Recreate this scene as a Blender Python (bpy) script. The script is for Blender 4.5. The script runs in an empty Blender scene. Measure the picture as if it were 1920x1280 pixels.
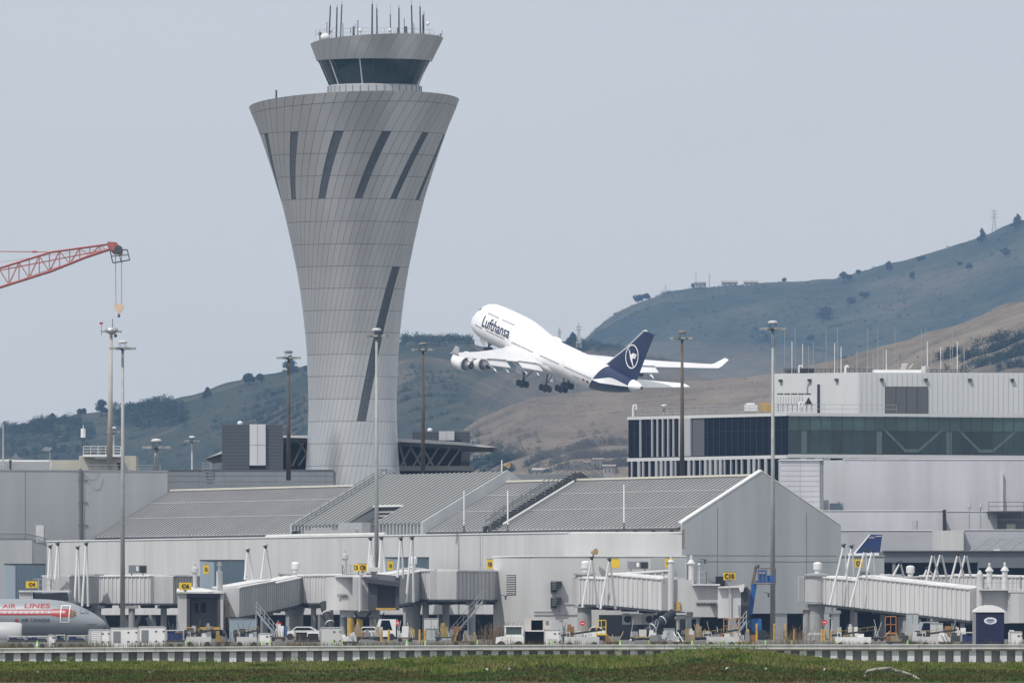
import bpy, bmesh, math, random
from mathutils import Vector, Matrix, noise
random.seed(11)
S = bpy.context.scene
COL = S.collection
R = math.radians
# ------------------------------------------------------------------ camera, light, air
F = 21333.0            # focal length in photo pixels (1920 wide)
HY = 1170.0            # photo row of the horizon
CZ = 1.5               # eye height
cam = bpy.data.cameras.new('camera'); co = bpy.data.objects.new('camera', cam); COL.objects.link(co)
co.location = (0, 0, CZ); co.rotation_euler = (math.pi/2, 0, 0)
cam.sensor_width = 36; cam.lens = 36*F/1920; cam.shift_y = (HY-640)/1920
cam.clip_start = 5; cam.clip_end = 60000
S.camera = co
S.view_settings.view_transform = 'Standard'; S.view_settings.look = 'None'
S.view_settings.exposure = 0.0; S.view_settings.gamma = 1
SUN_AZ, SUN_EL = 41, 56      # degrees left of the direction back to the camera-left, elevation
sd = Vector((-math.sin(R(SUN_AZ))*math.cos(R(SUN_EL)), -math.cos(R(SUN_AZ))*math.cos(R(SUN_EL)), math.sin(R(SUN_EL))))
sl = bpy.data.lights.new('sun', 'SUN'); sl.energy = 3.4; sl.angle = R(0.6); sl.color = (1, .955, .89)
so = bpy.data.objects.new('sun', sl); COL.objects.link(so); so.rotation_euler = sd.to_track_quat('Z', 'Y').to_euler()
W = bpy.data.worlds.new('World'); S.world = W; W.use_nodes = True
nt = W.node_tree; bg = nt.nodes['Background']
sk = nt.nodes.new('ShaderNodeTexSky'); sk.sky_type = 'NISHITA'; sk.sun_disc = False
sk.sun_elevation = R(SUN_EL); sk.sun_rotation = math.atan2(sd.x, sd.y)
sk.air_density = 1.0; sk.dust_density = 2.0; sk.ozone_density = 1.5
mx = nt.nodes.new('ShaderNodeMix'); mx.data_type = 'RGBA'; mx.inputs[0].default_value = 0.72
SKYC = (11.1, 11.05, 10.55)
mx.inputs[7].default_value = (*SKYC, 1)
tc = nt.nodes.new('ShaderNodeTexCoord'); mp = nt.nodes.new('ShaderNodeMapping'); mp.inputs['Scale'].default_value = (9, 9, 42)
ns = nt.nodes.new('ShaderNodeTexNoise'); ns.inputs['Scale'].default_value = 1.6; ns.inputs['Detail'].default_value = 3
cr = nt.nodes.new('ShaderNodeMix'); cr.data_type = 'RGBA'
cr.inputs[6].default_value = (SKYC[0]*.93, SKYC[1]*.975, SKYC[2]*.995, 1); cr.inputs[7].default_value = (SKYC[0]*1.07, SKYC[1]*1.02, SKYC[2]*1.01, 1)
nt.links.new(tc.outputs['Generated'], mp.inputs[0]); nt.links.new(mp.outputs[0], ns.inputs['Vector'])
nt.links.new(ns.outputs[0], cr.inputs[0]); nt.links.new(cr.outputs[2], mx.inputs[7])
nt.links.new(sk.outputs[0], mx.inputs[6]); nt.links.new(mx.outputs[2], bg.inputs[0]); bg.inputs[1].default_value = 0.088
HAZE_D = 0.000066; HAZE_C = (.36, .59, 1.0)

# ------------------------------------------------------------------ helpers
def P(px, py, D): return Vector(((px-960)/F*D, D, CZ+(HY-py)/F*D))
def X(px, D): return (px-960)/F*D
def Z(py, D): return CZ+(HY-py)/F*D
def lin(r, g, b):
    f = lambda c: (c/255/12.92) if c/255 <= .04045 else ((c/255+.055)/1.055)**2.4
    return (f(r), f(g), f(b))
MATS = {}
def M(name, col, rough=.6, metal=0, var=.0, vs=1.0, col2=None, streak=False, bump=0, island=0, spec=.5, vec=None):
    if name in MATS: return MATS[name]
    m = bpy.data.materials.new(name); m.use_nodes = True; t = m.node_tree; b = t.nodes['Principled BSDF']
    b.inputs['Base Color'].default_value = (*col, 1); b.inputs['Roughness'].default_value = rough; b.inputs['Metallic'].default_value = metal
    b.inputs['Specular IOR Level'].default_value = spec
    g = t.nodes.new('ShaderNodeNewGeometry')
    if col2 is None and var: col2 = tuple(c*(1-var) for c in col)
    if col2:
        mpn = t.nodes.new('ShaderNodeMapping'); mpn.inputs['Scale'].default_value = vec if vec else ((1.3*vs, 1.3*vs, .12*vs) if streak else (vs, vs, vs))
        n = t.nodes.new('ShaderNodeTexNoise'); n.inputs['Scale'].default_value = 1; n.inputs['Detail'].default_value = 6; n.inputs['Roughness'].default_value = .62
        rp = t.nodes.new('ShaderNodeMapRange'); rp.inputs[1].default_value = .38; rp.inputs[2].default_value = .66
        mm = t.nodes.new('ShaderNodeMix'); mm.data_type = 'RGBA'; mm.inputs[6].default_value = (*col, 1); mm.inputs[7].default_value = (*col2, 1)
        t.links.new(g.outputs['Position'], mpn.inputs[0]); t.links.new(mpn.outputs[0], n.inputs['Vector']); t.links.new(n.outputs[0], rp.inputs[0])
        t.links.new(rp.outputs[0], mm.inputs[0]); out = mm.outputs[2]
        if bump:
            bn = t.nodes.new('ShaderNodeBump'); bn.inputs['Strength'].default_value = bump; t.links.new(n.outputs[0], bn.inputs['Height']); t.links.new(bn.outputs[0], b.inputs['Normal'])
    else: out = None
    if island:
        hs = t.nodes.new('ShaderNodeHueSaturation'); hs.inputs['Color'].default_value = (*col, 1)
        r2 = t.nodes.new('ShaderNodeMapRange'); r2.inputs[3].default_value = 1-island; r2.inputs[4].default_value = 1+island
        t.links.new(g.outputs['Random Per Island'], r2.inputs[0]); t.links.new(r2.outputs[0], hs.inputs['Value'])
        if out: t.links.new(out, hs.inputs['Color'])
        out = hs.outputs[0]
    if out: t.links.new(out, b.inputs['Base Color'])
    MATS[name] = m; return m

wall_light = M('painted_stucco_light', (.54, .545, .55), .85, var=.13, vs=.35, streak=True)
wall_grey = M('stucco_grey_and_shade', (.39, .415, .435), .85, var=.16, vs=.35, streak=True)  # grey parts, plus the shade painted into the gable face
wall_white = M('painted_panel_white', (.52, .525, .56), .75, var=.16, vs=.25, streak=True)
wall_mid = M('panel_mid_grey', (.20, .215, .235), .7, var=.12, vs=.4)
seam = M('joint_dark', (.15, .155, .16), .8)
cream = M('cream_flashing', (.62, .60, .52), .7, var=.1, vs=.5)
beige = M('beige_stucco', (.46, .45, .38), .85, var=.15, vs=.5, streak=True)
roofm = M('standing_seam_roof', (.33, .325, .335), .55, .0, var=.22, vs=.3, vec=(.25, .25, .6))
roofd = M('standing_seam_roof_dark', (.12, .125, .125), .6, var=.25, vs=.3)  # darker grey for the raised roof and its fascia
towerm = M('tower_aluminium', (.61, .615, .63), .36, .76, var=.10, vs=.12, island=.022)
towerperf = M('tower_perforated', (.085, .10, .115), .7, 0, var=.25, vs=3)
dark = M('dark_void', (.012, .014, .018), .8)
black = M('black_rubber', (.02, .021, .024), .75, var=.2, vs=2)
glassd = M('glass_dark', (.005, .008, .016), .3, 0, spec=.06)
glassg = M('glass_green', (.035, .075, .075), .15, 0, var=.35, vs=.12, spec=.6)
glassg2 = M('glass_green_upper', (.065, .125, .12), .2, 0, var=.25, vs=.15, spec=.6)
cabglass = M('glass_cab', (.012, .035, .042), .08, 0, spec=.7)
metal = M('galvanised', (.42, .43, .44), .5, .5, var=.15, vs=1)
metald = M('metal_dark', (.07, .075, .08), .6, .3, var=.2, vs=1)
rust = M('weathering_steel', (.17, .115, .07), .85, var=.4, vs=1.5)
white = M('white_paint', (.74, .74, .75), .5, var=.08, vs=.7)
brw = M('bridge_side_white', (.60, .60, .61), .65, var=.2, vs=.6, streak=True, island=.03)  # white parts, and the paler copy for sunlit tunnel sides
brg = M('bridge_side_grey_shade', (.47, .475, .485), .65, var=.18, vs=.6, streak=True)  # grey parts, and shade put into the colour of tunnel sides facing away
brroof = M('bridge_roof_white', (.66, .66, .67), .7, var=.22, vs=.8)
blueg = M('blue_grey_cladding', (.27, .33, .385), .65, var=.12, vs=.6, streak=True)
yellow = M('sign_yellow', (.75, .50, .012), .5)
yellowp = M('yellow_paint', (.55, .34, .05), .6, var=.3, vs=2)
letter = M('sign_black', (.015, .015, .015), .6)
red = M('red_paint', (.48, .06, .035), .5, var=.25, vs=1)
cranered = M('crane_red', (.40, .11, .085), .55, var=.2, vs=1)
planew = M('aircraft_white', (.86, .86, .87), .3, spec=.5)
planeg = M('aircraft_grey', (.50, .52, .54), .35, var=.06, vs=.5)
navy = M('navy_paint', (.006, .010, .045), .4, spec=.2)
bluep = M('boom_blue', (.012, .11, .38), .45, var=.2, vs=3)
lime = M('lime_plastic', (.35, .75, .10), .5)
louvre = M('louvre_dark', (.065, .075, .09), .6, .2)
offwall = M('ribbed_panel_white', (.60, .615, .63), .7, var=.07, vs=.3, streak=True)

class MB:
    def __init__(s): s.v = []; s.f = []
    def quad(s, a, b, c, d): n = len(s.v); s.v += [tuple(a), tuple(b), tuple(c), tuple(d)]; s.f.append((n, n+1, n+2, n+3))
    def tri(s, a, b, c): n = len(s.v); s.v += [tuple(a), tuple(b), tuple(c)]; s.f.append((n, n+1, n+2))
    def obox(s, o, ex, ey, ez):
        o = Vector(o); ex = Vector(ex); ey = Vector(ey); ez = Vector(ez); n = len(s.v)
        for k in range(8): s.v.append(tuple(o+(ex if k & 1 else ex*0)+(ey if k & 2 else ey*0)+(ez if k & 4 else ez*0)))
        for q in ((0, 2, 3, 1), (4, 5, 7, 6), (0, 1, 5, 4), (2, 6, 7, 3), (0, 4, 6, 2), (1, 3, 7, 5)): s.f.append(tuple(n+i for i in q))
    def box(s, x0, y0, z0, x1, y1, z1): s.obox((x0, y0, z0), (x1-x0, 0, 0), (0, y1-y0, 0), (0, 0, z1-z0))
    def fb(s, x0, y0, x1, y1, D, dep=1.0):       # box whose front face covers photo px x0..x1, y0..y1 at distance D
        s.box(X(x0, D), D, Z(y1, D), X(x1, D), D+dep, Z(y0, D))
    def tube(s, a, b, r0, r1=None, n=8, caps=True):
        a = Vector(a); b = Vector(b); r1 = r0 if r1 is None else r1; d = (b-a)
        if d.length < 1e-6: return
        d.normalize(); u = d.orthogonal().normalized(); w = d.cross(u); k = len(s.v)
        for i in range(n):
            t = 2*math.pi*i/n; e = u*math.cos(t)+w*math.sin(t); s.v.append(tuple(a+e*r0)); s.v.append(tuple(b+e*r1))
        for i in range(n): j = (i+1) % n; s.f.append((k+2*i, k+2*j, k+2*j+1, k+2*i+1))
        if caps: s.f.append(tuple(k+2*i for i in range(n))); s.f.append(tuple(k+2*i+1 for i in range(n)))
    def path(s, pts, r, n=6):
        for a, b in zip(pts, pts[1:]): s.tube(a, b, r, r, n)
    def prism(s, pts, ext):
        n = len(pts); k = len(s.v); ext = Vector(ext)
        for p in pts: s.v.append(tuple(p))
        for p in pts: s.v.append(tuple(Vector(p)+ext))
        s.f.append(tuple(range(k, k+n))); s.f.append(tuple(range(k+n, k+2*n)))
        for i in range(n): j = (i+1) % n; s.f.append((k+i, k+j, k+n+j, k+n+i))
    def lathe(s, c, prof, n=24, cap=True):        # prof: (r, z) list, vertical axis
        c = Vector(c); k = len(s.v)
        for r, z in prof:
            for i in range(n): t = 2*math.pi*i/n; s.v.append((c.x+r*math.cos(t), c.y+r*math.sin(t), c.z+z))
        for q in range(len(prof)-1):
            for i in range(n): j = (i+1) % n; s.f.append((k+q*n+i, k+q*n+j, k+(q+1)*n+j, k+(q+1)*n+i))
        if cap: s.f.append(tuple(range(k, k+n))); s.f.append(tuple(range(k+(len(prof)-1)*n, k+len(prof)*n)))
    def build(s, name, mat, parent=None, smooth=False, raw=False, recalc=True):
        me = bpy.data.meshes.new(name)
        off = Vector((0, 0, 0))
        if parent and not raw:
            p = parent
            while p: off += p.location; p = p.parent
        org = Vector((0, 0, 0))
        if not parent and not raw and s.v:
            xs = [v[0] for v in s.v]; ys = [v[1] for v in s.v]; zs = [v[2] for v in s.v]
            org = Vector(((min(xs)+max(xs))/2, (min(ys)+max(ys))/2, min(zs))); off = org
        me.from_pydata([(v[0]-off.x, v[1]-off.y, v[2]-off.z) for v in s.v], [], s.f)
        if recalc:
            bm = bmesh.new(); bm.from_mesh(me); bmesh.ops.recalc_face_normals(bm, faces=bm.faces); bm.to_mesh(me); bm.free()
        me.materials.append(mat)
        if smooth: me.polygons.foreach_set('use_smooth', [True]*len(me.polygons))
        o = bpy.data.objects.new(name, me); COL.objects.link(o); o.parent = parent; o.location = org
        return o
def each(mb, name, mat, parent, **kw):      # every separate piece of the builder becomes a part of its own
    par = list(range(len(mb.v)))
    def find(a):
        while par[a] != a: par[a] = par[par[a]]; a = par[a]
        return a
    for f in mb.f:
        r = find(f[0])
        for q in f[1:]: par[find(q)] = r
    g = {}
    for f in mb.f: g.setdefault(find(f[0]), []).append(f)
    for fs in g.values():
        m = MB(); mp = {}
        for f in fs:
            t = []
            for q in f:
                if q not in mp: mp[q] = len(m.v); m.v.append(mb.v[q])
                t.append(mp[q])
            m.f.append(tuple(t))
        m.build(name, mat, parent, **kw)
def tag(o, label=None, cat=None, group=None, kind=None):
    if label: o['label'] = label
    if cat: o['category'] = cat
    if group: o['group'] = group
    if kind: o['kind'] = kind
    return o
def thing(name, label, cat, loc, group=None, rot=None):
    o = bpy.data.objects.new(name, None); COL.objects.link(o); o.location = loc; o.empty_display_size = .5
    if rot: o.rotation_euler = rot
    return tag(o, label, cat, group)
def copy_tree(o, parent=None):
    c = o.copy(); COL.objects.link(c)
    if parent: c.parent = parent
    for ch in list(o.children): copy_tree(ch, c)
    return c
def one(name, label, cat, mb, mat, group=None, smooth=False):
    o = mb.build(name, mat, smooth=smooth); return tag(o, label, cat, group)
def textmesh(txt, mapf, height, name, mat, parent, raw=False, spacing=1.0, cuts=0, width=None, bold=0.0, depth=0):
    cu = bpy.data.curves.new(name, 'FONT'); cu.body = txt; cu.size = 1; cu.align_x = 'LEFT'; cu.resolution_u = 4; cu.space_character = spacing; cu.offset = bold
    to = bpy.data.objects.new(name+'_src', cu); COL.objects.link(to)
    dg = bpy.context.evaluated_depsgraph_get(); me = bpy.data.meshes.new_from_object(to.evaluated_get(dg))
    bpy.data.objects.remove(to); bpy.data.curves.remove(cu)
    bm = bmesh.new(); bm.from_mesh(me)
    xs = [v.co.x for v in bm.verts]; ys = [v.co.y for v in bm.verts]; x0, x1, y0, y1 = min(xs), max(xs), min(ys), max(ys)
    for k in range(1, cuts): bmesh.ops.bisect_plane(bm, geom=bm.verts[:]+bm.edges[:]+bm.faces[:], plane_co=(0, y0+(y1-y0)*k/cuts, 0), plane_no=(0, 1, 0))
    hs = height/(y1-y0); wsx = hs if width is None else width/(x1-x0)
    off = Vector((0, 0, 0)); p = parent
    if not raw:
        while p: off += p.location; p = p.parent
    for v in bm.verts: v.co = Vector(mapf((v.co.x-x0)*wsx, (v.co.y-y0)*hs))-off
    bm.to_mesh(me); bm.free(); me.materials.clear(); me.materials.append(mat)
    o = bpy.data.objects.new(name, me); COL.objects.link(o); o.parent = parent; return o

# ------------------------------------------------------------------ the setting: ground, bank
def ground_mat():
    m = bpy.data.materials.new('apron_concrete'); m.use_nodes = True; t = m.node_tree; b = t.nodes['Principled BSDF']; b.inputs['Roughness'].default_value = .9
    g = t.nodes.new('ShaderNodeNewGeometry'); n = t.nodes.new('ShaderNodeTexNoise'); n.inputs['Scale'].default_value = .02; n.inputs['Detail'].default_value = 8
    c = t.nodes.new('ShaderNodeValToRGB'); c.color_ramp.elements[0].color = (.07, .07, .068, 1); c.color_ramp.elements[1].color = (.15, .148, .14, 1)
    t.links.new(g.outputs['Position'], n.inputs['Vector']); t.links.new(n.outputs[0], c.inputs[0]); t.links.new(c.outputs[0], b.inputs['Base Color']); return m
mb = MB(); mb.quad((-3900, 200, 0), (3900, 200, 0), (3900, 8500, 0), (-3900, 8500, 0))
tag(mb.build('ground', ground_mat()), kind='structure')

def interp(tab, x):
    if x <= tab[0][0]: return tab[0][1]
    for (a, b), (c, d) in zip(tab, tab[1:]):
        if x <= c: t = (x-a)/(c-a); return b+(d-b)*t
    return tab[-1][1]
WALL_D = 430.0
CREST = [(-200, 1246), (0, 1243), (300, 1241), (520, 1238), (640, 1238), (760, 1232), (900, 1229), (1100, 1228), (1220, 1228), (1290, 1218), (1340, 1213), (1400, 1215), (1460, 1225), (1560, 1233), (1700, 1236), (1800, 1239), (1920, 1236), (2200, 1236)]
def bankz(x, y):
    px = 960+x/y*F
    zc = CZ-(interp(CREST, px)+7-HY)/F*WALL_D
    t = max(0, min(1, (y-295)/(WALL_D-25-295))); t = t*t*(3-2*t)
    t2 = max(0, min(1, (y-200)/60))
    return .012+max(0, zc)*t + (.05*noise.noise(Vector((x*.35, y*.06, 0)))+.05)*t2
mb = MB(); nx, ny = 120, 90; xs0 = -32
for j in range(ny+1):
    y = 205+(WALL_D-.1-205)*j/ny
    for i in range(nx+1): x = xs0+64*i/nx; mb.v.append((x, y, bankz(x, y)))
for j in range(ny):
    for i in range(nx): a = j*(nx+1)+i; mb.f.append((a, a+1, a+nx+2, a+nx+1))
bankm = M('bank_soil', (.038, .055, .016), .95, col2=(.075, .055, .026), bump=.4, vec=(.5, .06, .5), spec=.1)
tag(mb.build('grass_bank', bankm, smooth=True, recalc=False), kind='structure')

def grass_mat():
    m = bpy.data.materials.new('bank_grass'); m.use_nodes = True; t = m.node_tree; b = t.nodes['Principled BSDF']; b.inputs['Roughness'].default_value = .8
    b.inputs['Specular IOR Level'].default_value = .2
    g = t.nodes.new('ShaderNodeNewGeometry'); mpn = t.nodes.new('ShaderNodeMapping'); mpn.inputs['Scale'].default_value = (.75, .09, 1.2)
    n = t.nodes.new('ShaderNodeTexNoise'); n.inputs['Scale'].default_value = 1.0; n.inputs['Detail'].default_value = 5
    c = t.nodes.new('ShaderNodeValToRGB'); e = c.color_ramp.elements
    e[0].position = .28; e[0].color = (.035, .062, .012, 1); e[1].position = .74; e[1].color = (.13, .10, .045, 1)
    for p, q in ((.42, (.095, .145, .020)), (.52, (.145, .185, .035)), (.62, (.22, .20, .075))): x = e.new(p); x.color = (*q, 1)
    ad = t.nodes.new('ShaderNodeMath'); ad.operation = 'MULTIPLY_ADD'; ad.inputs[1].default_value = .22; 
    t.links.new(g.outputs['Random Per Island'], ad.inputs[0]); t.links.new(n.outputs[0], ad.inputs[2])
    sb = t.nodes.new('ShaderNodeMath'); sb.operation = 'SUBTRACT'; sb.inputs[1].default_value = .11; t.links.new(ad.outputs[0], sb.inputs[0])
    t.links.new(g.outputs['Position'], mpn.inputs[0]); t.links.new(mpn.outputs[0], n.inputs['Vector']); t.links.new(sb.outputs[0], c.inputs[0]); t.links.new(c.outputs[0], b.inputs['Base Color'])
    tr = t.nodes.new('ShaderNodeBsdfTranslucent'); ms = t.nodes.new('ShaderNodeMixShader'); ms.inputs[0].default_value = .3
    t.links.new(c.outputs[0], tr.inputs[0]); t.links.new(b.outputs[0], ms.inputs[1]); t.links.new(tr.outputs[0], ms.inputs[2]); t.links.new(ms.outputs[0], t.nodes['Material Output'].inputs[0])
    return m
mb = MB(); mlow = MB()
for k in range(90000):
    y = 285+(WALL_D-.4-285)*random.random()**.9; x = (random.random()-.5)*2*(1060/F*y); z = bankz(x, y)
    dens = noise.noise(Vector((x*.25, y*.03, 3.1)))
    if dens < -.25 and random.random() < .7: continue
    low = noise.noise(Vector((x*.28, y*.018, 7)))*1.3+.25*noise.noise(Vector((x*1.3, y*.1, 2)))+(352-y)/38+random.gauss(0, .2) > 0
    pxx = 960+x/y*F; hs_ = .55 if pxx < 600 or pxx > 1620 else (.55+.45*min(1, (pxx-600)/150) if pxx < 750 else (1 if pxx < 1450 else 1-.45*(pxx-1450)/170))
    h = (.03+.05*random.random()) if low else (.06+.12*random.random()*(1+dens))*hs_
    if random.random() < .02: h *= 1.9
    a = random.random()*math.pi; w = (.012+.03*random.random())*(2.2 if low else 1.6); dx, dy = math.cos(a)*w, math.sin(a)*w
    lx, ly = (random.random()-.5)*h*.9, (random.random()-.5)*h*.9
    t = mlow if low else mb
    t.tri((x-dx, y-dy, z-.02), (x+dx, y+dy, z-.02), (x+lx, y+ly, z+h))
g1 = mb.build('tall_grass', grass_mat(), recalc=False); tag(g1, 'green and straw coloured grass growing along the bank', 'grass', kind='stuff')
lowm = M('low_marsh_plants', (.05, .09, .022), .9, col2=(.085, .06, .022), island=.35, vec=(.5, .06, .5), spec=.1)
g2 = mlow.build('low_ground_cover', lowm, recalc=False); tag(g2, 'dark low ground cover at the foot of the bank', 'ground cover', kind='stuff')

# broad leafy bushes on the bank crest
def leafball(mb, c, rx, ry, rz, n, s):
    for k in range(n):
        d = Vector((random.gauss(0, 1), random.gauss(0, 1), random.gauss(0, 1))).normalized(); r = random.random()**.4
        p = Vector((c[0]+d.x*rx*r, c[1]+d.y*ry*r, c[2]+d.z*rz*r)); a = Vector((random.gauss(0, 1), random.gauss(0, 1), random.gauss(0, 1))).normalized()*s*(.6+.8*random.random()); b = a.orthogonal().normalized()*s*(.5+.5*random.random())
        mb.tri(p-a, p+a, p+b)
bushm = M('bush_leaf', (.065, .11, .02), .8, col2=(.11, .16, .03), vs=2, island=.3)
mb = MB()
for k in range(13):
    px = 1262+k*13+random.random()*6; D = 398+random.random()*12; x = X(px, D); leafball(mb, (x, D, bankz(x, D)+.1), .38, .5, .20+.1*math.sin(k*.25), 150, .035)
tag(one('shrub', 'dark green leafy shrub mound on the crest of the bank', 'shrub', mb, bushm))
for k, (px, D, lab) in enumerate([(120, 428, 'leafy weed clump at the wall foot near the left edge'), (385, 428, 'small weed clump at the wall foot below the yellow gate sign'), (560, 427, 'weed clump against the wall left of the rising bank'), (890, 420, 'leafy weed clump on the crest below the C8 walkway')]):
    mb = MB(); x = X(px, D)
    for q in range(4): leafball(mb, (x+random.uniform(-.4, .4), D-.1, bankz(x, D)+.06+.08*random.random()), .2, .15, .14, 60, .03)
    one('weed_clump', lab, 'weed', mb, bushm, 'weeds along the wall')

# sheet pile wall
mb = MB(); wx0, wx1 = X(-90, WALL_D), X(2010, WALL_D)
root = thing('sheet_pile_wall', 'long pale grey sheet pile wall with a flat cap beam above the grass', 'wall', (0, WALL_D, 0))
pit = 28.9/F*WALL_D; x = wx0
while x < wx1:
    w1, w2, s_ = pit*.44, pit*.46, pit*.05
    mb.prism([(x, WALL_D+.06, -.1), (x+w1, WALL_D+.06, -.1), (x+w1+s_, WALL_D+.55, -.1), (x+w1+s_+w2, WALL_D+.55, -.1), (x+pit, WALL_D+.06, -.1), (x+pit, WALL_D+.8, -.1), (x, WALL_D+.8, -.1)], (0, 0, Z(1219, WALL_D)+.1))
    x += pit
mb.build('sheet_piles', M('galvanised_piles', (.66, .68, .69), .6, .0, var=.25, vs=1.2, streak=True), root)
mb = MB(); nseg = 22
for i in range(nseg):
    a = wx0+(wx1-wx0)*i/nseg; b = wx0+(wx1-wx0)*(i+1)/nseg-.012
    zt = lambda x: Z(interp([(-100, 1215), (300, 1212), (700, 1209.5), (1100, 1207.5), (2000, 1207)], 960+x/WALL_D*F), WALL_D)
    for (d0, d1, e0, e1) in ((-.08, .8, 0, -.035), (-.03, .8, -.035, -.135), (-.07, .8, -.135, -.175)):
        mb.prism([(a, WALL_D+d0, zt(a)+e1), (b, WALL_D+d0, zt(b)+e1), (b, WALL_D+d0, zt(b)+e0), (a, WALL_D+d0, zt(a)+e0)], (0, d1-d0, 0))
mb.build('cap_beam', M('cap_concrete', (.62, .63, .62), .8, var=.25, vs=1.6), root)

# driftwood branch and litter
mb = MB(); D = 296.0
pts = [P(1622, 1270, D), P(1623, 1262, D), P(1628, 1257, D-.3), P(1645, 1254, D-.3), P(1668, 1252.5, D), P(1676, 1256, D), P(1690, 1259, D+.2), P(1712, 1266, D+.3), P(1730, 1279, D+.1), P(1745, 1290, D)]
rr = [.014, .03, .04, .043, .05, .045, .045, .04, .033, .02]
for i in range(len(pts)-1): mb.tube(pts[i], pts[i+1], rr[i], rr[i+1], 8)
mb.tube(P(1668, 1252.5, D), P(1673, 1250, D-.1), .03, .012, 6)
one('driftwood_branch', 'bleached curved driftwood branch lying on the bank in the foreground', 'branch', mb, M('bleached_wood', (.36, .34, .30), .9, var=.5, vs=9), smooth=True)
for (px, py, w, lab) in [(955, 1253, 9, 'flat white scrap on the grass under the white tug'), (1305, 1257, 7, 'white scrap in the grass left of the larger crumpled one'), (1365, 1257, 10, 'crumpled white scrap below the shrub mound'), (1437, 1254, 5, 'small white scrap right of the shrub mound'), (913, 1254, 5, 'upright white scrap leaning in the grass below the C8 walkway'), (280, 1262, 6, 'pale scrap in the grass below the white containers'), (1545, 1255, 5, 'pale scrap in the grass below the rotunda'), (70, 1271, 4, 'tiny pale scrap at the lower left of the bank')]:
    D = 330.0; y = D; x = X(px, D); mb = MB(); c = Vector((x, y, bankz(x, y)+.05)); c.z = max(c.z, Z(py, D))
    for k in range(7):
        a = Vector((random.uniform(-1, 1)*w/130, random.uniform(-.06, .06), random.uniform(-.03, .04))); b = Vector((random.uniform(-1, 1)*w/160, random.uniform(-.06, .06), random.uniform(-.02, .04))); d2 = Vector((random.uniform(-.05, .05), 0, random.uniform(.0, .05)))
        mb.tri(c+a, c+b, c+d2)
    one('litter_scrap', lab, 'litter', mb, white, 'litter on the bank')
# ------------------------------------------------------------------ hills
def smooth(t): t = max(0, min(1, t)); return t*t*(3-2*t)
HA = [(-400, 1000), (700, 900), (900, 790), (1000, 720), (1060, 668), (1095, 634), (1120, 612), (1150, 588), (1185, 567), (1240, 547), (1300, 536), (1400, 531), (1500, 527), (1570, 521), (1620, 507), (1700, 491), (1760, 477), (1830, 456), (1880, 437), (1920, 424), (2100, 390), (2500, 380)]
HB = [(-500, 830), (0, 803), (60, 795), (120, 786), (180, 772), (250, 768), (330, 753), (420, 730), (480, 714), (540, 702), (575, 690), (640, 665), (750, 642), (800, 634), (870, 632), (940, 650), (1040, 648), (1095, 640), (1160, 652), (1250, 678), (1350, 705), (1500, 730), (2500, 800)]
HC = [(-500, 1100), (600, 1000), (760, 880), (820, 832), (851, 808), (900, 780), (960, 755), (1010, 738), (1100, 722), (1180, 712), (1300, 706), (1400, 700), (1480, 690), (1600, 660), (1700, 630), (1800, 603), (1920, 574), (2300, 520)]
HILLS = {'A': (HA, 8000., 5800., .0016), 'B': (HB, 5600., 3900., .002), 'C': (HC, 4300., 3250., .003)}
def zh(h, x, y):
    tab, dr, db, fq = HILLS[h]
    px = 960+x/dr*F
    rz = max(0, Z(interp(tab, px), dr))
    t = (dr-y)/(dr-db)
    if t < 0: return rz*max(0, 1+t*1.6)-2
    pr = 1-smooth(t)
    v = Vector((x*fq*2.2, y*fq*.9, 5.5)); g = noise.fractal(v, 1.0, 2.0, 5)
    gl = abs(noise.noise(Vector((x*fq*1.6+y*fq*.55, y*fq*.18, 1.2))))
    amp = rz*.30*math.sin(math.pi*min(1, max(0, t)))**1.2
    fine = (noise.noise(Vector((x*.02, y*.02, 0)))*3+noise.noise(Vector((x*.07, y*.05, 4)))*1.3)*min(1, t*12+.45)
    return rz*pr+amp*(g*.7-.7+gl*1.5)+fine-2
def hill_mat(name, cols, sc, w):
    m = bpy.data.materials.new(name); m.use_nodes = True; t = m.node_tree; b = t.nodes['Principled BSDF']; b.inputs['Roughness'].default_value = 1; b.inputs['Specular IOR Level'].default_value = .1
    g = t.nodes.new('ShaderNodeNewGeometry'); n = t.nodes.new('ShaderNodeTexNoise'); n.inputs['Scale'].default_value = sc; n.inputs['Detail'].default_value = 9; n.inputs['Roughness'].default_value = .6; n.inputs['Distortion'].default_value = .6
    n2 = t.nodes.new('ShaderNodeTexNoise'); n2.inputs['Scale'].default_value = sc*9; n2.inputs['Detail'].default_value = 7; n2.inputs['Roughness'].default_value = .7
    c = t.nodes.new('ShaderNodeValToRGB'); e = c.color_ramp.elements
    e[0].position = w[0]; e[0].color = (*cols[0], 1); e[1].position = w[-1]; e[1].color = (*cols[-1], 1)
    for p, q in zip(w[1:-1], cols[1:-1]): x = e.new(p); x.color = (*q, 1)
    ma = t.nodes.new('ShaderNodeMath'); ma.operation = 'MULTIPLY_ADD'; ma.inputs[1].default_value = .5
    t.links.new(g.outputs['Position'], n.inputs['Vector']); t.links.new(g.outputs['Position'], n2.inputs['Vector'])
    t.links.new(n2.outputs[0], ma.inputs[0]); t.links.new(n.outputs[0], ma.inputs[2])
    s2 = t.nodes.new('ShaderNodeMath'); s2.operation = 'SUBTRACT'; s2.inputs[1].default_value = .25; t.links.new(ma.outputs[0], s2.inputs[0])
    t.links.new(s2.outputs[0], c.inputs[0]); t.links.new(c.outputs[0], b.inputs['Base Color'])
    bn = t.nodes.new('ShaderNodeBump'); bn.inputs['Strength'].default_value = .8; bn.inputs['Distance'].default_value = 6; t.links.new(n2.outputs[0], bn.inputs['Height']); t.links.new(bn.outputs[0], b.inputs['Normal'])
    return m
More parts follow.
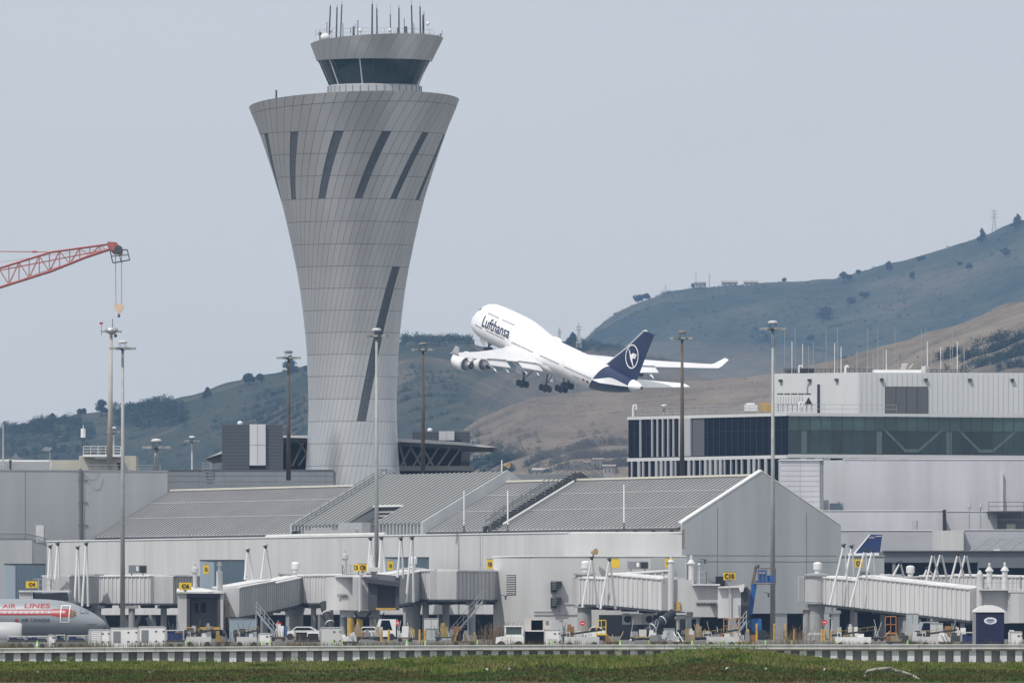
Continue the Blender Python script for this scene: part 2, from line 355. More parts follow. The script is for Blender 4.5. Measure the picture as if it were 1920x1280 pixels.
hm = {'A': hill_mat('scrub_far', [(.030, .044, .036), (.050, .064, .046), (.075, .083, .06), (.12, .105, .08)], .006, [.36, .48, .60, .72]),
      'B': hill_mat('scrub_mid', [(.030, .040, .028), (.050, .058, .038), (.090, .084, .056), (.17, .135, .095)], .007, [.36, .48, .58, .70]),
      'C': hill_mat('dry_grass_hill', [(.04, .044, .034), (.11, .095, .07), (.175, .145, .108), (.25, .205, .155)], .009, [.26, .35, .46, .62])}
for h, (tab, dr, db, fq) in HILLS.items():
    nx, ny = 360, 90; mb = MB(); hw = 1500/F*dr
    for j in range(ny+1):
        y = db-20+(dr+300-db)*j/ny
        for i in range(nx+1): x = -hw+2*hw*i/nx; mb.v.append((x, y, zh(h, x, y)))
    for j in range(ny):
        for i in range(nx): a = j*(nx+1)+i; mb.f.append((a, a+1, a+nx+2, a+nx+1))
    tag(mb.build('hill', hm[h], smooth=True, recalc=False), kind='structure')
def onhill(h, px, py):
    tab, dr, db, fq = HILLS[h]; D = db
    while D < dr+10:
        p = P(px, py, D)
        if zh(h, p.x, D) >= p.z: return D
        D += 15
    return dr
def tuft(mb, c, rx, ry, rz, n, s):
    for k in range(n):
        d = Vector((random.gauss(0, 1), random.gauss(0, 1), random.gauss(0, 1))).normalized(); r = random.random()**.45
        p = Vector((c[0]+d.x*rx*r, c[1]+d.y*ry*r, c[2]+d.z*rz*r)); a = Vector((random.gauss(0, 1), random.gauss(0, 1), random.gauss(0, 1))).normalized()*s; b = a.orthogonal().normalized()*s*.9
        mb.tri(p-a, p+a, p+b)
leaf = M('tree_leaf', (.022, .04, .022), .9, col2=(.04, .06, .028), vs=.08, island=.25, spec=.1)
bark = M('bark', (.07, .055, .04), .95)
def tree(h, px, py, hp, wp, kind, lab):
    D = onhill(h, px, py); 
    b = P(px, py, D); x, y = b.x, D; z = max(zh(h, x, y), 0)-.5; H = hp/F*D; Wd = wp/F*D
    root = thing('hillside_tree', lab, 'tree', (x, y, z), 'trees on the hills')
    mb = MB(); mb.tube((x, y, z-1), (x+.2, y, z+H*.5), H*.035, H*.02, 6)
    for k in range(4): a = random.random()*6.28; mb.tube((x, y, z+H*(.3+.08*k)), (x+math.cos(a)*Wd*.3, y+math.sin(a)*Wd*.3, z+H*(.55+.1*k)), H*.014, H*.006, 5)
    mb.build('trunk', bark, root)
    mb = MB()
    if kind == 'cone':
        for k in range(9):
            t = k/8; r = Wd*.5*(1-t)**.8+.4
            for q in range(3): a = random.random()*6.28; tuft(mb, (x+math.cos(a)*r*.5, y+math.sin(a)*r*.5, z+H*(.15+.82*t)), r*.7, r*.7, H*.07, 26, .8)
    else:
        for k in range(11):
            a = random.random()*6.28; rr = Wd*.34*random.random()**.5; zz = z+H*(.38+.50*random.random()*(1-rr/Wd*.9)); q = Wd*(.13+.12*random.random())
            tuft(mb, (x+math.cos(a)*rr, y+math.sin(a)*rr, zz), q, q, q*.85, 70, .75)
    mb.build('crown', leaf, root)
for a in [('A', 1197, 558, 16, 24, 'round', 'twin-crowned tree at the left shoulder of the big hill'), ('A', 1213, 556, 14, 18, 'round', 'smaller tree just right of the twin-crowned tree on the hill shoulder'),
          ('A', 1303, 536, 14, 16, 'round', 'round tree at the left end of the hilltop buildings'), ('A', 1363, 532, 9, 20, 'round', 'broad low tree over the long pale hilltop building'),
          ('A', 1471, 529, 8, 8, 'round', 'small lone tree on the flat part of the far ridge'), ('A', 1583, 534, 21, 22, 'round', 'dark tree on the far ridge where it starts to climb'), ('A', 1593, 529, 13, 10, 'round', 'slim tree beside the dark tree where the ridge starts to climb'),
          ('A', 1609, 515, 10, 10, 'round', 'lollipop shaped tree on the climbing ridge'), ('A', 1667, 510, 21, 16, 'round', 'upright dark tree midway up the climbing ridge'), ('A', 1727, 489, 8, 16, 'round', 'low bushy tree on the climbing ridge'),
          ('A', 1841, 458, 24, 19, 'cone', 'dark pointed tree just left of the steel pylon'), ('A', 1908, 432, 24, 28, 'cone', 'bushy dark tree at the top right corner of the ridge'), ('A', 1712, 528, 18, 14, 'round', 'dark bush on the open slope below the climbing ridge'),
          ('A', 1817, 506, 14, 14, 'round', 'bush on the slope left of a darker pair'), ('A', 1886, 480, 14, 22, 'round', 'wide bush high on the right hand slope'), ('A', 1800, 500, 8, 10, 'round', 'small bush high on the right hand slope'),
          ('A', 1548, 600, 26, 34, 'round', 'large dark bush in the middle of the far hillside'), ('A', 1620, 560, 16, 20, 'round', 'dark bush above the large one on the far hillside'), ('A', 1595, 575, 12, 22, 'round', 'low dark thicket on the far hillside'), ('A', 1520, 640, 14, 16, 'round', 'small bush low on the far hillside above the office roof'),
          ('B', 543, 703, 30, 30, 'cone', 'dark conifer beside the brown mast left of the tower'), ('B', 466, 724, 26, 30, 'round', 'round tree on the ridge left of the brown mast'), ('B', 488, 716, 16, 16, 'round', 'smaller tree right of the round ridge tree'),
          ('B', 389, 745, 18, 16, 'cone', 'lone dark conifer on the left ridge'), ('B', 190, 782, 36, 28, 'round', 'tall round crowned tree standing behind the beige mast'), ('B', 153, 782, 14, 16, 'round', 'small tree left of the tall round crowned tree'), ('B', 98, 791, 14, 18, 'cone', 'pointed tree at the left end of the ridge'), ('B', 575, 696, 10, 14, 'round', 'low bush on the ridge at the left edge of the tower'),
          ('B', 1044, 650, 24, 26, 'round', 'dark tree above the middle of the climbing aircraft'), ('B', 1074, 652, 28, 34, 'cone', 'pointed dark tree at the foot of the far hill'), ('B', 1057, 655, 16, 16, 'round', 'low tree between two dark trees behind the aircraft')]:
    tree(*a)
woods = MB()
def wood(h, pts, n, hp, seed):
    random.seed(seed)
    for k in range(n):
        (x0, y0, x1, y1) = random.choice(pts); px = random.uniform(x0, x1); py = random.uniform(y0, y1)
        D = onhill(h, px, py); b = P(px, py, D); z = zh(h, b.x, D); q = hp/F*D*random.uniform(.6, 1.2)
        tuft(woods, (b.x, D, z+q*.35), q*.6, q*.6, q*.6, 34, q*.13)
        if random.random() < .3: tuft(woods, (b.x, D, z+q*.75), q*.42, q*.42, q*.42, 20, q*.12)
wood('B', [(0, 800, 95, 815), (0, 810, 130, 850), (0, 840, 170, 870), (95, 790, 150, 800), (60, 790, 100, 815), (120, 800, 175, 830)], 650, 12, 1)
wood('B', [(210, 762, 345, 790), (235, 752, 330, 775), (220, 780, 350, 806)], 480, 14, 2)
wood('B', [(752, 622, 880, 640), (760, 615, 870, 630), (752, 632, 885, 652)], 300, 15, 3)
wood('B', [(1090, 642, 1190, 664), (1130, 652, 1260, 676), (1180, 668, 1280, 694), (1010, 648, 1100, 665)], 300, 13, 4)
wood('A', [(1130, 665, 1180, 690), (1410, 625, 1450, 660), (1530, 590, 1560, 605)], 70, 12, 5)
wood('C', [(1800, 660, 1920, 700), (1760, 672, 1900, 700), (1850, 640, 1940, 670), (1880, 640, 1960, 690)], 330, 17, 6)
wood('C', [(880, 862, 1180, 890), (920, 850, 980, 880), (1000, 858, 1060, 880), (1060, 845, 1110, 865), (1130, 860, 1180, 890), (870, 870, 960, 895), (1080, 845, 1180, 870), (940, 868, 1180, 895)], 620, 15, 7)
wood('C', [(955, 815, 1010, 840), (1080, 800, 1140, 830), (870, 830, 900, 850)], 40, 11, 8)
wood('B', [(400, 790, 575, 860), (450, 770, 560, 830), (750, 700, 860, 800), (480, 740, 575, 800)], 650, 9, 9)
wood('A', [(1250, 560, 1900, 640)], 90, 7, 10)
def scrub(h, x0, y0, x1, y1, n, hp, seed):
    random.seed(seed); tab, dr = HILLS[h][0], HILLS[h][1]
    for k in range(n):
        px = random.uniform(x0, x1); top = interp(tab, px)+3; py = random.uniform(max(y0, top), y1)
        if top > y1 or noise.noise(Vector((px*.018, py*.03, seed))) < -.02-.25*random.random(): continue
        D = onhill(h, px, py); b = P(px, py, D); z = zh(h, b.x, D); q = hp/F*D*random.uniform(.4, 1.15)
        tuft(woods, (b.x, D, z+q*.12), q*.8, q*.8, q*.42, 13, q*.24)
scrub('A', 1100, 430, 1930, 680, 1500, 5, 41); scrub('B', 0, 700, 1300, 880, 1700, 6, 42); scrub('C', 840, 580, 1930, 880, 1500, 4.5, 43)
def ridge(h, x0, x1, n, hp, seed, spread=6):
    random.seed(seed); tab, dr = HILLS[h][0], HILLS[h][1]
    for k in range(n):
        px = random.uniform(x0, x1); wgt = noise.noise(Vector((px*.03, seed, 0)))
        if wgt < -.05 and random.random() < .75: continue
        D = dr-random.random()**2*120; x = X(px, D); z = zh(h, x, D); q = hp/F*D*random.uniform(.5, 1.1)*(1+wgt)
        tuft(woods, (x, D, z+q*.2), q*.9, q*.7, q*.5, 16, q*.22)
ridge('A', 1100, 1930, 420, 4.5, 12); ridge('B', 380, 1250, 160, 3.5, 13); ridge('C', 1200, 1930, 160, 3.5, 14)
wood('C', [(900, 760, 1170, 850), (1200, 730, 1450, 780), (1500, 690, 1920, 700), (1000, 740, 1170, 800)], 130, 4, 15)
random.seed(5)
tag(woods.build('woodland', leaf, recalc=False), 'dark woods covering the hollows and lower slopes of the hills', 'woodland', kind='stuff')
# houses in the valley, hilltop buildings
housew = M('house_pale', (.36, .33, .31), .8, var=.2, vs=.1); houser = M('house_roof', (.36, .32, .29), .9)
for (h, px, py, w, hh, lab) in [('C', 1122, 868, 18, 10, 'pale house lowest in the wooded valley left of the office'), ('C', 1142, 880, 22, 9, 'wide pale house behind the roof edge left of the office'), ('C', 1098, 872, 12, 8, 'small pale house left of the wide one in the valley'), ('C', 1015, 886, 30, 7, 'long low pale building behind the concourse ridge'), ('C', 1165, 866, 12, 8, 'pale house beside the left corner of the glass office'), ('C', 1110, 856, 10, 6, 'small pale house highest in the wooded valley'),
                                ('A', 1313, 534, 22, 5, 'pale low building on the far hilltop beside the round tree'), ('A', 1368, 533, 30, 5, 'long pale building under the broad hilltop tree'), ('A', 1408, 532, 26, 4, 'flat pale building at the right end of the hilltop group')]:
    D = onhill(h, px, py)-10; D0 = D; hh *= .75; x = X(px, D); z = max(0, zh(h, x, D))-2; z1 = max(Z(py-hh, D), z+3); hwid = w/2/F*D
    root = thing('distant_house', lab, 'house', (x, D, z)); mb = MB(); mb.box(x-hwid, D, z, x+hwid, D+8, z1); mb.build('wall', housew, root)
    mb = MB(); mb.prism([(x-hwid-.4, D-.5, z1), (x-hwid-.4, D+8.5, z1), (x-hwid-.4, D+4, z1+hwid*.28)], (2*hwid+.8, 0, 0)); mb.build('roof', houser, root)
    for k in range(3): q = x-hwid+hwid*(.3+.65*k); mb = MB(); mb.box(q, D-.06, z1-2.4, q+hwid*.22, D, z1-1); mb.build('window', metald, root)
# pylons
def pylon(h, px, ptop, pbot, D, lab, arms=3):
    x = X(px, D); z0 = Z(pbot, D)-1; z1 = Z(ptop, D); H = z1-z0; root = thing('steel_pylon', lab, 'pylon', (x, D, z0), 'pylons on the hills'); mb = MB(); w = H*.10
    for sx in (-1, 1):
        for sy in (-1, 1): mb.tube((x+sx*w, D+sy*w, z0), (x+sx*w*.2, D+sy*w*.2, z0+H*.72), .22, .2, 4); mb.tube((x+sx*w*.2, D+sy*w*.2, z0+H*.72), (x, D, z1), .2, .15, 4)
    for k in range(6):
        t = k/6*.72; t2 = (k+1)/6*.72; a = w*(1-.8*t/.72); b = w*(1-.8*t2/.72)
        for s_ in (-1, 1): mb.tube((x-a*s_, D-a, z0+H*t), (x+b*s_, D-b, z0+H*t2), .12, .12, 3)
    mb.build('tower_frame', metal, root)
    mb = MB()
    for k in range(arms): zz = z0+H*(.70+.11*k); mb.tube((x-H*.12, D, zz), (x+H*.12, D, zz), .2, .2, 4); mb.tube((x-H*.12, D, zz), (x, D, zz+H*.05), .14, .14, 3); mb.tube((x+H*.12, D, zz), (x, D, zz+H*.05), .14, .14, 3)
    mb.build('crossarm', metal, root)
pylon('A', 1864, 392, 442, 7950, 'tall steel lattice pylon on the ridge at upper right')
pylon('B', 1049, 613, 648, 5500, 'left of the two slim pylons above the aircraft', 2)
pylon('B', 1085, 604, 648, 5500, 'right and taller of the two slim pylons above the aircraft', 2)
for px, t_, b_, lab in [(1305, 508, 534, 'thin radio mast at the left end of the hilltop group'), (1330, 511, 534, 'thin radio mast right of the round hilltop tree'), (1248, 531, 546, 'short thin pole on the left shoulder of the far ridge')]:
    mb = MB(); mb.tube(P(px, b_+4, 7980), P(px, t_, 7980), .3, .12, 5); mb.tube(P(px-3, t_+8, 7980), P(px+3, t_+8, 7980), .15, .15, 4); one('radio_mast', lab, 'mast', mb, metal, 'masts on the hilltop')
# ------------------------------------------------------------------ control tower
TD = 1332.0; TX = X(661, TD)
def tz(py): return Z(py, TD)
PROF = [(1206, 119), (1100, 109), (1000, 99), (916, 91), (874, 87.5), (832, 85), (791, 83), (749, 82.5), (707, 84), (665, 85.7), (624, 89), (583, 93.5), (541, 99), (500, 106), (458.5, 114.8), (416, 124), (373, 134.6), (332, 147.5), (290, 161), (248, 175.5), (200, 195.5), (150, 214)]
def hw(py):
    for (a, b), (c, d) in zip(PROF, PROF[1:]):
        if c <= py <= a: t = (a-py)/(a-c); return b+(d-b)*t
    return PROF[-1][1]
def hws(py): return (hw(py+14)+2*hw(py)+hw(py-14))/4 if py > 175 else hw(py)
def tilt(x, y, c, a0, ax, ay):     # height (px) of a tilted cut
    return a0
def tp(th, py, dr=0):       # angle (deg, 0 = facing camera, + = right), photo row -> point on the shaft
    r = hws(py)/F*TD+dr; a = R(th); return Vector((TX+r*math.sin(a), TD-r*math.cos(a), tz(py)))
def tw(py): return .136*(373-py)
def rimy(th): a = R(th); return 195.5-14.5*math.cos(a)-7.5*math.sin(a)
def seamy(th): a = R(th); return 209.5-9.5*math.cos(a)-7.5*math.sin(a)
def cuty(fn, t0):
    py = 210
    for _ in range(4): py = fn(t0+tw(py))
    return py
troot = thing('control_tower', 'tall flared grey control tower with dark glass cab behind the concourse roof', 'control tower', (TX, TD, 0))
bands = [1206, 1125, 1042, 958, 916, 874, 832.5, 791, 749, 707, 666, 625, 584, 543, 502, 461, 419, 377, 335, 294, 253]
N = 60
core = MB(); ang = [360/N*i for i in range(N)]
rows = [1206-(1206-215)*i/60 for i in range(61)]
for py in rows:
    for a in ang: core.v.append(tuple(tp(a, py, -.10)))
for j in range(60):
    for i in range(N): k = (i+1) % N; core.f.append((j*N+i, j*N+k, (j+1)*N+k, (j+1)*N+i))
core.build('shaft_core', seam, troot, smooth=True)
pan = MB(); perf = {}
def panel(mb, i, ya, yb, gv=.30, gh=.10, cut=None, dr=0, sub=3):
    # i: panel index; edges at 3+6i degrees at row 373, twisting with height
    k0 = len(mb.v)
    for q in range(sub+1):
        t = q/sub
        for e in (0, 1):
            th0 = 3+6*i
            th_l = th0+(gh if e == 0 else 6-gh)
            if cut: py = (ya-gv)+(cuty(cut, th_l)+.35-(ya-gv))*t
            else: py = (ya-gv)+((yb+gv)-(ya-gv))*t
            mb.v.append(tuple(tp(th_l+tw(py), py, dr)))
    for q in range(sub): a = k0+2*q; mb.f.append((a, a+1, a+3, a+2))
for bi in range(len(bands)-1):
    ya, yb = bands[bi], bands[bi+1]
    for i in range(N):
        up = (377 >= ya > 253) and (i % 5 == 0)
        lo = (791 >= ya > 502) and i in (10, 11)
        panel(perf.setdefault(('u', i) if up else ('l', 0), MB()) if (up or lo) else pan, i, ya, yb, gh=.13, gv=(0 if (up or lo) else .35), dr=(-.04 if (up or lo) else 0), sub=2)
for i in range(N):
    panel(pan, i, 253, None, cut=seamy, sub=3)
# rim band between the tilted seam and the tilted rim
for i in range(N):
    k0 = len(pan.v)
    for q in range(3):
        t = q/2
        for e in (.13, 5.87):
            th = 3+6*i+e; a = cuty(seamy, th)-.35; py = a+(cuty(rimy, th)-a)*t; pan.v.append(tuple(tp(th+tw(py), py)))
    for q in range(2): a = k0+2*q; pan.f.append((a, a+1, a+3, a+2))
po = pan.build('shaft_cladding', towerm, troot, smooth=True, recalc=False)
for pm in perf.values(): pm.build('perforated_strip', towerperf, troot, recalc=False)
mb = MB(); k = 72; rimi = []
for i in range(k): th = 360*i/k; mb.v.append(tuple(tp(th, rimy(th)+0, -.02)))
for i in range(k): th = 360*i/k; v = tp(th, rimy(th)+0, -.6); mb.v.append(tuple(v))
for i in range(k): th = 360*i/k; v = tp(th, rimy(th)+22, -1.0); mb.v.append(tuple(v))
for q in range(2):
    for i in range(k): j = (i+1) % k; mb.f.append((q*k+i, q*k+j, (q+1)*k+j, (q+1)*k+i))
mb.f.append(tuple(range(2*k, 3*k)))
mb.build('terrace', wall_mid, troot)
# cab
CXc = X(702.5, TD); cy = TD-.6
mb = MB(); s_ = TD/F
mb.lathe((CXc, cy, 0), [(88*s_, tz(200)), (88*s_, tz(163)), (84*s_, tz(161))], 36)
mb.build('cab_base', M('cab_base_panel', (.42, .44, .46), .5, .2), troot)
mb = MB()
for i in range(36): th = R(10*i+3); mb.tube((CXc+math.sin(th)*88.3*s_, cy-math.cos(th)*88.3*s_, tz(178)), (CXc+math.sin(th)*88.3*s_, cy-math.cos(th)*88.3*s_, tz(163)), .035, n=4)
mb.build('cab_base_joints', seam, troot)
mb = MB(); n = 24; CA = X(701, TD)
mb.lathe((CA, cy, 0), [(82.5*s_, tz(161)), (104*s_, tz(113))], n); mb.build('cab_window', cabglass, troot)
mb = MB()
for i in range(n):
    th = 2*math.pi*i/n+.0
    if i % 3 == 0: mb.tube((CA+math.cos(th)*82.8*s_, cy+math.sin(th)*82.8*s_, tz(162)), (CA+math.cos(th)*104.3*s_, cy+math.sin(th)*104.3*s_, tz(113)), .05, n=5)
each(mb, 'window_mullion', metald, troot)
mb = MB()
for (th, r0, r1) in ((-52, 83.4, 103.6), (-14, 83.4, 103.6), (72, 86, 112)):
    a = R(th); mb.tube((CA+math.sin(a)*r0*s_, cy-math.cos(a)*r0*s_, tz(161)), (CA+math.sin(a)*(r1+1)*s_, cy-math.cos(a)*(r1+1)*s_, tz(113)), .07, n=5)
each(mb, 'window_cleaning_rail', white, troot)
cc = X(704, TD)
def crowny(th): a = R(th); return 79-7.8*math.cos(a)-6.0*math.sin(a)
mb = MB(); NC = 36
for i in range(NC):
    k0 = len(mb.v)
    for q in range(5):
        t = q/4
        for e in (.12, 5.0, 9.88):
            th = 10*i+e+t*10; py = 115.5+(crowny(th)-115.5)*t; r = (108+(124.5-108)*(115.5-py)/(115.5-79))*s_; a = R(th)
            mb.v.append((X(702, TD)+(cc-X(702, TD))*t+r*math.sin(a), cy-r*math.cos(a), tz(py)))
    for q in range(4):
        for e in (0, 1): a = k0+3*q+e; mb.f.append((a, a+1, a+4, a+3))
mb.build('crown_cladding', towerm, troot, smooth=True, recalc=False)
mb = MB(); k = 36
for (dr, dpy) in ((-1.5, 113.6), ):
    for i in range(k): a = 2*math.pi*i/k; mb.v.append((X(702, TD)+106.5*s_*math.sin(a), cy-106.5*s_*math.cos(a), tz(115.5)))
    for i in range(k): th = 360*i/k; a = R(th); py = crowny(th)+1; r = (107.0+(124.5-108)*(115.5-py)/(115.5-79))*s_-.05; mb.v.append((cc+r*math.sin(a), cy-r*math.cos(a), tz(py)))
    for i in range(k): j = (i+1) % k; mb.f.append((i, j, k+j, k+i))
    mb.f.append(tuple(range(k))); mb.f.append(tuple(range(k, 2*k)))
mb.build('crown_core', seam, troot)
# antennas on the cab roof
def whip(px, pb, pt, r, lean=0, tip=None, D=TD, par=troot, mat=metald, name='antenna', extra=None):
    mb = MB(); a = P(px, pb, D); b = P(px+lean, pt, D); mb.tube(a, b, r, r*.8, 6)
    if tip: mb.tube(b, P(px+lean*1.1, tip, D), r*.3, r*.25, 4)
    if extra == 'dish': mb.lathe(tuple(P(px, pt, D)), [(.05, -.25), (.45, 0), (.4, .25), (.05, .4)], 10)
    if extra == 'fork':
        mb.tube(P(px-6, pt+3, D), P(px+3, pt+3, D), .04, n=4); mb.tube(P(px-6, pt+3, D), P(px-6, pt+12, D), .04, n=4); mb.tube(P(px+3, pt-6, D), P(px+3, pt+4, D), .04, n=4)
    if extra == 'ball': mb.lathe(tuple(P(px, pt, D)), [(.03, -.2), (.2, -.1), (.22, .1), (.03, .28)], 8)
    mb.build(name, mat, par)
for a in [(617, 76, 12, .10, 2.5, 8), (630.5, 72, 14, .10, 1.5, 9), (638.5, 71, 9, .09, 2.5, 2), (697.5, 68, 8, .11, .5, 1), (707, 68, 16, .10, -.5, 8), (748, 68, 15, .10, 0, 8), (773, 68, 10, .10, -1.5, 1), (788.5, 70, 13, .10, -1, 5)]:
    whip(*a, D=TD-.5)
for a in [(613, 72, 42, .05), (643, 70, 44, .05), (671, 70, 38, .06), (732, 68, 27, .07, 0, 8), (758, 68, 35, .05), (776, 68, 44, .05), (793, 70, 28, .09), (795, 70, 22, .05)]: whip(*a)
whip(663, 72, 50, .14, extra='fork'); whip(747, 72, 52, .18); whip(761, 72, 50, .20); whip(675, 72, 58, .12, extra='ball', mat=white); whip(731, 70, 57, .12, extra='ball', mat=white); whip(802, 72, 45, .04, extra='ball', mat=white); whip(620, 76, 58, .08, extra='ball', mat=white)
whip(600, 80, 64, .08, extra='ball'); whip(826, 74, 63, .07, extra='fork'); whip(518, 192, 169, .12, D=TD-4); whip(838, 182, 165, .04, D=TD-4, mat=white)
mb = MB(); mb.lathe(tuple(P(610, 76, TD-2)), [(.05, -.2), (.5, .1), (.6, .5), (.3, .8), (.02, .9)], 12); mb.build('radome', white, troot, smooth=True)
mb = MB()
for k in range(15): th = R(-75+k*10.5); r = 116*s_; p = Vector((cc+r*math.sin(th), cy-r*math.cos(th), tz(74))); mb.tube(p, p+Vector((0, 0, .9)), .03, n=4)
for k in range(14):
    a, b = R(-75+k*10.5), R(-75+(k+1)*10.5); r = 116*s_
    for h in (.45, .9): mb.tube((cc+r*math.sin(a), cy-r*math.cos(a), tz(74)+h), (cc+r*math.sin(b), cy-r*math.cos(b), tz(74)+h), .025, n=4)
mb.build('roof_rail', metal, troot)

# ------------------------------------------------------------------ main concourse
U = Vector((.431, -.902, 0)); NN = Vector((-.902, -.431, 0)); ZV = Vector((0, 0, 1))
EA = Vector((16.95, 1134, 0)); EAVE_Z = 11.45; RID_Z = 16.35; HWD = 8.9
def cp(t, n, z): return EA-U*t+NN*n+ZV*z          # t metres away along the building, n metres towards the facade
def tpx(t, n): p = cp(t, n, 0); return 960+p.x/p.y*F
def tof(px, n):                                     # t where the line at offset n crosses photo column px
    lo, hi = -80., 200.
    for _ in range(50):
        m = (lo+hi)/2
        if tpx(m, n) > px: lo = m
        else: hi = m
    return (lo+hi)/2
SL = (RID_Z-EAVE_Z)/HWD
conc = thing('concourse_building', 'long pale grey concourse with a pitched standing seam roof and gable end', 'terminal building', tuple(cp(60, 0, 0)))
TEND = 146.
def roofpatch(mb, t0, t1, n0, n1, lift=0, th=.18, thickness=True):
    z = lambda n: RID_Z-(HWD+n)*SL+lift if n >= -HWD else RID_Z-(-HWD-n)*SL+lift
    mb.obox(cp(t0, n0, z(n0)), cp(t1, n0, 0)-cp(t0, n0, 0), cp(t0, n1, z(n1))-cp(t0, n0, z(n0)), (0, 0, th))
SLN = -2.74; ts0, ts1 = tof(757, SLN), tof(705, SLN)
mb = MB(); roofpatch(mb, .3, TEND, -HWD, SLN, -.18); roofpatch(mb, .3, ts0, SLN, .45, -.18); roofpatch(mb, ts1, TEND, SLN, .45, -.18); roofpatch(mb, .3, TEND, -HWD, -2*HWD, -.18)
mb.build('roof', roofm, conc)
mb = MB(); t = .6
while t < TEND:
    ne = SLN if ts0-.4 < t < ts1 else .45
    mb.obox(cp(t, -HWD, RID_Z), -U*.28, cp(t, ne, RID_Z-(HWD+ne)*SL)-cp(t, -HWD, RID_Z), (0, 0, .10)); t += .98
mb.build('roof_seams', M('seam_metal', (.16, .165, .17), .6, .1), conc)
mb = MB()
for n_ in (-6.2, -3.1): [roofpatch(mb, q0, q1, n_, n_+.05, .105, .02) for q0, q1 in ((.3, ts0), (ts1, TEND))]
mb.build('snow_guard', M('pale_strip', (.40, .40, .41), .6), conc)
mb = MB(); mb.obox(cp(.3, -HWD-.25, RID_Z+.0), cp(TEND, 0, 0)-cp(.3, 0, 0), NN*.5, (0, 0, .2)); mb.build('ridge_cap', cream, conc)
# upper wall below the eave, facade, frontal return
FZ = 10.6; FN = 10.48
mb = MB(); mb.obox(cp(0, -.3, 9), cp(TEND, 0, 0)-cp(0, 0, 0), NN*.3, (0, 0, EAVE_Z-9.45)); mb.build('eave_band', cream, conc)
mb = MB(); t = 2
while t < TEND: mb.obox(cp(t, 0, 9), -U*.14, NN*.35, (0, 0, EAVE_Z-9.5)); t += 4.1
each(mb, 'eave_bracket', metald, conc)
mb = MB(); mb.obox(cp(.3, .32, EAVE_Z-.55), cp(TEND, 0, 0)-cp(.3, 0, 0), NN*.16, (0, 0, .22)); mb.build('gutter', metald, conc)
Cq = Vector((X(1065, 1134), 1134, 0))              # front corner of the lower storey
TC = tof(1065, FN)
facade = MB(); tL = tof(88, FN)
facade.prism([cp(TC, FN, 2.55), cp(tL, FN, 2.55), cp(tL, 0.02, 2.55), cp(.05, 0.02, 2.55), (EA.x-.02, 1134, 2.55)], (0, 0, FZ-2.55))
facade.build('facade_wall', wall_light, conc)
mb = MB(); mb.prism([cp(TC, FN+.08, FZ), cp(tL, FN+.08, FZ), cp(tL, FN-.3, FZ), cp(TC+.1, FN-.3, FZ)], (0, 0, .12)); mb.obox((Cq.x-.05, 1133.92, FZ), (EA.x-Cq.x, 0, 0), (0, .3, 0), (0, 0, .12)); mb.build('coping', white, conc)
mb = MB()
for px in (271, 430, 640, 770, 905, 985): t = tof(px, FN); mb.obox(cp(t, FN, 2.6), -U*.05, NN*.012, (0, 0, FZ-2.7))
mb.box(X(1180, 1134), 1133.985, 3, X(1180.8, 1134), 1134.0, FZ-.05); mb.build('wall_joint', M('joint_soft', (.33, .335, .345), .8), conc)
# undercroft
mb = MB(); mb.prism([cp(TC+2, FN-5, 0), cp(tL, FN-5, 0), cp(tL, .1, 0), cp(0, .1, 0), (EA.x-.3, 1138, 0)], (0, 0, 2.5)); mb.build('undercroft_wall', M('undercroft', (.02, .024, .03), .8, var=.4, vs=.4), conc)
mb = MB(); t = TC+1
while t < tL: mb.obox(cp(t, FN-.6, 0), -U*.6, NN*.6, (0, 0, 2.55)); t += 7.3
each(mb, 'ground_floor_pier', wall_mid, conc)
# gable end
GR = EA-NN*2*HWD
mb = MB(); ap = EA-NN*HWD
mb.prism([EA+ZV*2.6, GR+ZV*2.6, GR+ZV*(EAVE_Z-.05), ap+ZV*(RID_Z+.42), EA+ZV*(EAVE_Z+.1)], (U*-.5)); mb.build('gable_wall', wall_grey, conc)  # shade of this face is put into its colour, facade stays paler
mb = MB()
e0 = EA+ZV*(EAVE_Z+.12)+U*.04; e1 = ap+ZV*(RID_Z+.44)+U*.04; e2 = GR+ZV*(EAVE_Z-.03)+U*.04
mb.obox(e0, e1-e0, -U*.85, (0, 0, .16)); mb.obox(e1, e2-e1, -U*.85, (0, 0, .1)); mb.build('gable_coping', white, conc)
mb = MB(); G = lambda f, z: EA-NN*(2*HWD*f)+ZV*z+U*.006
for f in (.22, .78): mb.obox(G(f, 2.7), -NN*.06, U*.012, (0, 0, 10 if f > .5 else 10.5))
mb.obox(G(.02, 8.35), -NN*17, U*.012, (0, 0, .05)); mb.obox(G(.1, 7.75), -NN*16, U*.012, (0, 0, .05)); mb.build('gable_joint', M('joint_mid', (.17, .185, .2), .8), conc)
mb = MB()
for f in (.02, .30, .58, .62, .95): mb.obox(G(f, 0)-U*.1, -NN*.75, -U*.7, (0, 0, 2.62))
each(mb, 'gable_column', wall_grey, conc)
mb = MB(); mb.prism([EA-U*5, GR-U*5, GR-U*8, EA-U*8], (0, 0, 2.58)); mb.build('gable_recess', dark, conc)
mb = MB(); mb.obox(EA+U*.01+ZV*2.58-U*8, -NN*2*HWD, U*7.9, (0, 0, .02)); mb.build('soffit', wall_mid, conc)
mb = MB(); mb.obox(G(.21, 5.2), -NN*.9, U*.3, (0, 0, 1.1)); mb.build('wall_control_box', black, conc)
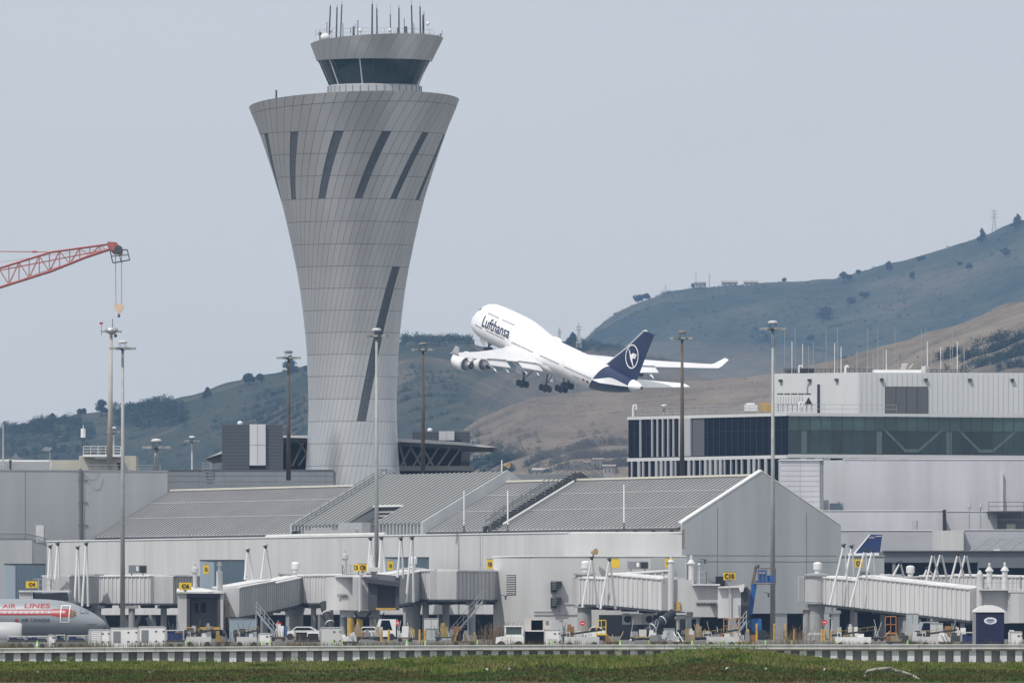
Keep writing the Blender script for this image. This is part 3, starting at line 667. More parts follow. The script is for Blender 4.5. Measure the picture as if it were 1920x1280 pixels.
# forward box
BX = Vector((X(1000, 1120), 1120, 0)); BZ = Z(1043, 1120)
bt = BX-U*9.2
mb = MB(); mb.prism([BX, (X(1287, 1120), 1120, 0), (X(1287, 1120), 1133.9, 0), (bt.x+3, 1133.9, 0), bt], (0, 0, BZ)); mb.build('forward_block', wall_light, conc)
mb = MB(); mb.prism([BX+ZV*BZ-Vector((.08, .08, 0)), (X(1287, 1120), 1119.92, BZ), (X(1287, 1120), 1121, BZ), (BX.x+.3, 1121, BZ), bt+ZV*BZ+Vector((.3, 0, 0)), bt+ZV*BZ-Vector((.08, 0, 0))], (0, 0, .1)); mb.build('block_coping', white, conc)
mb = MB()
for k in range(11): z = Z(1113-k*3.3, 1120); p = BX-U*4.0; mb.obox(p+NN*.02+ZV*z, -U*2.1, NN*.06, (0, 0, .07))
each(mb, 'louvre_slat', white, conc); mb = MB(); mb.obox(BX-U*3.95+NN*.003+ZV*Z(1115, 1120), -U*2.2, NN*.01, (0, 0, 2)); mb.build('louvre_back', dark, conc)
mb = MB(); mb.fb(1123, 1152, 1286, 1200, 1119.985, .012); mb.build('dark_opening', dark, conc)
mb = MB(); mb.fb(1220, 1043.5, 1284, 1143, 1119.96, .03); mb.build('grey_panel', wall_grey, conc)
mb = MB()
for (x0, y0, x1, y1) in ((948, 1145, 1050, 1145.8), (948, 1151, 1090, 1152.2), (1049, 1132, 1050, 1152), (1050, 1131.5, 1088, 1132.3)): mb.fb(x0, y0, x1, y1, 1115.5, .06) if x0 < 1000 and x1 < 1001 else mb.fb(max(x0, 1001), y0, x1, y1, 1119.9, .06)
mb.build('wall_conduit', metal, conc)
# raised central roof
tr0, tr1 = tof(950, -HWD), tof(700, -HWD); LIFT = 1.05
mb = MB(); roofpatch(mb, tr0, tr1, -HWD-2.5, -HWD, LIFT-.1, .12); roofpatch(mb, tr0, tr1, -HWD, SLN, LIFT-.1, .12); roofpatch(mb, tr0, ts0, SLN, .9, LIFT-.1, .12); roofpatch(mb, ts1, tr1, SLN, .9, LIFT-.1, .12); mb.build('raised_roof', roofd, conc)
mb = MB(); t = tr0+.2
while t < tr1:
    ne = SLN if ts0-.4 < t < ts1 else .9
    mb.obox(cp(t, -HWD, RID_Z+LIFT), -U*.40, cp(t, ne, RID_Z+LIFT-(HWD+ne)*SL)-cp(t, -HWD, RID_Z+LIFT), (0, 0, .14)); t += 1.12
mb.build('raised_roof_seams', M('seam_metal_light', (.27, .275, .275), .5), conc)
zf = RID_Z+LIFT-(HWD+.9)*SL
mb = MB()
for q0, q1 in ((tr0, ts0), (ts1, tr1)): mb.obox(cp(q0, .75, 9.2), cp(q1, 0, 0)-cp(q0, 0, 0), -NN*.3, (0, 0, zf-9.25))
each(mb, 'raised_fascia', roofd, conc)
mb = MB(); t = tr0
while t < tr1:
  if ts0-.4 < t < ts1: t += .86; continue
  mb.obox(cp(t, .75, 9.2), -U*.28, NN*.22, (0, 0, zf-9.25)); t += .86
mb.build('fascia_rib', M('rib_metal', (.33, .345, .35), .6), conc)
def endwall(t):
    q = MB(); z = lambda n: RID_Z-(HWD+n)*SL
    q.prism([cp(t, -HWD, z(-HWD)-.1), cp(t, .95, z(.95)-.3), cp(t, .95, z(.95)+LIFT+.2), cp(t, -HWD, z(-HWD)+LIFT+.25), cp(t, -HWD-3, z(-HWD)-.6), ], U*.28); return q
endwall(tr0).build('raised_end_wall', wall_grey, conc); endwall(tr1).build('raised_end_wall', wall_grey, conc)
# louvred dormer opening in the raised roof
zz = lambda n: RID_Z+LIFT-(HWD+n)*SL
zs_ = zz(SLN)
mb = MB(); mb.obox(cp(ts0-.1, SLN+.05, zs_-.1), -U*(ts1-ts0+.2), NN*.25, (0, 0, .22)); mb.build('slot_lintel', white, conc)
mb = MB(); mb.obox(cp(ts0, SLN-.3, 9.0), -U*(ts1-ts0), NN*.25, (0, 0, zs_-9.1)); mb.build('slot_back_wall', metald, conc)
mb = MB()
for k in range(11): mb.obox(cp(ts0+.3, SLN+.0, 9.3+k*.4), -U*(ts1-ts0-.4), NN*.08, (0, 0, .17))
mb.build('slot_louvre', M('louvre_pale', (.42, .41, .40), .6), conc)
for t_ in (ts0-.12, ts1):
    mb = MB(); mb.prism([cp(t_, SLN-.2, 9.0), cp(t_, .85, 9.0), cp(t_, .85, zz(.85)-.12), cp(t_, SLN-.2, zs_-.12)], -U*.12); mb.build('slot_cheek', wall_mid, conc)
# ducts and rails on the flat roof in front of the raised part
mb = MB(); a = cp(tof(560, 4), 4, FZ+.30); b = cp(tof(722, 4), 4, FZ+.30); mb.tube(a, b, .2, n=10); mb.tube(a, a+Vector((-3.5, 2, -.1)), .2, n=8)
one('roof_duct', 'pale horizontal duct on the flat roof edge left of the raised roof', 'duct', mb, wall_light)
mb = MB(); mb.obox(cp(tof(590, 2.5), 2.5, FZ+.1), U*13, NN*1.2, (0, 0, .75)); mb.obox(cp(tof(600, 2.5), 2.4, FZ+.8), U*5, NN*1.0, (0, 0, .35)); mb.obox(cp(tof(650, 2.5), 2.5, FZ+.1), U*6, NN*1.0, (0, 0, 1.5))
one('rooftop_plant_box', 'galvanised rooftop plant boxes beneath the raised roof eave', 'plant unit', mb, metal)
# stairs over the roof
def roofstair(px_bot, lab, off=.9, pipe=False):
    n0 = 1.2; t0 = tof(px_bot, n0); root = thing('roof_stair', lab, 'stair', tuple(cp(t0, n0, FZ)), 'stairs climbing the concourse roof')
    zt = lambda n: RID_Z-(HWD+n)*SL+off; n1 = -HWD-.2
    mb = MB()
    for dt in (0, 1.15): mb.obox(cp(t0+dt, n0, zt(n0)-.55), -U*.07, cp(t0, n1, zt(n1))-cp(t0, n0, zt(n0)), (0, 0, .5))
    for dt in (0, 1.15): mb.obox(cp(t0+dt, n1, zt(n1)-.55), -U*.07, cp(t0, n1-2.5, zt(n1)-1.5)-cp(t0, n1, zt(n1)), (0, 0, .45))
    for dt in (0, 1.15): mb.obox(cp(t0+dt, n0-.1, FZ), -U*.08, NN*.4, (0, 0, zt(n0)-FZ-.1))
    mb.build('stringer', metald, root)
    mb = MB(); m = 24
    for k in range(m): f = (k+.5)/m; n_ = n0+(n1-n0)*f; mb.obox(cp(t0+.07, n_, zt(n_)-.12), -U*1.08, NN*.26, (0, 0, .05))
    mb.build('tread', metal, root)
    mb = MB(); m = 10
    for dt in (0, 1.2):
        for h in (.55, 1.1): mb.tube(cp(t0+dt, n0, zt(n0)+h-.1), cp(t0+dt, n1, zt(n1)+h-.1), .05, n=4); mb.tube(cp(t0+dt, n1, zt(n1)+h-.1), cp(t0+dt, n1-2.6, zt(n1)-1.0+h-.4), .05, n=4)
        for k in range(m+1): n_ = n0+(n1-n0)*k/m; mb.tube(cp(t0+dt, n_, zt(n_)-.3), cp(t0+dt, n_, zt(n_)+1.0), .055, n=4)
        mb.tube(cp(t0+dt, n0, FZ), cp(t0+dt, n0, zt(n0)+1.0), .035, n=4)
    mb.build('handrail', M('rail_grey', (.16, .17, .18), .6, .2), root)
    if pipe:
        mb = MB(); mb.tube(cp(t0-.9, n0-1.0, zt(n0-1)-.45), cp(t0-.9, -HWD+1.0, zt(-HWD+1)-.45), .14, n=10); mb.build('pipe', wall_light, root)
roofstair(920, 'dark open stair with white pipe climbing the roof right of the raised section', pipe=True)
roofstair(560, 'open steel stair running up the left edge of the raised roof', off=.7)
# ------------------------------------------------------------------ left hall and things behind
hall = thing('left_hall', 'tall plain grey hall wall rising at the left end of the concourse roof', 'terminal building', tuple(cp(TEND+1, 0, 0)))
HZ = 18.55
hp0 = cp(TEND, 14.0, 0); hp1 = cp(TEND, -8.35, 0)
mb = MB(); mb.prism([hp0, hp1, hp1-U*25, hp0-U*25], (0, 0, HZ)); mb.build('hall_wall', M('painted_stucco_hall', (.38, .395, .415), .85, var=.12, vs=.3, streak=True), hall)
mb = MB(); mb.prism([hp0+ZV*HZ+U*.06, hp1+ZV*HZ+U*.06-NN*.05, hp1+ZV*HZ-U*.5, hp0+ZV*HZ-U*.5], (0, 0, .12)); mb.build('hall_coping', metal, hall)
mb = MB()
for px in (62,): 
    f = (px-0)/313
    n_ = 14.0-(22.35)*(px+12)/325; mb.obox(cp(TEND, n_, 9), -NN*.06, U*.012, (0, 0, 9.4))
n_ = 14-22.35*(157+12)/325; mb.obox(cp(TEND, n_, 9.6), -NN*.22, U*.2, (0, 0, 9.2)); mb.obox(cp(TEND, n_-.35, 9.6), -NN*.06, U*.15, (0, 0, 9.0))
for k in range(4): mb.obox(cp(TEND, n_+.15, 10+k*2.5), -NN*1.2, U*.1, (0, 0, .06))
pp = [cp(TEND, n_-.4, 18.3)+U*.2, cp(TEND, n_-1.2, 17.5)+U*.3, cp(TEND, n_-1.9, 17.6)+U*.3, cp(TEND, n_-2.5, 18.4)+U*.2]
mb.path(pp, .03, 5); mb.build('drainpipe', seam, hall)
n_ = 14-22.35*(88+12)/325; mb = MB(); mb.obox(cp(TEND, n_+.45, 10.6), -NN*.9, U*.06, (0, 0, 1.9)); mb.build('door', white, hall)
mb = MB(); q = cp(TEND, 14-22.35*(5+12)/325, 0)+U*.2; mb.tube(q, q+ZV*11.6, .06, n=6); mb.tube(q+ZV*11.6, q+ZV*11.6-NN*4, .06, n=6); mb.tube(q+ZV*11.6-NN*4, q+ZV*11.0-NN*6.5, .06, n=6); mb.build('pipe', metal, hall)
mb = MB(); mb.fb(0, 1012, 60, 1200, 1247, 4); one('side_block', 'lower blank grey wall block under the hall at the left edge', 'building', mb, M('painted_stucco_block', (.37, .385, .405), .85, var=.12, vs=.3, streak=True))
# railing along roof
def railing(root, a, b, h=1.0, step=2.0, rails=(.5, 1.0), r=.03, mat=metal, name='railing'):
    a = Vector(a); b = Vector(b); L = (b-a).length; m = max(1, round(L/step)); mb = MB()
    for k in range(m+1): p = a+(b-a)*k/m; mb.tube(p, p+ZV*h, r, n=4)
    for q in rails: mb.tube(a+ZV*h*q, b+ZV*h*q, r, n=4)
    return mb.build(name, mat, root)
railing(hall, hp1+ZV*HZ-U*2+NN*13, hp1+ZV*HZ-U*2, .7, 2.4)
# parapet building behind ridge
root = thing('parapet_block', 'long dark grey panelled parapet behind the left roof ridge', 'building', (X(470, 1300), 1300, 0))
mb = MB(); mb.fb(313, 881, 625, 1198, 1300, 18); mb.fb(395, 909, 643, 1000, 1297, 2.9); mb.build('panel_wall', wall_mid, root)
mb = MB()
for px in (372, 420, 468, 516, 564, 611): mb.fb(px, 882, px+.7, 909, 1299.985, .015)
for py in (891.3, 902): mb.fb(313.5, py, 624.5, py+.6, 1299.98, .02)
mb.fb(313, 880, 626, 881, 1299.9, 1); mb.build('panel_joint', seam, root)
mb = MB(); mb.fb(380, 866, 381, 882, 1299.5, .08); mb.fb(395, 866, 396, 882, 1299.5, .08)
for py in (867, 872, 877, 883, 890): mb.fb(381, py, 395, py+.6, 1299.5, .06)
mb.build('ladder', metal, root)
one('rear_grey_wall', 'low mid grey wall beyond the roof between raised section and stair', 'building', (lambda m: (m.fb(948, 889, 1133, 1100, 1262, 10), m)[1])(MB()), wall_mid)
# beige rooftop block
root = thing('beige_penthouse', 'beige rooftop block with white railed balcony behind the hall', 'building', (X(200, 1305), 1305, 0))
mb = MB(); mb.fb(95, 862, 152, 900, 1306, 8); mb.fb(148, 854, 255, 900, 1304, 10); mb.build('block_wall', beige, root)
mb = MB(); mb.fb(155, 851.5, 227, 856, 1302.5, 3.5); mb.build('balcony_slab', white, root)
railing(root, P(156, 852, 1302.6), P(226, 852, 1302.6), .95, .9, (.35, .68, 1.0), .045, white); railing(root, P(156, 852, 1305.6), P(226, 852, 1305.6), .95, .9, (.35, .68, 1.0), .045, white)
mb = MB(); mb.fb(219, 867, 226, 884, 1303.95, .06); mb.build('dark_doorway', dark, root)
mb = MB(); mb.fb(178, 855.5, 208, 860, 1303, 1.1); mb.build('canopy', white, root)
mb = MB(); mb.fb(165, 846, 180, 852, 1303.2, 1.5); mb.tube(P(199, 852, 1304), P(199, 838, 1304), .5, n=8); mb.build('plant_box', metald, root)
for (x0, x1, y0, lab) in ((0, 22, 861, 'leftmost louvred white cooling unit on the hall roof'), (20, 96, 862, 'wide louvred white cooling unit on the hall roof')):
    root = thing('cooling_unit', lab, 'cooling unit', (X((x0+x1)/2, 1290), 1290, Z(884, 1290)), 'cooling units on the hall roof'); mb = MB(); mb.fb(x0-3, y0, x1, 884, 1290, 3); mb.build('housing', white, root)
    mb = MB(); k = x0+2
    for py in range(int(y0)+3, 883, 3): mb.fb(x0, py, x1-3, py+1.1, 1289.93, .06)
    mb.build('louvre', M('louvre_grey', (.3, .3, .31), .6), root)
root = thing('solar_panel', 'small tilted solar panel on a post above the hall roof', 'solar panel', tuple(P(93, 884, 1288))); mb = MB(); mb.tube(P(93.5, 884, 1288), P(93.5, 848, 1288), .08, n=6); mb.build('post', metal, root)
mb = MB(); mb.prism([P(78, 845.5, 1287.5), P(93, 847, 1287.5), P(99, 840, 1289), P(84, 838.5, 1289)], (0, 0, .08)); mb.build('panel', M('pv', (.08, .09, .11), .3), root)
mb = MB(); mb.prism([P(20, 862, 1300), P(28, 850, 1300), P(38, 862, 1300)], (0, 3, 0)); one('roof_gable_vent', 'tiny grey gabled vent on the roof at far left', 'roof vent', mb, wall_mid)
root = thing('lattice_mast', 'short lattice mast with white cylinder beside the railed balcony', 'mast', tuple(P(156, 856, 1306))); mb = MB()
for dx in (-2.5, 2.5): mb.tube(P(156+dx, 868, 1306), P(156+dx*.6, 815, 1306), .06, n=4)
for k in range(7): mb.tube(P(153.5+k*.1, 866-k*7, 1306), P(158.5-k*.1, 859-k*7, 1306), .04, n=3)
mb.build('frame', metald, root); mb = MB(); mb.tube(P(156, 820, 1306), P(156, 803, 1306), .28, n=8); mb.tube(P(156, 803, 1306), P(156, 797, 1306), .05, n=4); mb.build('antenna_cylinder', white, root)
mb = MB(); mb.tube(P(6, 884, 1285), P(6, 795, 1285), .13, .08, 6); one('thin_pole', 'thin pale pole at the far left edge', 'pole', mb, metal)
# beige mast with cross arms
D = 1300.; root = thing('radio_mast', 'tall tapered beige mast with cross arm and red lamp above the balcony', 'mast', tuple(P(206, 884, D)))
mb = MB(); mb.tube(P(205.5, 886, D), P(208.5, 622, D), .36, .17, 12); mb.build('pole', M('mast_beige', (.42, .39, .34), .7, var=.15, vs=.6), root, smooth=True)
mb = MB(); mb.lathe(tuple(P(209, 622, D)), [(.2, -.3), (.75, 0), (.8, .2), (.6, .45), (.1, .55)], 12); mb.build('head_platform', metal, root)
mb = MB(); mb.tube(P(190, 621.5, D), P(227, 621.5, D), .06, n=5); mb.tube(P(190, 628, D), P(190, 606, D), .04, n=4); mb.tube(P(227, 624, D), P(227, 619, D), .06, n=4); mb.tube(P(211, 616, D), P(211, 597, D), .05, n=4); mb.build('cross_arm', metald, root)
mb = MB(); mb.tube(P(189.7, 608, D), P(189.7, 604, D), .2, n=8); mb.build('red_lamp', red, root)
mb = MB(); mb.fb(214, 626, 219, 632, D-.3, .5); mb.build('equipment_box', metald, root)
# louvred towers, canopy building
def louvreblock(x0, x1, wx0, wx1, y0, y1, D, lab):
    root = thing('louvred_plant_tower', lab, 'plant tower', (X((x0+x1)/2, D), D, 0), 'louvred plant towers beside the control tower')
    mb = MB(); mb.fb(x0, y0, wx0, y1, D, 6); mb.fb(wx1, y0, x1, y1, D+.3, 6); mb.fb(wx0, y1-9, wx1, y1, D+1, 3); mb.build('louvred_wall', louvre, root)
    mb = MB(); py = y0+1.5
    while py < y1-1: mb.fb(x0-.2, py, wx0-.4, py+1.0, D-.12, .14); mb.fb(wx1+.4, py, x1+.2, py+1.0, D+.18, .14); py += 2.7
    mb.build('slats', M('slat_grey', (.16, .18, .205), .5, .2), root)
    mb = MB(); mb.fb(wx0, y0, wx1, y1-8, D-.25, 3); mb.build('white_panel', wall_white, root)
    mb = MB(); mb.fb((wx0+wx1)/2-.3, y0+1, (wx0+wx1)/2+.3, y1-9, D-.27, .02); mb.fb(wx0+.5, (y0+y1)/2-4, wx1-.5, (y0+y1)/2-3.4, D-.27, .02); mb.build('panel_joint', wall_mid, root)
    mb = MB(); mb.lathe(tuple(P((x0+wx0)/2+8, y0, D+1)), [(.3, 0), (.32, .2), (.15, .35), (.02, .38)], 10); mb.build('roof_vent', white, root)
louvreblock(416, 529, 468, 498, 795, 880, 1315, 'larger dark louvred block with white centre panel left of the tower')
louvreblock(773, 881, 823, 852, 808, 876, 1375, 'dark louvred block partly behind the canopy right of the tower')
root = thing('canopy_building', 'low building with thin wing shaped canopy and diagonal struts behind the tower', 'building', (X(660, 1350), 1350, 0))
mb = MB(); D = 1338.
mb.prism([P(384, 860, D), P(415, 846, D), P(480, 826, D), P(530, 816, D), P(580, 816, D), P(660, 819, D), P(745, 822, D), P(800, 824, D), P(870, 829, D), P(931, 838, D), P(915, 838.5, D), P(860, 834, D), P(745, 828, D), P(580, 821, D), P(530, 820, D), P(480, 831, D), P(415, 850, D)], (0, 34, 0)); mb.build('canopy_roof', wall_light, root)
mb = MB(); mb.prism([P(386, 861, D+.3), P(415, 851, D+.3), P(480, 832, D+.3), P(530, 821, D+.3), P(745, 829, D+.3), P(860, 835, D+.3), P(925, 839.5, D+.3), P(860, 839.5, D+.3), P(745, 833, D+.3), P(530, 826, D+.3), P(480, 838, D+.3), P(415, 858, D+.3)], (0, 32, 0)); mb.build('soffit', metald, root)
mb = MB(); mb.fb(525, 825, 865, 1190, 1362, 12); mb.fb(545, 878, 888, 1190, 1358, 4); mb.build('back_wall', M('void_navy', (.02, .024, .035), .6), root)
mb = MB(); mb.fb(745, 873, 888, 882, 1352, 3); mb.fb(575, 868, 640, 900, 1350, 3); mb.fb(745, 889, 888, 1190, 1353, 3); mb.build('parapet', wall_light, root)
mb = MB()
for (xb, xt) in ((548, 570), (560, 590), (590, 560), (752, 775), (775, 800), (790, 765), (800, 828), (820, 850), (840, 870), (760, 748), (812, 788)):
    mb.tube(P(xb, 873, 1344), P(xt, 826+max(0, (xt-700)*.03), 1344), .12, n=6)
mb.tube(P(528, 874, 1344), P(531, 824, 1344), .1, n=6); each(mb, 'strut', metal, root)
# ------------------------------------------------------------------ glass office
OD = 1350.; OC = Vector((X(1478, OD), OD, 0)); OL = Vector((-.575, .818, 0)); OR = Vector((.93, .367, 0))
def opx(pt): return 960+pt.x/pt.y*F
def osolve(d, px):
    lo, hi = 0., 120.
    for _ in range(40):
        m = (lo+hi)/2
        if abs(opx(OC+d*m)-1478) < abs(px-1478): lo = m
        else: hi = m
    return lo
LL = osolve(OL, 1179); RR = osolve(OR, 1960)
off = thing('glass_office', 'dark glazed office block with green glass front and white rooftop plant room', 'office building', tuple(OC))
zt_, zb_ = Z(779, OD), Z(851, OD); zlow = Z(900, OD)
def oface(mb, d, s0, s1, z0, z1, out=0, th=.1):
    nrm = Vector((d.y, -d.x, 0)); 
    if nrm.y > 0: nrm = -nrm
    mb.obox(OC+d*s0+nrm*out+ZV*z0, d*(s1-s0), -nrm*th, (0, 0, z1-z0))
mb = MB(); mb.prism([OC, OC+OR*RR, OC+OR*RR+OL*LL, OC+OL*LL], (0, 0, zt_-.1)); mb.build('core', glassd, off)
mb = MB(); oface(mb, OL, 0, LL, zb_, zt_, .06, .05); oface(mb, OL, 0, LL, 0, zb_-.5, .06, .05); mb.build('dark_glazing', glassd, off)
mb = MB()
for k in range(1, 26): q_ = LL*k/26; oface(mb, OL, q_-.03, q_+.03, zb_, zt_-.05, .085, .03)
oface(mb, OL, 0, LL, Z(806, OD), Z(805.5, OD), .09, .03); mb.build('dark_mullion', M('dark_mullion', (.035, .04, .05), .5), off)
mb = MB(); oface(mb, OL, osolve(OL, 1322), osolve(OL, 1300), zb_, zt_-.05, .12, .05); mb.build('grey_bay_panel', M('bay_grey', (.10, .105, .12), .6), off)
mb = MB(); zm = Z(806, OD); m = round(RR/1.38); 
for k in range(m): a = RR*k/m; b = RR*(k+1)/m; oface(mb, OR, a+.03, b-.03, zm+.03, zt_-.05, .08, .05)
g = mb.build('upper_green_pane', M('green_pane_upper', (.05, .10, .095), .2, 0, island=.25, var=.3, vs=.3, spec=.6), off)
mb = MB()
for k in range(m):
    a = RR*k/m; b = RR*(k+1)/m
    oface(mb, OR, a+.03, b-.03, zb_+.05, zm-.03, .08, .05)
mb.build('lower_green_pane', M('green_pane_lower', (.022, .048, .05), .2, 0, island=.35, var=.4, vs=.3, spec=.6), off)
mb = MB()
for k in range(m+1): a = RR*k/m; oface(mb, OR, a-.03, a+.03, zb_, zt_, .12, .08)
oface(mb, OR, 0, RR, zm-.03, zm+.03, .12, .08); mb.build('mullion', metald, off)
mb = MB()
inn = M('inner_pale_steel', (.10, .135, .13), .7)
for px in (1502, 1643, 1774, 1925): s = osolve(OR, px); oface(mb, OR, s, s+.7, zb_+.1, zm-.1, .095, .01)
def obar(mb, pxa, pya, pxb, pyb, w):
    a = osolve(OR, pxa); b = osolve(OR, pxb); A = OC+OR*a+ZV*Z(pya, OD); B = OC+OR*b+ZV*Z(pyb, OD); nrm = Vector((OR.y, -OR.x, 0)); nrm = -nrm if nrm.y > 0 else nrm
    mb.obox(A+nrm*.097, B-A, nrm*.01, (0, 0, w))
for q in (0, 139.5):
    obar(mb, 1658+q, 807, 1695+q, 844, .38); obar(mb, 1695+q, 846, 1722+q, 846, .38); obar(mb, 1722+q, 846, 1766+q, 807, .38)
each(mb, 'brace_behind_glass', inn, off)
mb = MB(); oface(mb, OL, 0, LL, zt_-.02, zt_+.33, .25, .8); oface(mb, OR, 0, RR, zt_-.02, zt_+.33, .25, .8); oface(mb, OL, 0, LL, zb_-.5, zb_-.1, .25, .6); oface(mb, OR, 0, RR, zb_-.45, zb_, .25, .6); mb.build('floor_band', offwall, off)
mb = MB(); random.seed(3)
for px in (1202, 1224, 1234, 1244, 1254, 1264): s = osolve(OL, px); oface(mb, OL, s-.24, s, zb_, zt_, .25, .2)
s0 = osolve(OL, 1298); s1 = osolve(OL, 1276); oface(mb, OL, s0, s1, zb_, zt_, .3, .25)
px = 1186
while px < 1440: s = osolve(OL, px); w = random.choice((.22, .3, .5)); oface(mb, OL, s-w, s, 0, zb_-.5, .25, .2); px += random.choice((9, 10, 12))
each(mb, 'white_fin', M('fin_grey', (.40, .42, .44), .6), off)
mb = MB()
s = RR*.0
px = 1500
while px < 1920: s = osolve(OR, px); w = random.choice((.8, 1.2, 2.0)); oface(mb, OR, s, s+w, Z(861, OD)-3, zb_-.45, .2, .2); px += random.choice((16, 22, 28, 35))
each(mb, 'lower_white_pier', M('pier_grey', (.50, .52, .54), .6), off)
# rooftop penthouse
PD = 1372.; PC = Vector((X(1610, PD), PD, 0)); pzt = Z(698, PD); zroof = zt_+.2
pl = Vector((-.82, .572, 0)); plen = (X(1610, PD)-X(1457, PD))/.82*1.03
mb = MB(); mb.prism([PC+ZV*zroof, PC+Vector((.99, .14, 0))*28+ZV*zroof, PC+Vector((.99, .14, 0))*28+pl*plen+ZV*zroof, PC+pl*plen+ZV*zroof], (0, 0, pzt-zroof)); mb.build('penthouse_wall', offwall, off)
pr = Vector((.99, .14, 0)); mb = MB()
k = 0.3
while k < 27: mb.obox(PC+pr*k+Vector((.0, -.02, 0))+ZV*zroof, pr*.05, Vector((.01, -.03, 0)), (0, 0, pzt-zroof-.1)); k += .62
mb.build('panel_rib', M('rib_pale', (.55, .57, .59), .7), off)
mb = MB(); a = (X(1660, PD)-PC.x); mb.obox(PC+pr*a+Vector((0, -.06, 0))+ZV*(zroof+.15), pr*5.2, Vector((.01, -.05, 0)), (0, 0, Z(724, PD)-zroof-.15)); mb.build('louvre_panel', M('lv', (.115, .12, .125), .7, var=.15, vs=8), off)
mb = MB()
for k in range(5): mb.obox(PC+pr*(a+1.3*k)+Vector((0, -.1, 0))+ZV*(zroof+.15), pr*.04, Vector((.01, -.05, 0)), (0, 0, Z(724, PD)-zroof-.15))
mb.build('louvre_mullion', metald, off)
mb = MB()
for (d, s) in ((pl, 2.9), (pl, 6.8), (pl, 11), (pr, 2.6), (pr, 8.0), (pr, 13.4), (pr, 18.6)):
    nr = Vector((-.57, -.82, 0)) if d is pl else Vector((.14, -.99, 0)); mb.obox(PC+d*s+nr*.02+ZV*(pzt-1.0), d*.4, nr*.3, (0, 0, .3))
each(mb, 'wall_lamp', metald, off)
mb = MB(); mb.obox(PC+pl*5.6+Vector((-.57, -.82, 0))*.05+ZV*(zroof), pl*.22, Vector((-.57, -.82, 0))*.2, (0, 0, Z(719, PD)-zroof)); mb.build('black_flue', black, off)
edge0 = OC+OL*(LL*.97)+ZV*(zt_+.33); 
railing(off, edge0+Vector((.5, .2, 0)), OC+ZV*(zt_+.33)+Vector((0, 1, 0)), 1.05, 1.5, (.35, .68, 1), .035, metal)
railing(off, OC+ZV*(zt_+.33)+Vector((0, 1, 0)), OC+OR*14+ZV*(zt_+.33)+Vector((0, 1, 0)), 1.05, 2.2, (.5, 1), .03, metal)
# chiller
CD = 1362.; root = thing('rooftop_chiller', 'white boxy rooftop chiller with dark triangular end behind the railing', 'chiller', tuple(P(1495, 770, CD)))
mb = MB(); mb.fb(1457, 740, 1530, 758, CD, 2.2); mb.build('casing', white, root)
mb = MB()
for k in range(8): mb.fb(1458+k*9, 758, 1460+k*9, 771, CD+.1, .4)
for k in range(10): mb.fb(1458+k*5.1, 742, 1458.8+k*5.1, 757, CD-.03, .03)
mb.build('frame', metal, root)
mb = MB(); mb.prism([P(1509, 757, CD-.06), P(1523, 757, CD-.06), P(1516, 744, CD-.06)], (0, .05, 0)); mb.build('dark_coil', black, root)
mb = MB()
for k in range(5): p = P(1463+k*13, 740, CD+1); mb.lathe(tuple(p), [(.35, 0), (.38, .18)], 10)
each(mb, 'fan_cowl', metald, root)
for (px, D_, lab) in ((1190, 1368, 'white gooseneck vent at the left end of the office railing'), (1502, 1350, 'white gooseneck vent in front of the chiller')):
    mb = MB(); zz_ = zt_+.3; x = X(px, D_); mb.path([(x-.15, D_+3, zz_), (x-.15, D_+3, zz_+1.1), (x, D_+3, zz_+1.35), (x+.25, D_+3, zz_+1.2), (x+.25, D_+3, zz_+.8)], .14, 8); one('gooseneck_vent', lab, 'vent', mb, white, 'gooseneck vents')
for (x0, x1, m_, lab) in ((1396, 1420, white, 'white rooftop plant box beyond the railing'), (1424, 1447, yellowp, 'yellowish rooftop plant box left of the chiller')):
    mb = MB(); mb.fb(x0, 758, x1, 771, 1361, 1.5); mb.fb(x0+3, 755.5, x1-5, 758, 1361.2, 1); one('rooftop_plant_box', lab, 'plant unit', mb, m_)
# penthouse roof clutter
mb = MB(); mb.fb(1638, 693, 1728, 699, PD+2, 5); mb.build('low_roof_box', white, off)
mb = MB(); mb.lathe(tuple(P(1735, 699, PD+4)), [(.55, 0), (.55, .5), (.5, .5), (.5, .8), (.1, .85)], 14); mb.build('roof_drum', wall_light, off)
mb = MB()
for (x0, x1, y0, dd_) in ((1470, 1527, 691, 9), (1530, 1637, 692, 5), (1738, 1812, 693, 0)):
    for D_ in (PD+2+dd_, PD+4.5+dd_):
        mb.tube(P(x0, y0, D_), P(x1, y0, D_), .06, n=4); mb.tube(P(x0, y0+4, D_), P(x1, y0+4, D_), .05, n=4); k = x0
        while k <= x1: mb.tube(P(k, 699, D_), P(k, y0-1, D_), .05, n=4); k += 9
mb.build('antenna_rack', metald, off)
mb = MB(); mb.fb(1500, 691, 1527, 699, PD+12, 1.5)
for k in range(6): mb.fb(1470+k*5, 693, 1473+k*5, 699, PD+12, 1)
mb.build('rack_equipment', black, off)
random.seed(8)
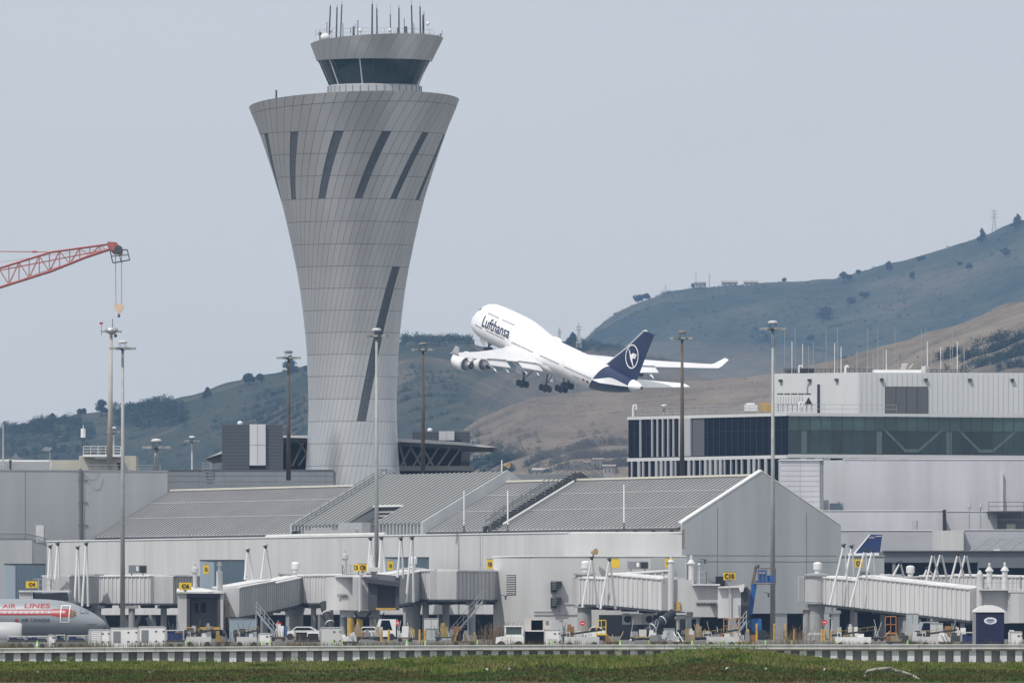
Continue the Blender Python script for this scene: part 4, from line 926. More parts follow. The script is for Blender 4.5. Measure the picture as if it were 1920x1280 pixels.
for (px, t_, w_) in [(1471, 614, 0), (1491, 615, 0), (1485, 640, 1), (1505, 645, 1), (1516, 648, 0), (1549, 615, 0), (1570, 614, 0), (1565, 643, 1), (1577, 650, 1), (1607, 658, 0), (1627, 616, 0), (1646, 615, 0), (1637, 658, 0), (1656, 650, 0), (1662, 655, 1), (1678, 615, 0), (1684, 652, 0), (1728, 616, 0), (1736, 616, 0), (1739, 640, 1), (1747, 650, 0), (1764, 650, 1), (1768, 640, 0), (1782, 648, 0), (1786, 617, 0), (1795, 640, 1), (1808, 617, 0), (1525, 640, 0)]:
    D_ = PD+random.uniform(2, 5)+(9 if px < 1560 else 0); mb = MB()
    mb.tube(P(px, 699, D_), P(px, t_+ (20 if w_ else 0), D_), .035 if not w_ else .05, n=5)
    if w_: mb.tube(P(px, t_+22, D_), P(px, t_, D_), .05, n=5)
    mb.build('antenna', white if w_ else metal, off)
for px in (1588, 1501): mb = MB(); D_ = PD+3; mb.path([P(px-3, 699, D_), P(px-3, 688, D_), P(px, 685, D_), P(px+3, 688, D_)], .12, 7); each(mb, 'gooseneck', white, off)
mb = MB()
for k in range(5): mb.tube(P(1689+k*2, 692, PD+2), P(1693+k*2, 681, PD+2), .04, n=4)
mb.tube(P(1689, 683, PD+2), P(1702, 682, PD+2), .05, n=4); mb.tube(P(1705, 690, PD+2), P(1712, 682, PD+2), .05, n=4); mb.build('roof_ladder', white, off)

# ------------------------------------------------------------------ right hand stepped blocks
root = thing('panelled_stair_block', 'pale panelled block standing left of the big white wall', 'building', (X(1500, 1318), 1318, 0))
mb = MB(); mb.fb(1463, 862, 1537, 1190, 1318, 9); mb.build('panel_wall', wall_white, root)
mb = MB(); mb.box(X(1537, 1318)+.001, 1318.05, 0, X(1537, 1318)+.45, 1326.9, Z(863, 1318)); mb.build('side_return', wall_mid, root)
mb = MB(); py = 872
while py < 960: mb.fb(1463.3, py, 1536.7, py+.6, 1317.985, .015); py += 9.7
mb.fb(1500, 862.5, 1500.6, 960, 1317.98, .02); mb.build('panel_joint', M('joint_lg', (.25, .25, .27), .8), root)
mb = MB(); mb.fb(1462, 860.5, 1544, 862.6, 1317.8, 9); mb.build('coping', white, root)
def block(name, lab, x0, y0, x1, D, dep, mat, bot=1198, cop=True):
    root = thing(name, lab, 'building', (X((x0+x1)/2, D), D, 0)); m = MB(); m.fb(x0, y0, x1, bot, D, dep); m.build('wall', mat, root)
    if cop: m = MB(); m.fb(x0-.5, y0-1, x1+.5, y0+.3, D-.08, min(dep, .6)); m.build('coping', white, root)
    return root
bw = block('white_windowless_block', 'tall blank white wall with a narrow buttress below the green glazing', 1582, 861, 1990, 1328, 7.4, M('white_stucco_stained', (.50, .50, .545), .85, var=.22, vs=.2, streak=True))
mb = MB(); mb.prism([(X(1582, 1328)-.002, 1328, 0), (X(1543, 1328), 1333, 0), (X(1543, 1328), 1335, 0), (X(1582, 1328)-.002, 1335, 0)], (0, 0, Z(862, 1328))); mb.build('angled_wall', wall_white, bw)
mb = MB(); mb.fb(1874, 887, 1881, 960, 1327.6, .39); mb.build('buttress', wall_light, bw)
mb = MB(); mb.fb(1556, 943, 1582, 957, 1326, 1.5); mb.build('plant_box', blueg, bw); mb = MB(); mb.fb(1545, 937, 1554, 957, 1325, 1.5); mb.build('duct_box', wall_white, bw)
b2 = block('upper_step_block', 'pale low block in front of the blank white wall', 1530, 957, 1768, 1300, 22, wall_white)
mb = MB(); mb.fb(1768, 955, 1774, 994, 1299.3, .6); mb.build('black_pipe', black, b2); mb = MB(); mb.tube(P(1716, 994, 1288), P(1716, 976, 1288), .32, n=12); mb.build('roof_stack', metal, b2)
b3 = block('upper_right_step_block', 'pale low block right of the black vertical pipe', 1775, 958, 1870, 1302, 20, wall_white)
mb = MB(); mb.fb(1817, 960, 1817.7, 993, 1301.98, .02); mb.fb(1838, 960, 1838.7, 993, 1301.98, .02); mb.build('door_joint', seam, b3)
for px, lab in ((1817.5, 'left of two thin roof poles with white heads on the right'), (1838.5, 'right of two thin roof poles with white heads on the right')):
    mb = MB(); mb.tube(P(px, 994, 1295), P(px, 944, 1295), .07, n=5); mb.tube(P(px, 950, 1295), P(px, 943, 1295), .2, .1, 6); mb.tube(P(px-2, 955, 1295), P(px+3, 953, 1295), .1, n=4)
    if px < 1820: mb.tube(P(px+3, 953, 1295), P(px+3.5, 930, 1295), .04, n=4)
    one('sensor_pole', lab, 'pole', mb, metal, 'thin sensor poles')
b4 = block('plant_platform_block', 'block with a railed metal platform at the right edge', 1870, 962, 1990, 1304, 18, M('blk', (.36, .36, .39), .8, var=.1, vs=.4))
mb = MB(); mb.fb(1853, 957.5, 1990, 960, 1297, 7); mb.fb(1853, 960, 1855, 973, 1297, .3); mb.fb(1916, 960, 1918, 973, 1297, .3); mb.build('platform', metald, b4)
railing(b4, P(1854, 957, 1297), P(1985, 957, 1297), 1.0, 2.0, (.5, 1), .04, metald)
mb = MB(); mb.fb(1875, 973, 1990, 974, 1300, 1); mb.fb(1888, 982, 1904, 992, 1300, 1.5); mb.build('conduit_box', cream, b4)
b5 = block('lower_left_step_block', 'long pale wall between the gable end and the sunlit box', 1560, 994, 1748, 1268, 28, M('w5', (.40, .41, .44), .85, var=.12, vs=.3))
b6 = thing('sunlit_corner_block', 'sunlit pale box with slanting shadow beside the metal lattice roof', 'building', (X(1778, 1262), 1262, 0))
mb = MB(); mb.prism([(X(1748, 1268), 1268, 0), (X(1807, 1256), 1256, 0), (X(1807, 1256), 1290, 0), (X(1748, 1268), 1290, 0)], (0, 0, Z(994, 1262))); mb.build('wall', wall_light, b6)
b7 = block('lower_right_step_block', 'pale wall behind the lattice roof at right', 1807.5, 993, 1990, 1257, 28, M('w7', (.42, .43, .47), .85, var=.12, vs=.3))
mb = MB(); D = 1236.
mb.prism([P(1815, 1033, D), P(1850, 1009, D+8), P(1990, 1009, D+8), P(1990, 1033, D)], (0, 0, -.15)); lr = thing('lattice_roof', 'sloping dark metal lattice roof at the right edge', 'roof', tuple(P(1900, 1034, D))); mb.build('roof_sheet', wall_mid, lr)
mb = MB()
for k in range(9): mb.tube(P(1815+k*4.2, 1033-k*3, D+k-.2), P(1990, 1033-k*3, D+k-.2), .05, n=4)
for k in range(8): a = 1822+k*22; mb.tube(P(a, 1033, D-.2), P(a+34, 1009, D+7.8), .05, n=4)
mb.build('lattice_bar', metal, lr)
mb = MB(); mb.fb(1864, 1029, 1875, 1033, 1234, 1); one('skylight_box', 'small white box on the dark band under the lattice roof', 'roof box', mb, white)
root = thing('dark_lounge_building', 'dark panelled band above black ribbon windows at right', 'terminal building', (X(1800, 1232), 1232, 0))
mb = MB(); mb.fb(1655, 1033, 1990, 1054, 1232, 20); mb.build('panel_band', M('band', (.13, .145, .165), .6, var=.1, vs=.5), root)
mb = MB(); mb.fb(1655, 1054, 1990, 1198, 1232.5, 18); mb.build('ribbon_window', glassd, root)
mb = MB(); mb.fb(1655, 1031.5, 1990, 1033, 1231.7, 2)
for px in (1700, 1735, 1790, 1833, 1860, 1885, 1910): mb.fb(px, 1034, px+.5, 1054, 1231.97, .03)
mb.fb(1655, 1043, 1990, 1043.5, 1231.97, .03); mb.build('panel_joint', seam, root)
mb = MB(); mb.fb(1834, 1054, 1990, 1064, 1232, .45); mb.build('deep_panel', M('band', (.13, .145, .165)), root)
mb = MB(); mb.fb(1673, 1054, 1679, 1085, 1232.1, .3); mb.fb(1833, 1054, 1835, 1110, 1232.1, .3); mb.build('column', wall_mid, root)
root = thing('gate_lounge_box', 'grey box building carrying the yellow C11 sign', 'terminal building', (X(1600, 1160), 1160, 0))
mb = MB(); mb.fb(1400, 1042, 1658, 1142, 1160, 12); mb.fb(1571, 999, 1590, 1042, 1165, 6); mb.build('wall', wall_grey, root)
mb = MB(); mb.fb(1560, 1040.5, 1659, 1042.5, 1159.9, 2); mb.build('coping', metal, root)
mb = MB(); mb.fb(1600, 1142, 1990, 1142.5, 1161, 12); mb.build('soffit', wall_mid, root); mb = MB()
for px in (1600, 1650, 1683, 1738, 1800, 1860): mb.fb(px, 1142, px+9, 1200, 1162, .8)
each(mb, 'ground_column', wall_mid, root)
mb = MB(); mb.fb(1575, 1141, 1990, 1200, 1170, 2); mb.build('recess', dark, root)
# ------------------------------------------------------------------ light masts
def mast(px, ptop, pbot, D, lab, mat, scale=1.0, headc=metald, cap=wall_light):
    x = X(px, D); z1 = Z(ptop, D); z0 = Z(pbot, D)
    root = thing('light_mast', lab, 'light mast', (x, D, z0), 'high mast floodlights')
    s = scale; mb = MB(); mb.tube((x, D, z0), (x, D, z1-.9*s), .27*s, .13*s, 12); mb.build('pole', mat, root, smooth=True)
    mb = MB(); mb.lathe((x, D, z1-1.1*s), [(.12*s, 0), (.45*s, .1*s), (.45*s, .2*s), (.12*s, .3*s)], 10)
    for k in range(6):
        a = k*math.pi/3+.25+px; c, d = math.cos(a), math.sin(a); mb.tube((x, D, z1-.95*s), (x+c*1.05*s, D+d*1.05*s, z1-.95*s), .05*s, n=5)
    for k in range(4): a = k*math.pi/2+.5; mb.tube((x+math.cos(a)*.38*s, D+math.sin(a)*.38*s, z1-1.0*s), (x+math.cos(a)*.38*s, D+math.sin(a)*.38*s, z1-.25*s), .03*s, n=4)
    mb.build('head_frame', headc, root)
    mb = MB(); mb.lathe((x, D, z1-.35*s), [(.12*s, -.08*s), (.48*s, 0), (.48*s, .12*s), (.3*s, .22*s), (.02, .26*s)], 12); mb.build('head_cap', cap, root)
    for k in range(6):
        a = k*math.pi/3+.25+px; c, d = math.cos(a), math.sin(a); v = Vector((c, d, 0)); t = Vector((-d, c, 0)); m = MB()
        m.obox(Vector((x, D, z1-1.02*s))+v*.75*s-t*.22*s, v*.55*s, t*.44*s, (0, 0, .22*s)); m.build('floodlight', M('lamp_housing', (.30, .30, .29), .5, .2), root)
grm = M('mast_galv', (.33, .345, .34), .6, .2, var=.2, vs=.8); brm = M('mast_brown', (.06, .05, .045), .8, col2=(.14, .10, .06), vs=.25)
mast(230, 636, 1199, 1128, 'pale galvanised floodlight mast at left in front of the hall', grm)
mast(706, 613, 1199, 1147, 'pale galvanised floodlight mast standing in front of the control tower', grm, 1.0)
mast(1449, 599, 1199, 1121, 'pale galvanised floodlight mast in front of the gable end', grm)
capb = M('mast_cap_dull', (.17, .155, .14), .8)
mast(541, 655, 900, 1292, 'brown weathered floodlight mast just left of the control tower', brm, 1.05, metald, capb)
mast(793, 640, 900, 1245, 'brown weathered floodlight mast between control tower and aircraft', brm, 1.0, metald, capb)
mast(1279, 618, 910, 1190, 'brown weathered floodlight mast in front of the aircraft tail', brm, 1.0, metald, capb)
mast(293, 820, 884, 1312, 'short dark floodlight mast rising behind the hall roof', grm, 1.25, metald, wall_light)
mast(360, 816, 1180, 2150, 'small distant floodlight mast left of the louvred block', grm, 1.15, metald, white)
mast(213, 799, 1180, 2300, 'small distant floodlight mast half hidden by the beige mast', grm, 1.2, metald, white)
mast(1245, 757, 1180, 2300, 'small distant floodlight mast beyond the office railing', grm, 1.2, metald, white)
# thin roof antennas in front of the roof and horn lights
for (px, t_, b_, m_, lab) in [(870, 919, 999, 1150, 'white whip antenna on tripod left of the roof stair'), (952, 919, 998, 1150, 'white whip antenna on tripod at the foot of the dark stair'), (1170, 908, 994, 1140, 'white whip antenna on tripod right of the dark stair'), (941, 862, 908, 1205, 'thin white antenna beside the horn lamp on the ridge')]:
    root = thing('whip_antenna', lab, 'antenna', tuple(P(px, b_, m_)), 'white whip antennas'); mb = MB(); mb.tube(P(px, b_-15, m_), P(px, t_, m_), .075, n=6); mb.build('rod', white, root)
    mb = MB(); mb.tube(P(px, b_, m_), P(px, b_-16, m_), .06, n=5)
    for k in range(3): a = k*2.1; mb.tube(P(px, b_-7, m_), P(px, b_, m_)+Vector((math.cos(a)*.35, math.sin(a)*.35, 0)), .03, n=4)
    mb.build('tripod', metald, root)
def horn(px, py, D, lab, pbase):
    root = thing('horn_lamp', lab, 'lamp', tuple(P(px, pbase, D)), 'round amber horn lamps'); mb = MB(); mb.tube(P(px-3, pbase, D), P(px-3, py+1, D), .06, n=5); mb.tube(P(px-6, py, D), P(px-6, py+3, D), .05, n=4); mb.tube(P(px-6, py, D), P(px, py, D), .05, n=4); mb.build('post', metald, root)
    mb = MB(); a = P(px, py, D); mb.tube(a+Vector((-.25, .2, 0)), a+Vector((.1, -.3, 0)), .12, .33, 12); mb.build('horn', M('amber', (.50, .32, .16), .5), root)
horn(951, 872, 1195, 'amber round horn lamp at the corner of the raised roof ridge', 905)
horn(1115, 1034, 1119, 'amber round horn lamp on the forward block parapet', 1043)
# ------------------------------------------------------------------ signs
def letters(txt, px0, py0, px1, py1, D, par, mat=letter, off=.06, bold=.02):
    w = X(px1, D)-X(px0, D); h = Z(py0, D)-Z(py1, D); o = P(px0, py1, D)
    return textmesh(txt, lambda x, y: (o.x+x, D-off, o.z+y), h, 'lettering', mat, par, width=w, bold=bold)
def signbox(x0, y0, x1, y1, D, txt, lab, post=None, tb=None, dep=.35):
    root = thing('gate_sign', lab, 'sign', (X((x0+x1)/2, D), D, Z(y1, D)), 'yellow gate number signs'); mb = MB(); mb.fb(x0, y0, x1, y1, D, dep); mb.build('sign_face', yellow, root)
    mb = MB(); mb.fb(x0-.4, y0-.7, x1+.4, y0, D-.02, dep+.04); mb.fb(x0-.4, y1, x1+.4, y1+.5, D-.02, dep+.04); mb.build('frame', wall_mid, root)
    if txt: q = tb or (x0+5, y0+3, x1-4, y1-3); letters(txt, *q, D, root, bold=.05)
    if post: mb = MB(); mb.prism([P((x0+x1)/2-4, y1+.5, D+.1), P((x0+x1)/2+4, y1+.5, D+.1), P((x0+x1)/2+.8, y1+4, D+.1), P((x0+x1)/2+.8, post, D+.1), P((x0+x1)/2-.8, post, D+.1), P((x0+x1)/2-.8, y1+4, D+.1)], (0, .12, 0)); mb.build('post', metal, root)
signbox(48.5, 1088.5, 70, 1101.5, 1138, 'C4', 'yellow C4 gate sign above the silver airliner', 1112)
signbox(335.5, 1091, 359, 1105, 1136, 'C6', 'yellow C6 gate sign on the open-ended bridge cab', 1112)
signbox(672, 1056.5, 688.5, 1070, 1101, 'C8', 'yellow C8 gate sign panel facing the camera', 1082, (675, 1059, 685.5, 1067.5), .25)
o = bpy.data.objects; root = thing('gate_sign', 'narrow angled left face of the yellow C8 sign pair', 'sign', tuple(P(667, 1070, 1101)), 'yellow gate number signs'); mb = MB(); mb.prism([P(672, 1056.5, 1101), P(662.5, 1057, 1102), P(662.5, 1069.5, 1102), P(672, 1070, 1101)], (0, .2, 0)); mb.build('sign_face', yellow, root)
a_ = P(663.5, 1067.5, 1101.9); b_ = P(670.5, 1067.5, 1101.1); hh_ = .43
textmesh('C8', lambda x, y: tuple(a_+(b_-a_)*(x/1.0)+Vector((0, -.04, y))), .44, 'lettering', letter, root, width=1.0, bold=.02)
signbox(1356.5, 1072.5, 1378.5, 1086.5, 1094, 'C10', 'yellow C10 gate sign above the grey bridge cab', 1160, (1358.5, 1074.5, 1376.5, 1084.5))
signbox(1602.5, 1047, 1618.5, 1063, 1159, 'C11', 'yellow C11 sign on the grey box behind the inverted-V poles', None, (1605, 1051, 1616.5, 1060), .3)
for (x0, y0, x1, y1, D, tx, lab) in [(381, 1058, 391, 1075, 1163, 'C5', 'small upright yellow sign on the blue-grey box above C6'), (727, 1051, 737, 1068, 1140, 'C6', 'small upright yellow sign left of the middle blue-grey box'), (912.5, 1048, 924, 1066, 1118, 'C8', 'small upright yellow sign at the left end of the forward block'), (1147, 1047, 1161, 1064, 1118.5, None, 'blank square yellow sign on the forward block'), (1247, 1046, 1262, 1063, 1118.5, 'C1', 'yellow sign partly hidden by a white post on the forward block')]:
    signbox(x0, y0, x1, y1, D, tx, lab, None, (x0+2.5, y0+5, x1-2, y1-5), .3)
for (px, py, D) in ((78, 1082, 1160), (389, 1085, 1150), (1243, 1071, 1112)): pass
# blue-grey clad boxes
def cladbox(x0, y0, x1, y1, D, xs, lab):
    root = thing('clad_entry_box', lab, 'building box', (X((x0+x1)/2, D), D, Z(y1, D)), 'blue-grey ribbed boxes on the facade'); mb = MB(); mb.prism([P(xs, y1, D), P(x0, y1, D+1.3), P(x0, y1, D+12), P(x1, y1, D+14), P(x1, y1, D+2)], (0, 0, Z(y0, D)-Z(y1, D))); mb.build('ribbed_wall', blueg, root)
    mb = MB(); k = xs+1
    while k < x1: d = D+2*(k-xs)/(x1-xs); mb.fb(k, y0, k+.7, y1, d-.09, .12); k += 3.1
    mb.build('rib', M('rib_blue', (.20, .285, .35), .6), root)
    mb = MB(); mb.prism([P(xs-.6, y0, D-.1), P(x0-.6, y0, D+1.3), P(x0, y0, D+12), P(x1, y0, D+14), P(x1+.6, y0, D+1.9)], (0, 0, .12)); mb.build('roof_trim', metald, root)
cladbox(8, 1058, 85, 1122, 1180, 28, 'blue-grey ribbed box at the far left behind the C4 bridge')
cladbox(375, 1051, 458, 1112, 1166, 401, 'blue-grey ribbed box behind the C6 bridge')
cladbox(722, 1046, 804, 1085, 1146, 750, 'low blue-grey ribbed box behind the C8 bridge')
# rooftop condensers on walls
def wallunit(x0, y0, x1, y1, D, lab, mat=wall_mid):
    root = thing('condenser_unit', lab, 'air conditioner', (X((x0+x1)/2, D), D, Z(y1, D)), 'condenser units in front of the walls'); mb = MB(); mb.fb(x0, y0, x1, y1, D, 1.0); mb.build('casing', mat, root)
    mb = MB(); mb.fb(x0+(x1-x0)*.62, y0+1.5, x1-1.5, y1-1.5, D-.03, .03); mb.build('grille', black, root); mb = MB(); mb.fb(x0+(x1-x0)*.42, y0+2, x0+(x1-x0)*.55, y1-4, D-.03, .03); mb.build('label_plate', white, root)
    mb = MB(); mb.fb(x0+5, y1, x0+7, y1+4, D+.2, .1); mb.fb(x1-8, y1, x1-6, y1+4, D+.2, .1); mb.build('foot', metald, root)
wallunit(241, 1059, 275, 1074, 1165, 'grey condenser unit above the C4 walkway roof')
wallunit(1177, 1052, 1216, 1066, 1117, 'grey condenser unit on the forward block above the white bridge')
for (y0, y1, lab) in ((1088, 1110, 'upper black louvred fixture on the forward block wall'), (1118, 1139, 'lower black louvred fixture on the forward block wall')):
    root = thing('black_wall_fixture', lab, 'wall fixture', tuple(P(1043, y1, 1119.9))); mb = MB(); mb.fb(1033, y0+1, 1053, y0+(y1-y0)*.55, 1119.2, .78); mb.fb(1032.5, y0+4, 1044, y1, 1119.4, .58); mb.build('casing', black, root)
    mb = MB(); 
    for k in range(4): mb.fb(1035, y0+3+k*4, 1043, y0+4+k*4, 1119.15, .05)
    mb.build('slat', metal, root)
# wall lamp brackets
for (px, py, D, lab) in ((948, 1118, 1116, 'small flood lamp bracket left of the black fixtures'), (1441, 1113, 1133, 'grey wall lamp beside the mast on the gable wall'), (1322, 1050, 1134, 'small camera bracket at the corner above the C10 sign')):
    mb = MB(); mb.fb(px-3, py-2, px+3, py, D, .4); mb.fb(px-1.5, py, px+1.5, py+6, D, .3); mb.fb(px-10, py-3, px-2, py-2, D+.2, .1); one('wall_lamp', lab, 'lamp', mb, metald, 'wall lamps')
# ------------------------------------------------------------------ passenger bridges
def tunnel(root, A, B, w=2.7, h=2.75, mat=brw, ribs=True, step=.62, name='tunnel_section', flip=False):
    A = Vector(A); B = Vector(B); d = B-A; L = d.length; e = Vector((d.x, d.y, 0)).normalized(); s = Vector((-e.y, e.x, 0))
    mb = MB(); mb.obox(A-s*w/2, d, s*w, (0, 0, h)); 
    if ribs:
        k = .2
        while k < L-.1:
            p = A+d*(k/L)
            for sg in (-1, 1): mb.obox(p+s*(sg*w/2-(.10 if sg < 0 else 0))+ZV*.06, d.normalized()*.17, s*.10, (0, 0, h-.14))
            k += step
    mb.build(name, mat, root)
    mb = MB(); mb.obox(A-s*(w/2+.14)+ZV*h, d, s*(w+.28), (0, 0, .12)); mb.obox(A-s*(w*.33)+ZV*(h+.12), d, s*(w*.66), (0, 0, .1)); mb.build('tunnel_roof', brroof, root)
    mb = MB(); mb.obox(A-s*(w/2+.06)-ZV*.22, d, s*(w+.12), (0, 0, .2)); m = max(2, int(L/3))
    for k in range(m): p = A+d*((k+.5)/m); mb.obox(p-s*w*.3-ZV*.5, d.normalized()*.5, s*w*.6, (0, 0, .3))
    mb.build('floor_frame', metald, root)
def rotunda(root, c, z0, h=2.95, r=1.75, mat=brg, col=True, vent=True, colr=.62):
    x, y = c; mb = MB(); mb.lathe((x, y, z0), [(r, 0), (r, h)], 20); mb.build('rotunda', mat, root, smooth=False)
    mb = MB(); mb.lathe((x, y, z0+h), [(r+.2, 0), (r+.2, .18), (r*.5, .3)], 20); mb.lathe((x, y, z0-.25), [(r+.1, 0), (r+.1, .25)], 20); mb.build('rotunda_rim', metal, root)
    if col:
        mb = MB(); mb.lathe((x, y, 0), [(colr*1.3, 0), (colr*1.3, .5), (colr, .7), (colr, z0-1.2), (r*.75, z0-.3), (r*.75, z0-.2)], 16); mb.build('column', M('column_grey', (.36, .365, .37), .8, var=.2, vs=.8, streak=True), root)
    if vent:
        mb = MB(); mb.lathe((x+.1, y, z0+h+.25), [(.28, 0), (.28, .35), (.42, .4), (.42, 1.0), (.3, 1.1), (.02, 1.15)], 14)
        for k in range(4): mb.lathe((x+.1, y, z0+h+.7+k*.12), [(.44, 0), (.44, .03)], 14)
        mb.build('roof_fan', white, root)
def legs(root, c, z0, sp=1.6, mat=wall_grey, wheels=True):
    x, y = c; mb = MB()
    for s in (-1, 1): mb.obox((x+s*sp/2-.16, y-.2, .5), (.32, 0, 0), (0, .4, 0), (0, 0, z0-.5))
    mb.box(x-sp/2-.3, y-.3, z0-.35, x+sp/2+.3, y+.3, z0-.02); mb.box(x-sp/2-.2, y-.25, .55, x+sp/2+.2, y+.25, .95); mb.build('drive_column', mat, root)
    if wheels:
        for s in (-1, 1): m = MB(); m.tube((x+s*sp*.45-.2, y-.3, .5), (x+s*sp*.45+.2, y-.3, .5), .5, n=14); m.build('wheel', black, root)
def post(root, px, D, z0, z1, r=.3, name='support_column'):
    mb = MB(); x = X(px, D); mb.tube((x, D, z0), (x, D, z1), r, n=12); mb.box(x-r*1.9, D-r*1.5, z1-.3, x+r*1.9, D+r*1.5, z1); mb.build(name, M('column_grey', (.36, .365, .37)), root)
def vframe(px, py, pl_, pr_, pb_, D, lab, tilt_=1.2):
    root = thing('cable_frame', lab, 'pole frame', tuple(P((pl_+pr_)/2, pb_, D)), 'white inverted-V pole frames'); t = P(px, py, D); mb = MB()
    mb.tube(P(pl_, pb_, D), t, .12, .075, 8); mb.tube(P(pr_, pb_, D+tilt_), t+Vector((.12, .1, 0)), .12, .075, 8); mb.build('pole', white, root)
    mb = MB(); mb.lathe(tuple(t+Vector((.05, 0, -.05))), [(.08, -.05), (.16, .02), (.17, .15), (.06, .28)], 8); mb.tube(t+Vector((-.22, 0, .12)), t+Vector((.3, 0, .26)), .05, n=5); mb.build('pulley', black, root)
def railbox(root, x0, x1, py, D, dep=1.6, h=1.0, mat=metal):
    a, b = P(x0, py, D), P(x1, py, D); c, d = a+Vector((0, dep, 0)), b+Vector((0, dep, 0))
    for u_, v_ in ((a, b), (c, d), (a, c), (b, d)): railing(root, u_, v_, h, .75, (.5, 1), .03, mat)
G_ = 'passenger boarding bridges at the gates'
# C4
r4 = thing('passenger_bridge', 'C4 boarding bridge with ribbed walkway behind the silver airliner', 'boarding bridge', (X(250, 1180), 1180, 0), G_)
z4 = Z(1130, 1180)
tunnel(r4, (X(440, 1196), 1196, z4), (X(303, 1182), 1182, z4), mat=brg, name='fixed_walkway'); tunnel(r4, (X(300, 1183), 1183, z4), (X(180, 1190), 1190, z4), mat=brw, name='fixed_walkway')
rotunda(r4, (X(168, 1189), 1189), z4-.1, vent=False); tunnel(r4, (X(160, 1186), 1186, z4), (X(105, 1152), 1152, z4-.1), mat=brg)
mb = MB(); mb.fb(36, 1109, 62, 1140, 1143, 3.2); mb.fb(62, 1113, 128, 1140, 1145, 4); mb.build('cab', brg, r4); mb = MB(); mb.fb(35, 1106, 130, 1109.5, 1142.8, 6); mb.build('cab_roof', brroof, r4)
mb = MB(); mb.prism([P(63, 1125, 1142), P(66, 1112, 1142), P(124, 1110, 1142), P(128, 1125, 1142)], (0, 2.6, 0)); mb.build('bellows', black, r4)
mb = MB(); mb.fb(88, 1083, 100, 1108, 1148, 1.2); mb.build('cable_box', brg, r4); railbox(r4, 60, 95, 1107, 1146, 2, 1.2)
for px in (184, 247, 307): post(r4, px, 1184, 0, z4-.25, .34)
mb = MB(); 
for (a, b, c, d) in ((192, 1154, 208, 1176), (262, 1154, 246, 1176), (276, 1156, 290, 1174)): mb.tube(P(a, b, 1186), P(c, d+16, 1186), .22, n=8)
each(mb, 'diagonal_brace', wall_grey, r4)
# C6
r6 = thing('passenger_bridge', 'C6 boarding bridge with open dark cab mouth facing the camera', 'boarding bridge', (X(480, 1165), 1165, 0), G_)
z6 = Z(1130, 1168)
tunnel(r6, (X(660, 1160), 1160, z6), (X(570, 1169), 1169, z6), mat=brw, name='fixed_walkway'); rotunda(r6, (X(552, 1170), 1170), z6-.1, r=1.5, colr=.9)
A = Vector((X(548, 1168), 1168, z6-.05)); Bm = Vector((X(492, 1156), 1156, z6-.75)); B2 = Vector((X(424, 1143), 1143, z6-1.45))
tunnel(r6, A, Bm, 2.5, 2.65, brg, step=.8); tunnel(r6, Bm, B2, 2.75, 2.9, brg, step=.8)
cz0 = Z(1180, 1140)
mb = MB(); x0, x1, xa = X(333, 1138), X(418, 1138), X(350, 1138); zt6 = Z(1112, 1138)
mb.box(x0, 1138, cz0, xa, 1142.5, zt6); mb.box(x1-.25, 1138, cz0, x1, 1142.5, zt6); mb.box(xa, 1141.8, cz0, x1-.25, 1142.6, zt6); mb.build('cab', brg, r6)
mb = MB(); mb.prism([(x0-.1, 1137.7, zt6+.05), (x1+.1, 1137.7, zt6+.0), (x1+.1, 1143, zt6), (x0+1.5, 1143, zt6+.55), (x0-.1, 1140, zt6+.35)], (0, 0, .16)); mb.build('cab_roof', brroof, r6)
mb = MB(); mb.box(xa, 1138.2, zt6-.35, x1-.25, 1141.8, zt6-.02); mb.box(xa, 1138, zt6-.45, xa+.25, 1141.7, zt6-.36); mb.box(xa, 1138, cz0+.3, xa+.3, 1141.7, zt6-.4); mb.box(x1-.55, 1138, cz0+.3, x1-.27, 1141.7, zt6-.4); mb.build('bellows', M('bellows_grey', (.05, .05, .06), .8), r6)
mb = MB(); mb.box(xa+.35, 1141.6, cz0+.35, x1-.6, 1141.75, zt6-.5); mb.build('inner_door_wall', M('inner', (.20, .20, .22), .6), r6)
for (a, b) in ((.15, .27), (.36, .55)):
    mb = MB(); w = x1-.6-xa-.35; mb.box(xa+.35+w*a, 1141.55, cz0+1.7, xa+.35+w*b, 1141.6, cz0+2.7); mb.build('window', glassd, r6)
mb = MB(); mb.box(xa, 1137.8, cz0+.02, x1-.3, 1141.5, cz0+.28); mb.build('floor_sill', yellowp, r6)
mb = MB(); mb.tube((X(421, 1138), 1139, cz0), (X(421, 1138), 1139, cz0+3), .08, n=6); mb.tube((X(427, 1138), 1139, cz0), (X(427, 1138), 1139, cz0+2.7), .06, n=6); mb.path([P(421, 1128, 1138), P(425, 1125, 1138), P(429, 1130, 1138), P(429, 1165, 1138)], .06); mb.build('hydraulic_pipe', rust, r6)
legs(r6, (X(395, 1143), 1143.5), cz0+.05, 2.2); 
mb = MB(); mb.tube(P(411.5, 1113, 1139), P(411.5, 1070, 1139), .32, n=12); mb.tube(P(411.5, 1070, 1139), P(411.5, 1058, 1139), .13, n=8); mb.lathe(tuple(P(411.5, 1060, 1139)), [(.05, -.1), (.25, 0), (.2, .3), (.02, .4)], 10); mb.build('roof_post', brw, r6)
mb = MB(); mb.tube(P(365.5, 1108, 1141), P(365.5, 1076, 1141), .22, n=10); mb.lathe(tuple(P(365.5, 1076, 1141)), [(.22, 0), (.36, .2), (.3, .6), (.1, .8), (.1, 1.1), (.02, 1.15)], 10); mb.build('beacon_post', brg, r6)
mb = MB(); mb.tube(P(523, 1131, 1163), P(523, 1142, 1163), .25, n=10); mb.lathe(tuple(P(523, 1143, 1163)), [(.45, -.15), (.5, 0), (.45, .15)], 12); mb.build('cable_reel', black, r6)
for px in (588, 620): post(r6, px, 1166, 0, z6-.25, .28)
